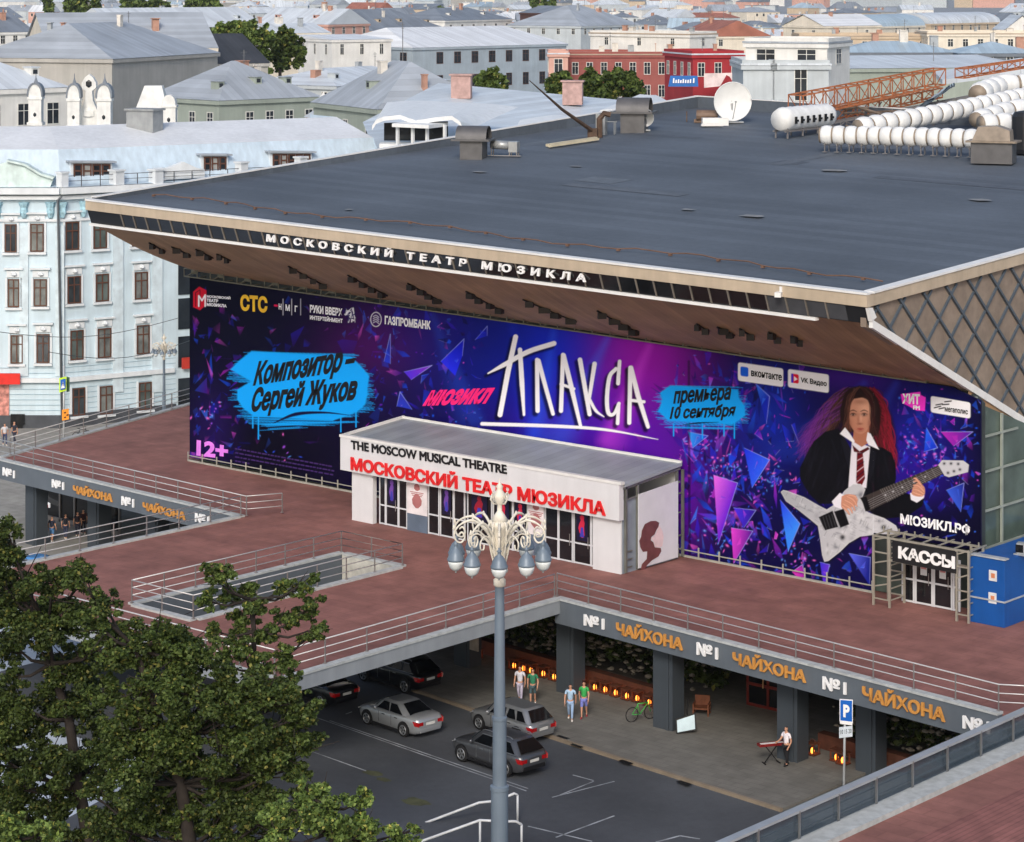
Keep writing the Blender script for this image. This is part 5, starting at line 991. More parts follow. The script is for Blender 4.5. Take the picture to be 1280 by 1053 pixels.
# ---- hall with the long curved white roof behind the theatre
P0 = at_d(470, 192, 214); P1 = at_d(850, 172, 226); R0 = at_d(548, 104, 262); R1 = at_d(838, 131, 262)
hall = thing('hall', 'hall with long pale seamed roof and two curved canopies behind the theatre', 'hall', (P0.x, P0.y, ZS))
q = MB(); M0 = P0*.55+R0*.45+Vector((-6, 0, -.6)); M1 = P1*.55+R1*.45+Vector((0, 0, -.6)); G0 = P0+(R0-P0)*2+Vector((0, 0, -14)); G1 = P1+(R1-P1)*2+Vector((0, 0, -12))
q.grid([[P0+(P1-P0)*i/20 for i in range(21)], [M0+(M1-M0)*i/20 for i in range(21)], [R0+(R1-R0)*i/20 for i in range(21)], [G0+(G1-G0)*i/20 for i in range(21)]]); ob('roof', q, mat('hall_roof', (204, 214, 222), .45, var=.1, scale=.3, seam=(0, 1.1, .05, .8)), hall)
q = MB(); q.prism([(P0.x, P0.y, ZS), (P1.x, P1.y, ZS), (P1.x, P1.y, P1.z-.1), (P0.x, P0.y, P0.z-.1)], (-.6, 1, 0)); ob('wall', q, wallm('white'), hall)
def canopy(pts, back, m, nm='canopy'):
    # arched front edge sweeping back into the main roof
    q = MB(); F_ = [at_d(*p) for p in pts]; Bk = [at_d(*p) for p in back]; rr = []
    for s in np.linspace(0, 1, 6): rr.append([a.lerp(b, s) for a, b in zip(F_, Bk)])
    q.grid(rr); q.grid([F_, [p+Vector((0, 0, -.35)) for p in F_]]); return ob(nm, q, m, hall)
mh = mat('canopy_white', (228, 232, 234), .5, var=.06, streak=.1)
canopy([(465, 158, 208), (470, 150, 208), (480, 146, 208), (500, 144, 208), (520, 151, 207), (545, 147, 207), (565, 145, 207), (575, 152, 207), (580, 165, 207)], [(484, 128, 232), (496, 127, 232), (510, 126, 233), (530, 126, 234), (548, 127, 234), (566, 128, 234), (590, 129, 234), (615, 130, 234), (648, 134, 234)], mh)
canopy([(750, 138, 208), (770, 136, 208), (785, 131.5, 208), (800, 131.5, 208), (815, 133, 208), (830, 140, 208)], [(800, 118, 228), (805, 118.5, 228), (812, 119, 228), (820, 119, 228), (830, 124, 228), (842, 131, 228)], mh)
canopy([(640, 170, 209), (680, 163, 209), (700, 156, 209), (706, 154, 209), (712, 157, 209), (716, 163, 209)], [(650, 150, 222), (675, 146, 223), (690, 144, 223), (700, 144, 223), (712, 146, 223), (730, 150, 223)], mh)
q = MB(); c = at_d(520, 182, 211)
for px, py, d in ((497, 170, 206), (516, 172, 206), (534, 176, 206), (556, 172, 207)):
    a = at_d(px, py-13, d); q.box((a.x, a.y, a.z-1.3), (.22, .22, 3))
a, b, c_, d_ = at_d(490, 159, 205.5), at_d(536, 161, 205), at_d(560, 158, 208), at_d(512, 156, 209); q.prism([a, b, c_, d_], (0, 0, .3)); ob('verandah', q, mh, hall)
q = MB(); q.prism([at_d(480, 176, 212), at_d(560, 176, 212), at_d(560, 152, 212), at_d(480, 154, 212)], FW*.4); ob('verandah_glazing', q, m_wg, hall)
q = MB(); q.obox(at_d(474, 186, 207), RT*7, FW*2.4, (0, 0, .4)); ob('balcony', q, mh, hall)
for px, py, s_ in ((577, 105, 1.2), (716, 113, 1.2)):
    a = at_d(px, py, 255); q = MB(); q.box((a.x, a.y, a.z-.3), (1.7*s_, 1.1*s_, 2.4), .6); q.box((a.x, a.y, a.z+.95), (2*s_, 1.4*s_, .16), .6); ob('chimney', q, mat('chimney_pink', (176, 146, 140), .8, var=.2, scale=2), hall)
# ---- ornate white rooftop turrets behind the mansard roof
def turret(px, py, w_, h_, d, label, dome=True):
    a = at_d(px, py, d); k = d/3080; W_, H_ = w_*k, h_*k; root = thing('rooftop_turret', label, 'turret', a, math.atan2(RT.y, RT.x), 'ornate white rooftop turrets')
    q = MB(); q.box((0, 0, H_*.25), (W_, W_, H_*.5)); q.box((0, 0, H_*.52), (W_*1.15, W_*1.15, H_*.05)); q.box((0, 0, H_*.02), (W_*1.2, W_*1.2, H_*.06))
    pts = [(W_*.5*math.cos(t), -W_*.5, H_*.54+H_*.26*math.sin(t)**.8) for t in np.linspace(0, math.pi, 11)]; q.prism(pts, (0, W_, 0)); ob('shaft', q, mat('turret_white', (228, 230, 228), .7, var=.1, scale=1.5, streak=.14), root, local=True)
    if dome: q = MB(); q.prism([(p[0]*1.25, p[1]-W_*.05, p[2]+H_*.03) for p in pts]+[(p[0]*1.0, p[1]-W_*.05, p[2]-H_*.01) for p in pts[::-1]], (0, W_*1.1, 0)); q.lathe((0, 0, H_*.8), [(W_*.2, 0), (W_*.12, H_*.06), (W_*.04, H_*.12), (.03, H_*.2)], 8); ob('cap', q, ROOFS['slate'], root, local=True)
    q = MB(); q.lathe((0, -W_*.5, H_*.2), [(.02, -W_*.18), (W_*.12, -W_*.08), (W_*.12, W_*.08), (.02, W_*.18)], 8, 1, .3); ob('niche', q, m_wg, root, local=True)
turret(45, 156, 16, 64, 262, 'ornate white rooftop turret standing alone on the left')
turret(93, 160, 15, 68, 256, 'ornate white rooftop turret left of the pointed white gable'); turret(131, 160, 17, 68, 256, 'ornate white rooftop turret right of the pointed white gable')
turret(212, 160, 17, 52, 258, 'small white turret with pyramid cap right of the white sloped gable', False)
a = at_d(111, 160, 257); k = 257/3080; gbl = thing('rooftop_gable', 'pointed white ornate gable between two turrets', 'gable', a, math.atan2(RT.y, RT.x))
q = MB(); q.prism([(x*k, 0, y*k) for x, y in ((-12, 0), (12, 0), (11, 20), (5, 34), (4, 46), (9, 50), (9, 56), (5, 63), (0, 67), (-5, 63), (-9, 56), (-9, 50), (-4, 46), (-5, 34), (-11, 20))], (0, 1.0, 0)); q.lathe((0, 0, 18*k), [(.1, -.5), (.6, -.3), (.6, .3), (.1, .5)], 10, 1, .4); ob('gable_wall', q, MATS['turret_white'], gbl, local=True); q = MB(); q.lathe((0, -.05, 55*k), [(.05, -.4), (.3, -.2), (.3, .2), (.05, .4)], 8, 1, .3); ob('niche', q, m_wg, gbl, local=True)
a = at_d(193, 160, 262); k = 262/3080; gbl = thing('rooftop_gable', 'broad white sloped gable right of the grey chimney box', 'gable', a, math.atan2(RT.y, RT.x))
q = MB(); q._add([(-25*k, 0, 0), (17*k, 0, 0), (17*k, 3, 0), (-25*k, 3, 0), (-24*k, 0, 22*k), (16*k, 0, 22*k), (16*k, 3, 22*k), (-24*k, 3, 22*k), (-14*k, .8, 52*k), (8*k, .8, 52*k), (8*k, 2.2, 52*k), (-14*k, 2.2, 52*k)], [(0,1,5,4), (1,2,6,5), (2,3,7,6), (3,0,4,7), (4,5,9,8), (5,6,10,9), (6,7,11,10), (7,4,8,11), (8,9,10,11), (3,2,1,0)]); ob('gable_wall', q, MATS['turret_white'], gbl, local=True)
a = at_d(410, 160, 300); k = 300/3080; tk = thing('rooftop_pavilion', 'small salmon pink rooftop pavilion with a domed lantern', 'pavilion', a, math.atan2(RT.y, RT.x)+.35)
q = MB(); q.box((0, 0, 6*k), (46*k, 4, 14*k)); ob('wall', q, wallm('pink'), tk, local=True); q = MB(); q._add([(-25*k, -2.4, 13*k), (25*k, -2.4, 13*k), (25*k, 2.4, 13*k), (-25*k, 2.4, 13*k), (-10*k, 0, 27*k), (4*k, 0, 27*k)], [(0,1,5,4), (1,2,5), (2,3,4,5), (3,0,4)]); ob('roof', q, ROOFS['pale'], tk, local=True)
q = MB(); q.lathe((-6*k, 0, 26*k), [(7*k, 0), (7*k, 3*k), (5*k, 4*k), (5*k, 9*k), (6*k, 10*k), (5*k, 13*k), (2*k, 16*k), (.3*k, 19*k)], 10); ob('lantern', q, wallm('white'), tk, local=True)
# crimson house details: blue shop sign, torn poster, white doors
cr = thing('shop_sign', 'small blue shop sign with white lettering on the crimson corner house', 'sign', at_d(853, 105, 414))
q = MB(); q.prism([at_d(835.5, 108.5, 413.5), at_d(873, 108.5, 413.5), at_d(872, 95, 413.5), at_d(838, 95, 413.5)], FW*.6); ob('board', q, mat('sign_blue', (36, 104, 178), .5), cr)
q = MB()
for i, (x, h_) in enumerate(((841, 6), (844, 4), (847, 4.6), (850, 3.6), (853, 5), (856, 4), (859, 4), (862, 4.8), (866, 6))): q.prism([at_d(x, 104, 413.3), at_d(x+1.9, 104, 413.3), at_d(x+2.1, 104-h_, 413.3), at_d(x+.5, 104-h_, 413.3)], FW*.1)
ob('sign_marks', q, m_wh, cr)
q = MB(); q.prism([at_d(*p, 415.5) for p in ((880, 92), (926, 91), (926, 101), (918, 106), (912, 96), (908, 94), (900, 108), (880, 110))], FW*-.1); tag(ob('torn_poster', q, mat('torn_paper', (224, 206, 204), .8, var=.2, scale=.8)), 'torn white poster on the crimson corner house wall', 'poster')
# ================================================================ far rooftops, row after row
ORD = ['first', 'second', 'third', 'fourth', 'fifth', 'sixth', 'seventh', 'eighth', 'ninth', 'tenth', 'eleventh', 'twelfth', 'thirteenth', 'fourteenth', 'fifteenth', 'sixteenth', 'seventeenth', 'eighteenth', 'nineteenth', 'twentieth', 'twenty first', 'twenty second', 'twenty third', 'twenty fourth', 'twenty fifth', 'twenty sixth', 'twenty seventh', 'twenty eighth', 'twenty ninth', 'thirtieth']
fr = random.Random(21)
ROWS = [(880, 62, 'nearest'), (1020, 52, 'second'), (1200, 44, 'third'), (1450, 38, 'middle'), (1800, 30, 'fourth last'), (2250, 24, 'third last'), (2800, 22, 'last but one'), (3700, 40, 'last')]
for D, wpx, rn in ROWS:
    x = -70+fr.uniform(0, 30); i = 0
    while x < 1330 and i < 30:
        wd = wpx*fr.uniform(.55, 1.7); zE = fr.uniform(8, 13.5)+(.9 if D > 2000 else 0); d = D*fr.uniform(.95, 1.06); y = -20+(30-zE)*3080/d
        wl = fr.choice(['white', 'white', 'pale', 'beige', 'grey', 'cream', 'white', 'pale', 'pink', 'pale']); rm = fr.choice(['pale', 'grey', 'grey', 'slate', 'blue', 'white', 'pale', 'pale', 'grey', 'slate', 'rust' if fr.random() < .4 else 'grey']); rt = fr.choice(['hip', 'gable', 'hip', 'gable', 'flat', 'shed'])
        tl = fr.uniform(-.02, .03)*wd*(18/D*40)
        rows = [(2.6, 1.7, max(2, int(wd*d/3080/4)), 1.3)] if D < 1500 else []
        g(f'{wl} house, {rm} roof, {ORD[i]} from left in {rn} row of far roofs', (x, y), (x+wd, y+tl), d, fr.uniform(12, 22), rt, fr.uniform(2.5, 5.5), wl, rm, rows, chim=fr.randint(2, 6), small=True, side=False, seed=int(D+x*7), dorm=fr.choice([0, 0, 2, 3]) if D < 1300 else 0, group='far rooftops of the town')
        x += wd*fr.uniform(.95, 1.5); i += 1
# ================================================================ TREES
rt = np.random.default_rng(11)
def leafmesh(name, clumps, size, dens, m, parent, hue=1.0, sq=.8, shell=.45):
    """clumps: (centre Vector, radius); many small folded leaves through each clump's volume"""
    vs, cs = [], []
    for c, r in clumps:
        n = int(dens*r*r); d = rt.normal(size=(n, 3)); d /= np.linalg.norm(d, axis=1)[:, None]; rad = r*(shell+(1-shell)*rt.random(n)**.6)*(1+.3*np.sin(d[:, 0]*7+d[:, 1]*5+c.x)*np.cos(d[:, 2]*6+c.y))
        p = np.array(c)+d*rad[:, None]*np.array((1, 1, sq)); nm_ = rt.normal(size=(n, 3))*.75+np.array((0, 0, .8))+d*.35; nm_ /= np.linalg.norm(nm_, axis=1)[:, None]
        a = np.cross(nm_, rt.normal(size=(n, 3))); a /= np.linalg.norm(a, axis=1)[:, None]; b = np.cross(nm_, a); s = size*rt.uniform(.45, 1.5, n)[:, None]
        nn = nm_*s*.22
        q = np.stack([p-a*s*.55, p+b*s*.36+nn, p+a*s*.6, p-b*s*.36+nn], 1); vs.append(q.reshape(-1, 3))
        t = rt.random(n)[:, None]; tone = rt.uniform(.7, 1.25); yel = (rt.random(n) < .05)[:, None]
        col = np.array((.026, .046, .012))*(1-t)+np.array((.085, .118, .028))*t; col = np.where(yel, np.array((.17, .165, .04)), col)*tone*hue; cs.append(np.repeat(col, 4, 0))
    V_ = np.concatenate(vs); C_ = np.concatenate(cs); off = np.array(wloc(parent)) if parent else np.zeros(3); n = len(V_)
    me = bpy.data.meshes.new(name); me.vertices.add(n); me.vertices.foreach_set('co', (V_-off).ravel()); me.loops.add(n); me.loops.foreach_set('vertex_index', np.arange(n, dtype=np.int32)); me.polygons.add(n//4); me.polygons.foreach_set('loop_start', np.arange(0, n, 4, dtype=np.int32)); me.update(calc_edges=True)
    ca = me.color_attributes.new('leaf', 'FLOAT_COLOR', 'POINT'); cc = np.ones((n, 4), np.float32); cc[:, :3] = C_; ca.data.foreach_set('color', cc.ravel()); me.materials.append(m)
    o = bpy.data.objects.new(name, me); COL.objects.link(o); o.parent = parent; return o
m_leaf = mat('leaf', (255, 255, 255), .55, var=.05, vcol='leaf', spec=.25)
t_ = m_leaf.node_tree; pr_ = t_.nodes['Principled BSDF']; tr_ = t_.nodes.new('ShaderNodeBsdfTranslucent'); ms_ = t_.nodes.new('ShaderNodeMixShader'); ms_.inputs[0].default_value = .15
t_.links.new(pr_.inputs['Base Color'].links[0].from_socket, tr_.inputs['Color']); t_.links.new(pr_.outputs[0], ms_.inputs[1]); t_.links.new(tr_.outputs[0], ms_.inputs[2]); t_.links.new(ms_.outputs[0], t_.nodes['Material Output'].inputs[0])
m_bark = mat('bark', (46, 40, 36), .9, var=.3, scale=4, bump=.6)
def fill(poly_, sp_px, r_, n_try=900, seed=3, gaps=()):
    rg = random.Random(seed); out = []
    def ins(x, y):
        c = False
        for (x1, y1), (x2, y2) in zip(poly_, poly_[1:]+poly_[:1]):
            if (y1 > y) != (y2 > y) and x < (x2-x1)*(y-y1)/(y2-y1)+x1: c = not c
        return c
    for _ in range(n_try):
        x, y = rg.uniform(-20, 420), rg.uniform(690, 1060)
        if ins(x, y) and all((x-a)**2+(y-b)**2 > sp_px**2 for a, b, _ in out) and all((x-a)**2+(y-b)**2 > c*c for a, b, c in gaps): out.append((x, y, r_*rg.uniform(.7, 1.25)))
    return out
def tree(label, clumps, trunk, d, size=.112, dens=2100, hue=1.0, zg=ZS, group=None, tr=.22, lift=None):
    """clumps (px, py, r_px[, dd]); trunk list of (px, py) from the base up"""
    k = d/3080; P = [at_d(x, y, d) for x, y in trunk]; base = Vector((P[0].x, P[0].y, zg)); root = thing('tree', label, 'tree', base, group=group)
    cl = []
    for c in clumps:
        dd = c[3] if len(c) > 3 else rt.uniform(-1, 1)*c[2]*k*1.3
        cl.append((at_d(c[0], c[1], d+dd), c[2]*k))
    q = MB(); pts = [base]+P[1:] if P[0].z > zg else [base]+P; n = len(pts); q.tube(pts, [tr*(1.25-.85*i/(n-1)) for i in range(n)], 9); ob('trunk', q, m_bark, root, smooth=True)
    for c, r in cl:
        s = min(pts[1:], key=lambda p: (p-c).length+max(0, p.z-c.z)*2); mid = s.lerp(c, .5)+Vector((0, 0, -.12*(c-s).length)); q = MB(); q.tube([s, mid, c], [tr*.38, tr*.25, tr*.1], 6)
        for j in range(5):
            e = c+Vector(rt.normal(size=3)*r*.55); q.tube([mid.lerp(c, .4+.12*j), e], [tr*.13, tr*.05], 5)
        ob('limb', q, m_bark, root, smooth=True)
    sub = []
    for c, r in cl:
        sub.append((c, r*.5))
        for j in range(11):
            v = rt.normal(size=3); v /= np.linalg.norm(v); v[2] *= .8; sub.append((c+Vector(v*r*rt.uniform(.5, 1.15)), r*rt.uniform(.18, .44)))
    leafmesh('crown', sub, size, dens, m_leaf, root, hue, .62); return root
tree('tall dark tree filling the left edge in the foreground', [(8, 660, 22), (-10, 690, 36), (26, 725, 34), (66, 735, 36), (100, 725, 20), (-10, 750, 40), (55, 780, 40), (100, 770, 30), (15, 805, 34), (90, 830, 36), (140, 800, 26), (20, 885, 44), (80, 890, 42), (-10, 940, 40), (50, 955, 44), (110, 945, 34), (10, 1010, 44), (70, 1015, 34)]+fill([(-15, 700), (50, 740), (110, 800), (150, 1055), (-15, 1055)], 33, 24, gaps=((20, 800, 22), (60, 815, 14), (95, 865, 13))), [(118, 1240), (112, 1060), (98, 980), (86, 900), (64, 830), (58, 780)], 84, hue=.98)
tree('broad olive green tree in the middle of the foreground group', [(128, 752, 24), (98, 716, 20), (160, 800, 32), (205, 795, 28), (235, 815, 34), (195, 850, 40), (250, 870, 44), (300, 868, 40), (345, 870, 32), (365, 905, 26), (170, 895, 42), (230, 930, 50), (300, 935, 48), (348, 945, 34), (160, 960, 44), (220, 1000, 46), (285, 1005, 48), (330, 1005, 38), (150, 1030, 40)]+fill([(120, 775), (170, 790), (240, 800), (330, 845), (390, 880), (392, 920), (368, 960), (350, 1055), (115, 1055)], 28, 25, seed=5, gaps=((150, 850, 10), (120, 930, 12))), [(255, 1240), (238, 1060), (226, 980), (205, 920), (185, 860), (170, 810)], 80, hue=1.22)
tree('slender tree rising in front of the stair opening', [(262, 716, 13), (276, 722, 17), (258, 752, 13), (280, 748, 18), (306, 738, 18), (318, 760, 20), (352, 738, 14), (376, 736, 14), (392, 722, 9), (388, 760, 18), (360, 772, 20), (402, 784, 15), (386, 796, 15), (300, 780, 20), (270, 790, 14), (335, 796, 22), (358, 822, 18), (304, 812, 22), (332, 836, 24), (282, 826, 16), (365, 850, 15)], [(312, 1240), (306, 1000), (310, 900), (316, 840), (318, 790), (312, 750)], 87, hue=1.6, tr=.17, dens=2900)
tree('bright green young tree top at the bottom edge left of the lamp post', [(350, 1008, 16), (376, 978, 9), (396, 990, 14), (520, 1038, 12), (382, 1000, 22), (362, 1028, 30), (412, 1026, 36), (448, 1004, 20), (462, 1036, 32), (500, 1050, 22), (340, 1050, 24), (430, 1058, 34), (404, 985, 12)], [(420, 1300), (420, 1130), (415, 1040), (412, 1010)], 70, size=.112, hue=2.5, tr=.16)
tree('bright green treetop in the bottom left corner', [(20, 1035, 26), (56, 1036, 20), (-8, 1050, 28), (36, 1060, 28)], [(20, 1300), (22, 1130), (24, 1050)], 70, size=.112, hue=2.4, tr=.16)
def ftree(label, clumps, d, hue=.95, size=.6, group='trees between the houses'):
    k = d/3080; root = thing('tree', label, 'tree', at_d(clumps[0][0], clumps[0][1]+30, d), group=group); b = at_d(clumps[0][0], clumps[0][1], d); q = MB(); q.tube([(b.x, b.y, ZS), b], [.5, .25], 7); ob('trunk', q, m_bark, root)
    sub = []; clumps = clumps+[(x+r*.2, y+r*1.3, r*.9) for x, y, r in clumps]+([(x, y+r*2.4, r*.9) for x, y, r in clumps[:3]] if d < 600 else [])
    for x, y, r in clumps:
        c = at_d(x, y, d+rt.uniform(-1, 1)*r*k); sub.append((c, r*k*.7))
        for j in range(13): v = rt.normal(size=3); v /= np.linalg.norm(v); sub.append((c+Vector(v*r*k*rt.uniform(.6, 1.15)), r*k*rt.uniform(.2, .45)))
    leafmesh('crown', sub, size, 70/size**2, m_leaf, root, hue*2.0); return root
ftree('left tree of the round clump behind the grey plastered block', [(250, 42, 12), (242, 48, 10), (262, 45, 11)], 470)
ftree('broad olive tree in the middle of the round clump behind the grey plastered block', [(285, 42, 15), (305, 38, 14), (325, 45, 15), (300, 52, 14), (275, 50, 12)], 460, 1.2)
ftree('right tree of the round clump behind the grey plastered block', [(350, 48, 13), (362, 44, 10), (372, 56, 9), (345, 58, 10)], 465)
ftree('dark green tree left of the pink chimney behind the curved white roof', [(700, 100, 12), (688, 104, 9), (712, 104, 8)], 330, .85)
ftree('broad dark tree right of the pink chimney in front of the brick red house', [(745, 100, 13), (765, 98, 13), (785, 104, 12), (730, 106, 8), (798, 110, 7)], 330, .85)
ftree('small tree by the chimney of the curved white roof', [(600, 98, 8), (615, 95, 9), (628, 99, 7)], 320, 1.0)
ftree('far tree row standing above the roofs in the upper left', [(85, 4, 8), (100, 3, 9), (118, 5, 8), (60, 6, 6)], 900, 1.0, 1.6)
ftree('far dark tree mass left of the pale far houses', [(158, 7, 9), (172, 5, 9), (190, 7, 9), (205, 9, 7)], 880, .8, 1.6)
ftree('far olive tree mass right of the dark far trees', [(240, 4, 10), (258, 5, 9), (272, 8, 8)], 880, 1.1, 1.6)
ftree('small round far tree beside the dark brown block', [(708, 22, 6), (714, 20, 5)], 780, 1.2, 1.3)
ftree('small far tree on the left of the white arched house', [(552, 15, 6), (560, 18, 5)], 860, 1.0, 1.3)
ftree('far tree row behind the dark brown block', [(668, 3, 6), (680, 4, 6), (690, 3, 5)], 1100, 1.0, 1.8)
# ================================================================ THINGS ON THE THEATRE ROOF
m_hood = mat('hood_grey', (96, 96, 98), .5, var=.15, metal=.3); m_gal = mat('galvanised', (164, 168, 170), .4, var=.15, metal=.4)
def vent(px, py, s, label, rz=.5):
    p = on_roof(px, py); root = thing('roof_vent', label, 'roof vent', p, rz, 'hooded roof vents')
    q = MB(); q.box((0, 0, .5*s), (1.45*s, 1.45*s, 1.2*s)); ob('base', q, m_hood, root, local=True)
    q = MB(); q.box((0, 0, 1.14*s), (2.5*s, 2.0*s, .12*s)); ob('flange', q, m_hood, root, local=True)
    q = MB(); r = .82*s; rows = [[(x, r*math.cos(t), 1.2*s+r*1.0*math.sin(t)) for x in (-1.0*s, 1.0*s)] for t in np.linspace(0, math.pi, 12)]; q.grid(rows)
    q.grid([[(x, (r-.06)*math.cos(t), 1.18*s+(r-.06)*1.0*math.sin(t)) for x in (-.99*s, .99*s)] for t in np.linspace(0, math.pi, 12)]); ob('hood', q, m_hood, root, local=True, smooth=True)
    q = MB(); q.prism([(-.8*s, r*.85*math.cos(t), 1.22*s+r*.85*math.sin(t)) for t in np.linspace(0, math.pi, 12)], (1.6*s, 0, 0)); ob('opening', q, mat('black_void', (10, 10, 12), .9), root, local=True)
vent(592, 197, 1.05, 'grey hooded vent near the left roof edge by the small air unit'); vent(793, 164, 1.2, 'grey hooded vent with the small white dish beside it')
p = on_roof(630, 195); au = thing('air_unit', 'small white air unit on legs next to the grey hooded vent', 'air unit', p, .45)
q = MB(); q.tube([(-.9, 0, .75), (.45, 0, .7)], .3, 10); ob('pipe', q, m_gal, au, local=True, smooth=True); q = MB(); q.box((.7, 0, .62), (.6, .7, .7)); ob('fan_box', q, m_gal, au, local=True); q = MB()
for x in (-.8, .45, .95): q.box((x, .25, .3), (.06, .06, .6)); q.box((x, -.25, .3), (.06, .06, .6))
q.box((.1, -.25, .03), (2.3, .3, .05)); ob('legs', q, m_post, au, local=True)
p = on_roof(742, 172); e_ = at_d(662, 101, 168); bm = thing('crane_boom', 'long leaning rusty boom on a small base by the left roof edge', 'boom', p)
q = MB(); q.tube([p+Vector((0, 0, .4)), p.lerp(e_, .5), e_], [.16, .11, .03], 7); ob('boom', q, mat('rusty_dark', (84, 66, 54), .7, var=.3, scale=3), bm); q = MB(); q.box((p.x, p.y, p.z+.3), (.7, .7, .7), .4); q.tube([p+Vector((.3, .3, 0)), p+Vector((.3, .3, 1.3)), p+Vector((.55, .5, 1.7)), p+Vector((.9, .8, 1.6))], .22, 8); ob('base', q, MATS['rusty_dark'], bm)
q = MB(); a = on_roof(684, 184); b = on_roof(745, 175); q.seg(a+Vector((0, 0, .12)), b+Vector((0, 0, .12)), .3, .18); q.seg(a+Vector((.5, -.4, .1)), b+Vector((.5, -.4, .1)), .25, .15); tag(ob('planks', q, mat('pale_plank', (196, 186, 160), .8)), 'pale wooden planks lying at the foot of the boom', 'planks')
p = on_roof(752, 168); q = MB(); q.box((p.x, p.y, p.z+.7), (.7, .6, 1.5), .4); q.box((p.x+.8, p.y+.6, p.z+.45), (.06, .06, .9)); q.box((p.x+1.0, p.y+.2, p.z+.45), (.06, .06, .9)); q.seg((p.x+.2, p.y+.3, p.z+.9), (p.x+1, p.y+.5, p.z+.9), .06); tag(ob('cabinet', q, m_gal), 'pale metal cabinet with frame between the boom and the vent', 'cabinet')
def dish(px, py, pyb, r, label, back):
    b = on_roof(px, pyb); c = at_d(px, py, (b-O_).dot(FW)); root = thing('satellite_dish', label, 'satellite dish', b, math.atan2(RT.y, RT.x)+.12); c = c-b; c = Vector((c.dot(RT), c.dot(FW), c.z)); q = MB()
    rows = [[(c.x+r*s*math.cos(t)*.98, c.y+.25*r*(1-s*s)-.0, c.z+r*s*math.sin(t)) for t in np.linspace(0, 2*math.pi, 33)[:-1]] for s in (1, .8, .6, .4, .2, .02)]; q.grid(rows, True); q.grid([[(x, y+.06, z) for x, y, z in rw] for rw in rows], True); q.tube(rows[0]+[rows[0][0]], .04, 5); ob('reflector', q, mat('dish_white', (226, 228, 228), .5, var=.05), root, local=True, smooth=True)
    q = MB(); q.tube([(c.x, c.y+.1, c.z-r*.95), (c.x, c.y-r*.55, c.z-r*.3), (c.x, c.y-r*.75, c.z)], .03, 6); q.box((c.x, c.y-r*.75, c.z+.02), (.12, .2, .12)); ob('feed_arm', q, m_gal, root, local=True)
    q = MB(); q.tube([(0, .35, 0), (0, .35, c.z*.9)], .09, 8); q.box((0, .2, .06), (r*1.1, .8, .12)); q.seg((-r*.5, .8, .05), (0, .35, c.z*.8), .06); q.seg((r*.5, .8, .05), (0, .35, c.z*.8), .06); ob('mount', q, m_gal, root, local=True)
dish(916, 127, 154, 1.42, 'large white satellite dish standing near the back roof edge', 1); dish(806.5, 147.5, 164, .62, 'small white satellite dish beside the hooded vent', 1)
p = on_roof(872, 153); q = MB(); q.tube([p+Vector((-.1, 0, .5)), p+Vector((1.2, .9, .5))], .42, 12); q.box((p.x+.2, p.y+.3, p.z+.1), (1.2, .5, .25), .6); q.box((p.x-.7, p.y-.4, p.z+.4), (.06, .06, .8)); tag(ob('blower', q, mat('blower_brown', (112, 92, 78), .6, var=.3, scale=2)), 'squat brown round blower left of the large dish', 'blower')
p = on_roof(902, 157); q = MB(); q.box((p.x-.6, p.y, p.z+.25), (1.9, .9, .55), .75); q.box((p.x-.2, p.y-.9, p.z+.06), (1.6, .5, .14), .75); tag(ob('crate', q, m_white), 'low white box on the roof left of the large dish', 'box')
# wrapped white tank with black marks
def axis(p, q_): return (q_-p).normalized()
m_wrap = mat('white_wrap', (230, 232, 232), .5, var=.1, scale=1.2, bump=.6, streak=.12); m_band = mat('band_tan', (138, 126, 112), .5, var=.2, scale=2)
def lift(px, py, pyb): b = on_roof(px, pyb); return at_d(px, py, (b-O_).dot(FW)), b
a, ab = lift(974, 150, 174); b, bb = lift(1036, 144, 163); tk = thing('wrapped_tank', 'white wrapped horizontal tank with black markings in front of the orange truss', 'tank', ab)
q = MB(); n = 14; q.tube([a+(b-a)*i/n for i in range(n+1)], [.72 if i in (0, n) else .82+.05*(i % 2) for i in range(n+1)], 16); ob('tank', q, m_wrap, tk, smooth=True)
q = MB(); d = axis(a, b); sd = Vector((-d.y, d.x, 0)); sd = -sd if sd.dot(FW) > 0 else sd
for i in range(7):
    c = a+(b-a)*((i+1.2)/8.4)+sd*.86; q.obox(c-d*.22+Vector((0, 0, -.3)), d*.3, sd*.02, (0, 0, .5)); q.obox(c-d*.1+Vector((0, 0, -.15)), d*.34, sd*.03, (0, 0, .14))
ob('black_marks', q, mat('mark_black', (24, 24, 26), .7), tk)
q = MB()
for t in (.05, .35, .65, .95): c = a+(b-a)*t; zc = ab.z+(bb.z-ab.z)*t; q.box((c.x+sd.x*.5, c.y+sd.y*.5, (c.z-.6+zc)/2), (.1, .1, c.z-.6-zc)); q.box((c.x-sd.x*.5, c.y-sd.y*.5, (c.z-.6+zc)/2), (.1, .1, c.z-.6-zc))
q.seg(a+sd*.5+Vector((0, 0, -.8)), b+sd*.5+Vector((0, 0, -.8)), .12); q.seg(a-sd*.5+Vector((0, 0, -.8)), b-sd*.5+Vector((0, 0, -.8)), .12); ob('stand', q, m_post, tk)
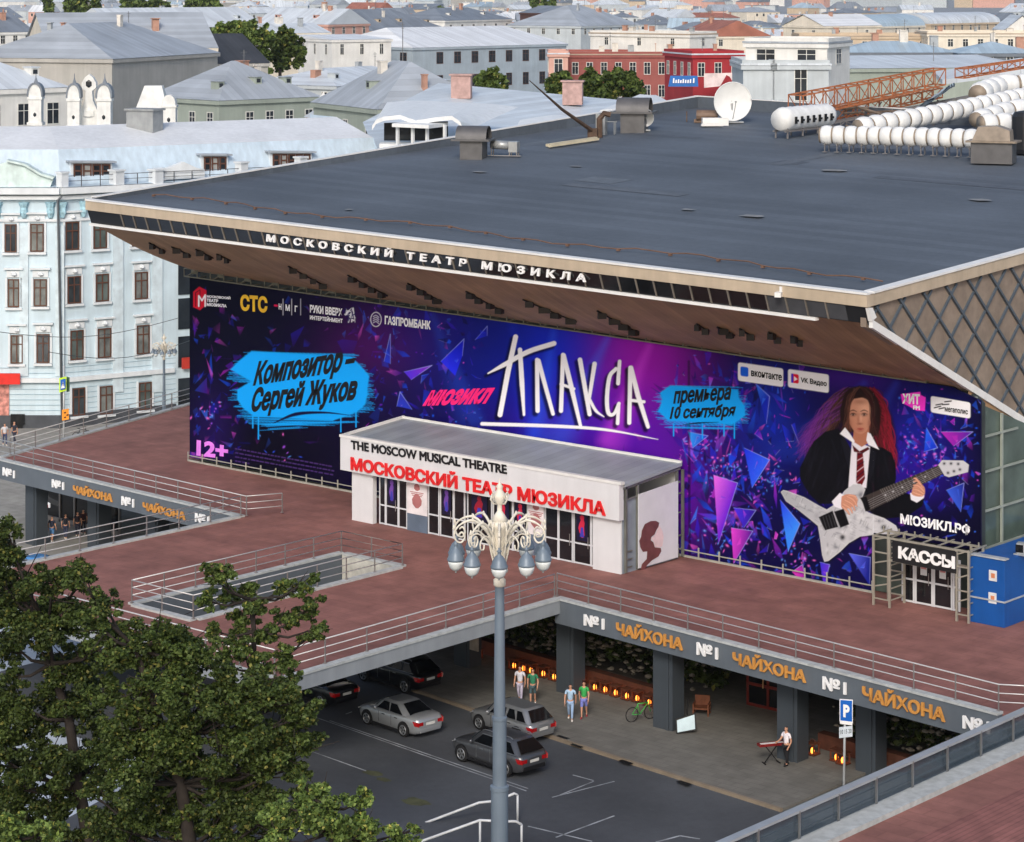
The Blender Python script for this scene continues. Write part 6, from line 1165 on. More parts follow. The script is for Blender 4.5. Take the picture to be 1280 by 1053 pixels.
def duct(label, pts, r, nseg, stands=True, cols=(m_wrap, m_band)):
    """pts: (px, py centre, py on the roof)"""
    P = [lift(*p) for p in pts]; root = thing('air_duct', label, 'air duct', P[0][1], group='wrapped air ducts on the roof'); C_ = [p[0] for p in P]; B_ = [p[1] for p in P]
    L_ = [0]; 
    for u, v in zip(C_, C_[1:]): L_.append(L_[-1]+(v-u).length)
    def at(t): s = t*L_[-1]; return Vector([np.interp(s, L_, [c[k] for c in C_]) for k in range(3)]), Vector([np.interp(s, L_, [c[k] for c in B_]) for k in range(3)])
    for i in range(nseg):
        q = MB(); ts = [(i+f)/nseg for f in (.04, .1, .3, .5, .7, .9, .96)]; q.tube([at(t)[0] for t in ts], [r*x for x in (.78, .95, 1.04, 1.07, 1.04, .95, .78)], 14); ob('segment', q, cols[0], root, smooth=True)
    for i in range(nseg+1):
        t = min(.999, max(.001, i/nseg)); u, v = at(max(0, t-.004))[0], at(min(1, t+.004))[0]; dd = (v-u).normalized()*.07; c = at(t)[0]; q = MB(); q.tube([c-dd, c+dd], r*.86, 14); ob('band', q, cols[1], root, smooth=True)
    if stands:
        q = MB()
        for i in range(nseg):
            c, bz = at((i+.5)/nseg); dd = (C_[-1]-C_[0]).normalized(); s2 = Vector((-dd.y, dd.x, 0))
            for k in (-1, 1): q.box((c.x+s2.x*r*.7*k, c.y+s2.y*r*.7*k, (c.z-r*.5+bz.z)/2), (.06, .06, max(.1, c.z-r*.5-bz.z)))
            q.seg(c+s2*r*.9+Vector((0, 0, -r)), c-s2*r*.9+Vector((0, 0, -r)), .07); q.box((c.x-s2.x*r*.7, c.y-s2.y*r*.7, bz.z+.03), (.3, .2, .05))
        ob('stands', q, m_post, root)
    return root
duct('long white wrapped air duct nearest the viewer, ending at the dark roof box', [(1026, 169, 190), (1080, 170, 191), (1150, 171.5, 194), (1222, 174, 197)], .62, 13)
duct('long white wrapped air duct rising behind the nearest one towards the right edge', [(1072, 160, 178), (1130, 150, 172), (1200, 137, 163), (1290, 119, 150)], .66, 17, False)
duct('short thick wrapped duct with a dark end beside the dark roof box', [(1226, 156, 186), (1262, 154, 184), (1300, 152, 182)], .68, 4, False)
duct('bulky white wrapped duct at the top right behind the long ducts', [(1222, 118, 150), (1250, 107, 140), (1300, 104, 138)], .8, 5, False)
duct('white wrapped duct between the short thick duct and the long rising one', [(1220, 150, 172), (1255, 139, 164), (1300, 130, 158)], .62, 5, False)
p = on_roof(1242, 204); rb = thing('roof_box', 'dark roof box with a beige hooded top where the nearest duct ends', 'roof box', p, .35); q = MB(); q.box((0, 0, .65), (2.6, 1.6, 1.3)); ob('base', q, m_hood, rb, local=True); q = MB(); q.prism([(-1.2, -.9, 1.45), (1.2, -.9, 1.45), (1.1, -.6, 2.1), (.3, -.5, 2.35), (-.9, -.5, 2.3)], (0, 1.3, 0)); q.box((0, 0, 1.38), (3.2, 2, .12)); ob('hood', q, m_band, rb, local=True)
p = on_roof(1284, 192); q = MB(); q.lathe(p, [(.9, 0), (1.0, .3), (1.0, 2.4), (.8, 2.7), (.2, 2.8)], 14); tag(ob('roof_drum', q, mat('drum_black', (36, 38, 42), .5)), 'dark upright drum at the right edge beside the roof box', 'drum')
# rusty lattice girders
m_rust = mat('rust_orange', (164, 100, 64), .75, var=.25, scale=3)
def girder(label, a, b, h, w_, n, m=m_rust):
    A, B = at_d(*a), at_d(*b); d = (B-A).normalized(); s = Vector((-d.y, d.x, 0)).normalized()*w_; u = Vector((0, 0, h)); root = thing('lattice_girder', label, 'girder', A); q = MB()
    for o in (Vector((0, 0, 0)), s, u, s+u): q.seg(A+o, B+o*(.8), .1)
    ob('chords', q, m, root); q = MB()
    for i in range(n+1):
        p = A+(B-A)*i/n; k = 1-.2*i/n
        for o in (Vector((0, 0, 0)), s*k): q.seg(p+o, p+o+u*k, .065)
        q.seg(p, p+s*k, .08); q.seg(p+u*k, p+s*k+u*k, .08)
        if i < n: p2 = A+(B-A)*(i+1)/n; q.seg(p, p2+u*k, .05); q.seg(p+s*k+u*k, p2+s*k, .05)
    ob('lattice', q, m, root); return root
girder('long rusty orange lattice girder rising to the right behind the white tank', (1004, 146, 176), (1182, 106, 184), 1.5, 1.6, 13)
girder('second rusty orange girder lying lower behind the first one', (1030, 156, 180), (1178, 122, 187), .9, 1.2, 11)
girder('thin grey girder among the pipes behind the white ducts', (1040, 165, 178), (1220, 128, 184), .6, .8, 10, m_post)
girder('rusty rail frame at the top right behind the bulky duct', (1205, 98, 186), (1300, 82, 190), .7, 1, 6)
q = MB(); rows = []
for i in range(9):
    s = i/8; r0 = []
    for j in range(7): t = j/6; r0.append(at_d(1128+58*t+8*s, 148-40*t-4*s+2.2*math.sin(i*2.1+j*1.7), 178+3*t+5*s))
    rows.append(r0)
q.grid(rows); q.grid([[p+Vector((0, 0, -.12)) for p in r0] for r0 in rows]); tag(ob('tarpaulin', q, mat('tarp_blue_grey', (150, 166, 178), .45, var=.2, scale=1.5), smooth=False), 'crumpled blue grey tarpaulin draped behind the rising duct', 'tarpaulin')
q = MB(); q.prism([at_d(1178, 100, 194), at_d(1290, 82, 197), at_d(1290, 92, 197), at_d(1178, 106, 194)], FW*4+Vector((0, 0, .5))); tag(ob('roof_ridge', q, ROOFS['pale']), 'pale sheet metal ridge at the top right behind the rusty frame', 'roof ridge')
fr2 = random.Random(4); q = MB()
for i in range(34):
    a = at_d(fr2.uniform(1050, 1200), fr2.uniform(132, 160), fr2.uniform(177, 183)); b = a+Vector((fr2.uniform(-2.5, 2.5), fr2.uniform(-2, 2), fr2.uniform(-.4, .5))); q.tube([a, b], fr2.choice([.05, .08, .12]), 6)
tag(ob('pipe_tangle', q, mat('pipe_brown', (104, 90, 78), .6, var=.4, scale=2)), 'tangle of brown pipes and cables lying under the rusty girders', 'pipes', kind='stuff')
q = MB(); pts = [rp(XL+2.5+i*1.0, YR+3.2+.5*math.sin(i*.35), .12+.06*math.sin(i*1.9)) for i in range(53)]; q.tube(pts, .035, 5)
for i in range(0, 53, 3): c = pts[i]; q.box((c.x, c.y, c.z-.05), (.16, .16, .12))
tag(ob('roof_cable', q, mat('cable_brown', (110, 84, 70), .7)), 'brown lightning cable on small blocks running along the front roof edge', 'cable')
fr3 = random.Random(9); q = MB()
for px, py, s_ in ((940, 270, .6), (1042, 213, .7), (436, 262, .25), (720, 208, .3), (1225, 250, .5), (600, 215, .4), (860, 262, .35)):
    c = on_roof(px, py)+Vector((0, 0, .006)); q.face([c+Vector((s_*1.6*math.cos(t)*fr3.uniform(.6, 1.1), s_*math.sin(t)*fr3.uniform(.6, 1.1), .055*s_*math.sin(t)*.5)) for t in [k*2*math.pi/10 for k in range(10)]])
ob('roof_stain', q, mat('stain_pale', (130, 132, 134), .8, var=.2), theatre)
cm = thing('roof_camera', 'small white camera fixed under the right end of the theatre letters', 'camera', on_y(975, 368, YR-.1)); q = MB(); q.box((0, -.1, 0), (.3, .5, .22), .4); q.box((0, .1, .2), (.12, .12, .3)); ob('body', q, m_white, cm, local=True)
# ================================================================ STREET LAMPS
m_lc = mat('lamp_cream', (222, 216, 202), .5, var=.08, scale=3); m_lb = mat('lamp_blue_grey', (112, 126, 140), .4, var=.08, scale=1, metal=.1); m_lg = mat('lamp_glass', (216, 222, 222), .25, var=.04)
DL = 88.0; lb_ = at_d(624.5, 714, DL); lampt = thing('street_lamp', 'tall ornate cream street lamp with a ring of hanging lanterns in the foreground', 'street lamp', (lb_.x, lb_.y, ZS), math.atan2(RT.y, RT.x)+.31, 'ornate street lamps')
hz = lb_.z-ZS
q = MB(); q.lathe((0, 0, 0), [(.55, 0), (.55, .3), (.4, .4), (.31, .5), (.31, 6.4), (.34, 6.42), (.34, 6.56), (.25, 6.6), (.25, 8.9), (.27, 8.92), (.27, 9.02), (.21, 9.06), (.165, hz-.5)], 20); ob('pole', q, m_lb, lampt, local=True, smooth=False)
q = MB(); q.lathe((0, 0, hz), [(.17, -.55), (.22, -.5), (.22, -.3), (.16, -.25), (.13, -.1), (.3, -.02), (.3, .06), (.14, .15), (.17, .4), (.26, 1.1), (.3, 1.55), (.34, 1.6), (.34, 1.74), (.24, 1.8), (.3, 1.84), (.16, 2.05), (.09, 2.15), (.09, 2.35), (.14, 2.42), (.22, 2.6), (.23, 2.72), (.13, 2.86), (.1, 2.95), (.14, 3.02), (.03, 3.15), (.02, 3.3)], 16); ob('body', q, m_lc, lampt, local=True, smooth=True)
q = MB()
for i in range(4):
    a = i*math.pi/2+.4; q.tube([(r*math.cos(a), r*math.sin(a), hz+z) for r, z in ((.1, 2.4), (.3, 2.45), (.42, 2.62), (.36, 2.78), (.27, 2.7), (.32, 2.62))], .03, 6)
ob('finial_scroll', q, m_lc, lampt, local=True, smooth=True)
def rz_(pts, a): return [(r*math.cos(a), r*math.sin(a), z) for r, z in pts]
def spl3(p, n=5): return [tuple(x) for x in spline([(a, b) for a, b in p], n)]
arm_p = spl3([(.14, .75), (.45, 1.4), (.95, 1.86), (1.42, 1.78), (1.68, 1.5), (1.62, 1.2), (1.42, 1.12), (1.3, 1.3), (1.4, 1.48), (1.52, 1.4)], 4); arm_q = spl3([(.16, .45), (.4, 1.0), (.8, 1.38), (1.12, 1.25), (1.12, .98), (.96, .94), (.92, 1.1)], 4); arm_r = spl3([(.16, .1), (.34, .8), (.42, 1.5), (.34, 1.78), (.27, 1.6)], 4)
proto = None
for i in range(10):
    a = 2*math.pi*i/10
    if i == 0:
        q = MB(); q.tube(rz_(arm_p, 0), [.05]*12+[.035]*(len(arm_p)-12), 6); q.tube(rz_(arm_q, 0), .03, 6); q.tube(rz_(arm_r, 0), .035, 6); q.lathe((1.0, 0, 1.84), [(.01, 0), (.06, .05), (.02, .14)], 6); q.lathe((1.7, 0, 1.62), [(.01, -.05), (.06, .0), (.02, .14)], 6)
        arm0 = ob('arm', q, m_lc, lampt, local=True, smooth=True); arm0.location = (0, 0, hz)
        q = MB(); q.lathe((1.63, 0, 0), [(.29, .5), (.31, .53), (.31, .58), (.28, .62), (.25, .74), (.17, .88), (.07, .98), (.06, 1.06), (.1, 1.1), (.03, 1.16), (.03, 1.24)], 14); ln0 = ob('lantern', q, m_lb, lampt, local=True, smooth=True); ln0.location = (0, 0, hz-.02)
        q = MB(); q.lathe((1.63, 0, 0), [(.03, .08), (.04, .14), (.12, .17), (.22, .26), (.27, .4), (.285, .5)], 14); ob('globe', q, m_lg, ln0, local=True, smooth=True)
    else:
        c = copy_part(arm0, lampt); c.rotation_euler = (0, 0, a); c = copy_tree(ln0, lampt); c.rotation_euler = (0, 0, a)
l2 = copy_tree(lampt); p = at_d(205, 540, 184); l2.location = (p.x, p.y, ZS); l2.scale = (.52, .52, .52); l2['label'] = 'ornate grey street lamp in front of the pale blue corner building'
# ================================================================ ROAD SIGNS
p = on_z(1054.5, 1000, ZS); sg = thing('parking_sign', 'blue parking sign on a pale post above a small white plate', 'road sign', p)
dS = (p-O_).dot(FW); m_sb = mat('sign_blue_p', (24, 98, 190), .4, var=.03); m_po = mat('sign_post', (186, 190, 192), .4, metal=.2)
q = MB(); q.tube([p, at_d(1056.5, 876, dS)], .055, 8); ob('post', q, m_po, sg, smooth=True)
def plate(pts, d, m, par, nm='plate', th=.03): q = MB(); q.prism([at_d(*t, d) for t in pts], FW*th); return ob(nm, q, m, par)
plate([(1049.5, 902), (1066, 904.5), (1066, 875), (1049.5, 874)], dS-.09, MATS['white_letters'], sg, 'sign_plate'); plate([(1050.5, 900.5), (1065, 903), (1065, 876.3), (1050.5, 875.3)], dS-.12, m_sb, sg, 'blue_field', .02)
letters('lettering', 'P', at_d(1054, 896.5, dS-.13), at_d(1062, 897.7, dS-.13), at_d(1054, 880.5, dS-.13), MATS['white_letters'], sg, depth=.012, bold=.05)
plate([(1050, 905), (1065.5, 907), (1065.5, 902.5), (1050, 900.8)], dS-.13, MATS['white_letters'], sg)
q = plate([(1049, 923), (1065.5, 921), (1065.5, 907.5), (1049, 909.5)], dS-.1, mat('plate_pale', (206, 216, 224), .5), sg); letters('lettering', '10 15 20', at_d(1050.5, 918, dS-.11), at_d(1064.5, 916.5, dS-.11), at_d(1050.5, 912.5, dS-.11), mat('print_grey', (80, 90, 100), .5), sg, depth=.01, bold=.02)
p = at_d(79.5, 552, 181); ps = thing('crossing_sign', 'yellow green framed pedestrian crossing sign above an orange plate', 'road sign', (p.x, p.y, ZS)); q = MB(); q.tube([(p.x, p.y, ZS), at_d(79.8, 457, 181)], .07, 8); ob('post', q, m_po, ps, smooth=True)
d_ = 180.8; plate([(74, 491), (83, 488.5), (83, 471), (74, 473)], d_, mat('sign_lime', (196, 232, 50), .5), ps, 'sign_plate'); plate([(75.5, 488), (81.8, 486.2), (81.8, 473.5), (75.5, 475)], d_-.1, m_sb, ps, 'blue_field'); plate([(76.3, 486), (78.7, 477), (81, 485)], d_-.15, MATS['white_letters'], ps, 'pictogram', .02); plate([(78.2, 482.5), (79.2, 482.3), (79.2, 478.5), (78.2, 478.7)], d_-.18, m_gl, ps, 'pictogram', .02)
plate([(83.2, 490.5), (87, 489.5), (87, 472), (83.2, 471)], d_+.4, mat('sign_back_green', (58, 96, 66), .5), ps, 'side_plate'); plate([(77.5, 526), (86, 524.5), (86, 511), (77.5, 512.5)], d_, mat('sign_orange', (240, 152, 44), .5), ps, 'orange_plate')
for x, y in ((80, 515), (83, 518), (80, 521)): plate([(x, y+2), (x+2.4, y+1.6), (x+2.4, y), (x, y+.4)], d_-.05, mat('print_dark', (90, 50, 20), .5), ps, 'pictogram', .02)
# overhead wires
for i, (a, b) in enumerate((((-10, 414, 180), (222, 398, 192)), ((60, 440, 178), (240, 425, 190)))):
    A, B = at_d(*a), at_d(*b); q = MB(); q.tube([A.lerp(B, t)+Vector((0, 0, -.9*math.sin(math.pi*t))) for t in np.linspace(0, 1, 14)], .025, 5); tag(ob('overhead_wire', q, mat('wire', (70, 78, 84), .6)), ('upper' if i == 0 else 'lower')+' thin overhead wire crossing the pale blue facade', 'wire', 'overhead wires')
# ================================================================ CARS
def paint(nm, c, metal=.5): 
    m = mat('paint_'+nm, c, .28, metal=metal, var=.04, scale=.6, spec=.6)
    m.node_tree.nodes['Principled BSDF'].inputs['Coat Weight'].default_value = .7; m.node_tree.nodes['Principled BSDF'].inputs['Coat Roughness'].default_value = .08; return m
m_tyre = mat('tyre', (26, 26, 28), .85); m_rim = mat('rim', (150, 154, 158), .35, metal=.7); m_cg = mat('car_glass', (14, 16, 19), .06, spec=.8, var=.05); m_tl = mat('tail_red', (150, 14, 20), .25, var=.1, emit=(200, 20, 24), es=.03); m_hl = mat('head_clear', (214, 218, 222), .15); m_blk = mat('trim_black', (22, 22, 24), .5)
def car(label, pos, head, pt, kind='sedan', L=4.45, W=1.78, H=1.45, rails=False):
    root = thing('parked_car', label, 'car', pos, head, 'cars parked along the kerb'); a = L/2; hw = W/2
    bz = .96 if kind != 'suv' else 1.08; gc = .18 if kind != 'suv' else .24; rear = {'sedan': bz+.06, 'wagon': bz+.02, 'suv': bz+.02}[kind]
    st = [(a, .62, gc+.2, bz-.36), (a-.06, .74, gc+.1, bz-.26), (a-.28, .88, gc+.02, bz-.17), (a-.75, .97, gc, bz-.09), (a-1.35, 1, gc, bz-.01), (0, 1, gc, bz), (-a+1.3, 1, gc, bz+.03), (-a+.6, .98, gc, rear), (-a+.22, .94, gc+.05, rear-.02), (-a+.05, .86, gc+.12, rear-.1), (-a, .78, gc+.22, rear-.24)]
    q = MB(); rows = []
    for x, w_, zb_, zt2_ in st:
        h_ = w_*hw; m_ = zb_+(zt2_-zb_)*.55; half = [(h_*.86, zb_), (h_*.97, zb_+.1), (h_*1.0, m_), (h_*.985, zt2_-.14), (h_*.93, zt2_-.04), (h_*.8, zt2_), (h_*.4, zt2_+.025)]
        rows.append([(x, y, z) for y, z in half]+[(x, 0, zt2_+.03)]+[(x, -y, z) for y, z in half[::-1]])
    q.grid(rows, closed=True); q.face(rows[0][::-1]); q.face(rows[-1]); body = ob('body', q, pt, root, local=True, smooth=True)
    if kind == 'sedan': base, top = (a-1.28, -a+.62), (.42, -a+1.5)
    elif kind == 'wagon': base, top = (a-1.25, -a+.1), (.5, -a+.62)
    else: base, top = (a-1.3, -a+.12), (.48, -a+.7)
    def ringc(x0, x1, hy, z, r=.14): return [(x0, hy-r*.6, z), (x0-r, hy, z), ((x0+x1)/2, hy+.015, z), (x1+r, hy, z), (x1, hy-r*.6, z), (x1, -hy+r*.6, z), (x1+r, -hy, z), ((x0+x1)/2, -hy-.015, z), (x0-r, -hy, z), (x0, -hy+r*.6, z)]
    hb, ht = hw*.93, hw*.68; q = MB(); R3 = [ringc(base[0], base[1], hb, bz-.04), ringc(base[0]*.35+top[0]*.65, base[1]*.35+top[1]*.65, ht+.07, bz+(H-bz)*.62), ringc(top[0], top[1], ht, H-.05), ringc(top[0]-.12, top[1]+.12, ht-.1, H-.012)]
    q.grid(R3, closed=True); q.face(R3[-1][::-1]); ob('roof', q, pt, body, local=True, smooth=True)
    def lr(p0, p1, t): return tuple(p0[k]+(p1[k]-p0[k])*t for k in range(3))
    zb0, zt0 = bz+.03, H-.1
    def P(fx_, fz, sy): # point on the side of the greenhouse
        x0 = base[0]+(top[0]-base[0])*fz; x1 = base[1]+(top[1]-base[1])*fz; y = hb+(ht-hb)*fz+.03; return (x0+(x1-x0)*fx_, sy*y, bz-.02+(H-bz-.03)*fz)
    for sy in (1, -1):
        f2 = .86 if kind == 'sedan' else .7
        for nm, f0, f1 in (('side_window', .1, .46), ('side_window', .485, f2))+((('quarter_window', .725, .93),) if kind != 'sedan' else ()):
            q = MB(); pts = [P(f0, .1, sy), P(f1, .1, sy), P(f1-.03, .84, sy), P(f0+.035, .84, sy)]; q.prism(pts, (0, .008*sy, 0)); ob(nm, q, m_cg, root, local=True)
        q = MB(); q.prism([P(.06, .03, sy), P(.95, .03, sy), P(.95, .065, sy), P(.06, .065, sy)], (0, .014*sy, 0)); q.prism([P(.1, .86, sy), P(.93, .86, sy), P(.93, .9, sy), P(.1, .9, sy)], (0, .014*sy, 0)); ob('window_trim', q, m_rim, root, local=True)
        q = MB(); q.lathe((base[0]-.35, sy*(hw+.1), bz+.04), [(.03, -.06), (.1, -.05), (.1, .07), (.04, .1)], 8, .6, 1.0); ob('mirror', q, pt, root, local=True, smooth=True)
        q = MB(); 
        for xh in (.15, -.75): q.obox((xh-.1, sy*hw*.985, bz-.2), (.2, 0, 0), (0, .025*sy, 0), (0, 0, .035)); 
        q.obox((-.02+.5, sy*hw*.99, gc+.2), (.012, 0, 0), (0, .012*sy, 0), (0, 0, bz-gc-.3)); q.obox((-.42, sy*hw*.99, gc+.2), (.012, 0, 0), (0, .012*sy, 0), (0, 0, bz-gc-.3)); ob('door_handle', q, m_blk if kind != 'suv' else m_rim, root, local=True)
        q = MB(); q.obox((-a+1.1, sy*hw*.965, gc-.02), (L-2.3, 0, 0), (0, .04*sy, 0), (0, 0, .12)); ob('sill', q, m_blk, root, local=True)
        q = MB(); q.prism([(-a+.3, sy*hw*.95, rear-.17), (-a+.02, sy*hw*.82, rear-.2), (-a+.0, sy*hw*.78, rear-.4), (-a+.2, sy*hw*.93, rear-.36)], (-.05, .05*sy, 0)); q.obox((-a-.01, sy*hw*.5, rear-.38), (.05, 0, 0), (0, .3*sy*hw, 0), (0, 0, .16)); ob('taillight', q, m_tl, root, local=True)
        q = MB(); q.prism([(a-.02, sy*hw*.5, bz-.38), (a-.12, sy*hw*.84, bz-.34), (a-.42, sy*hw*.95, bz-.22), (a-.2, sy*hw*.72, bz-.24)], (.03, .03*sy, .03)); ob('headlight', q, m_hl, root, local=True)
        if rails: q = MB(); q.tube([(top[0]-.1, sy*(ht-.04), H+.0), (top[0]-.25, sy*(ht-.04), H+.06), (top[1]+.2, sy*(ht-.04), H+.06), (top[1]+.05, sy*(ht-.04), H)], .022, 6); ob('roof_rail', q, m_rim, root, local=True)
    for nm, (bx, tx), s in (('windscreen', (base[0], top[0]), 1), ('rear_window', (base[1], top[1]), -1)):
        q = MB(); k0, k1 = (.08, .9); pts = []
        for sy, f in ((1, k0), (-1, k0), (-1, k1), (1, k1)): pts.append((bx+(tx-bx)*f+.035*s, sy*((hb+(ht-hb)*f)-.14), bz-.02+(H-bz-.02)*f+.02))
        q.prism(pts, (.02*s, 0, .01)); ob(nm, q, m_cg, root, local=True)
    q = MB(); q.obox((-a-.015, -hw*.72, gc+.12), (.1, 0, 0), (0, hw*1.44, 0), (0, 0, .2)); ob('rear_bumper', q, m_blk if kind == 'suv' else pt, root, local=True, bevel=.03)
    q = MB(); q.obox((-a-.02, -.26, rear-.4), (.03, 0, 0), (0, .52, 0), (0, 0, .12)); ob('number_plate', q, mat('plate_white', (206, 206, 202), .5), root, local=True)
    q = MB(); q.obox((a-.04, -hw*.55, gc+.16), (.06, 0, 0), (0, hw*1.1, 0), (0, 0, .2)); ob('grille', q, m_blk, root, local=True)
    wr = .33 if kind != 'suv' else .37; src = None
    for xw in (a-.88, -a+.92):
        for sy in (1, -1):
            q = MB(); q.prism([(xw+(wr+.07)*math.cos(t), sy*hw*.955, max(gc, wr+(wr+.07)*math.sin(t))) for t in np.linspace(-.4, math.pi+.4, 18)], (0, .05*sy, 0)); ob('wheel_arch', q, m_blk, root, local=True)
            if src is None:
                q = MB(); n = 22; pr = [(wr*.6, -.1), (wr*.95, -.11), (wr, -.07), (wr, .07), (wr*.95, .11), (wr*.6, .1)]; q.grid([[(r*math.cos(2*math.pi*j/n), y, r*math.sin(2*math.pi*j/n)) for j in range(n)] for r, y in pr], True); q.face([(wr*.6*math.cos(2*math.pi*j/n), -.09, wr*.6*math.sin(2*math.pi*j/n)) for j in range(n)])
                q.face([(wr*.6*math.cos(2*math.pi*j/n), .09, wr*.6*math.sin(2*math.pi*j/n)) for j in range(n)]); src = ob('wheel', q, m_tyre, root, local=True, smooth=True)
                q = MB()
                for s2 in (-1, 1):
                    for j in range(5): t = 2*math.pi*j/5; q.seg((0, .1*s2, 0), (wr*.62*math.cos(t), .1*s2, wr*.62*math.sin(t)), .07, .03, up=(0, 1, 0))
                    q.tube([(wr*.64*math.cos(t), .1*s2, wr*.64*math.sin(t)) for t in np.linspace(0, 6.283, 23)], .025, 5)
                ob('rim', q, m_rim, src, local=True); wl_ = src
            else: wl_ = copy_tree(src, root)
            wl_.location = (xw, sy*(hw-.075), wr)
    return root
HD = math.pi-.095
def cpos(px, py, side, back, L, W):    # from the contact point of the near rear wheel
    c = on_z(px, py, ZS); f = Vector((math.cos(HD), math.sin(HD), 0)); l = Vector((-f.y, f.x, 0)); return c+f*(L/2-.92)-l*(W/2-.1)
car('silver sedan with dark windows parked in the road beside the white line', cpos(506, 921, 0, 0, 4.45, 1.78), HD, paint('silver', (168, 172, 176)), 'sedan')
car('dark grey estate car with silver roof rails, nearest the lamp post', cpos(634, 971, 0, 0, 4.75, 1.84), HD, paint('graphite', (84, 86, 90)), 'suv', 4.7, 1.84, 1.62, True)
car('silver grey hatchback parked at the kerb behind the lamp post', cpos(647, 927, 0, 0, 4.35, 1.8), HD, paint('pewter', (140, 143, 146)), 'wagon', 4.35, 1.8, 1.5)
car('black estate car with chrome window trim parked at the kerb under the bridge', cpos(506, 867, 0, 0, 4.85, 1.86), HD+.03, paint('black', (20, 21, 24), .3), 'suv', 4.85, 1.86, 1.58, True)
car('black sedan half hidden under the bridge edge', cpos(401, 884, 0, 0, 4.7, 1.84), HD+.03, MATS['paint_black'], 'sedan', 4.7, 1.84, 1.44)
bc = on_z(40, 712, ZS+.6); car('bright blue car just in front of the left underpass', (bc.x, bc.y, ZS), HD+.5, paint('blue', (84, 150, 214), .2), 'sedan')
bc = on_z(150, 560, ZS); car('dark car parked below the pale blue corner building', (bc.x-1, bc.y+2.2, ZS+.06), R_(74), MATS['paint_black'], 'wagon')
# ================================================================ PEOPLE
def skin(nodes, edges, nm, parent, m, sub=1):
    ks = list(nodes); me = bpy.data.meshes.new('t'); me.from_pydata([nodes[k][0] for k in ks], [(ks.index(a), ks.index(b)) for a, b in edges], []); t = bpy.data.objects.new('t', me); COL.objects.link(t)
    t.modifiers.new('s', 'SKIN'); sv = me.skin_vertices[0].data
    for i, k in enumerate(ks): r = nodes[k][1]; sv[i].radius = r if isinstance(r, tuple) else (r, r); sv[i].use_root = i == 0
    if sub: t.modifiers.new('u', 'SUBSURF').levels = sub
    dg = bpy.context.evaluated_depsgraph_get(); m2 = bpy.data.meshes.new_from_object(t.evaluated_get(dg)); bpy.data.objects.remove(t); m2.name = nm; m2.materials.clear(); m2.materials.append(m)
    m2.polygons.foreach_set('use_smooth', [True]*len(m2.polygons)); o = bpy.data.objects.new(nm, m2); COL.objects.link(o); o.parent = parent; return o
m_skin = mat('skin', (196, 148, 122), .6, var=.06)
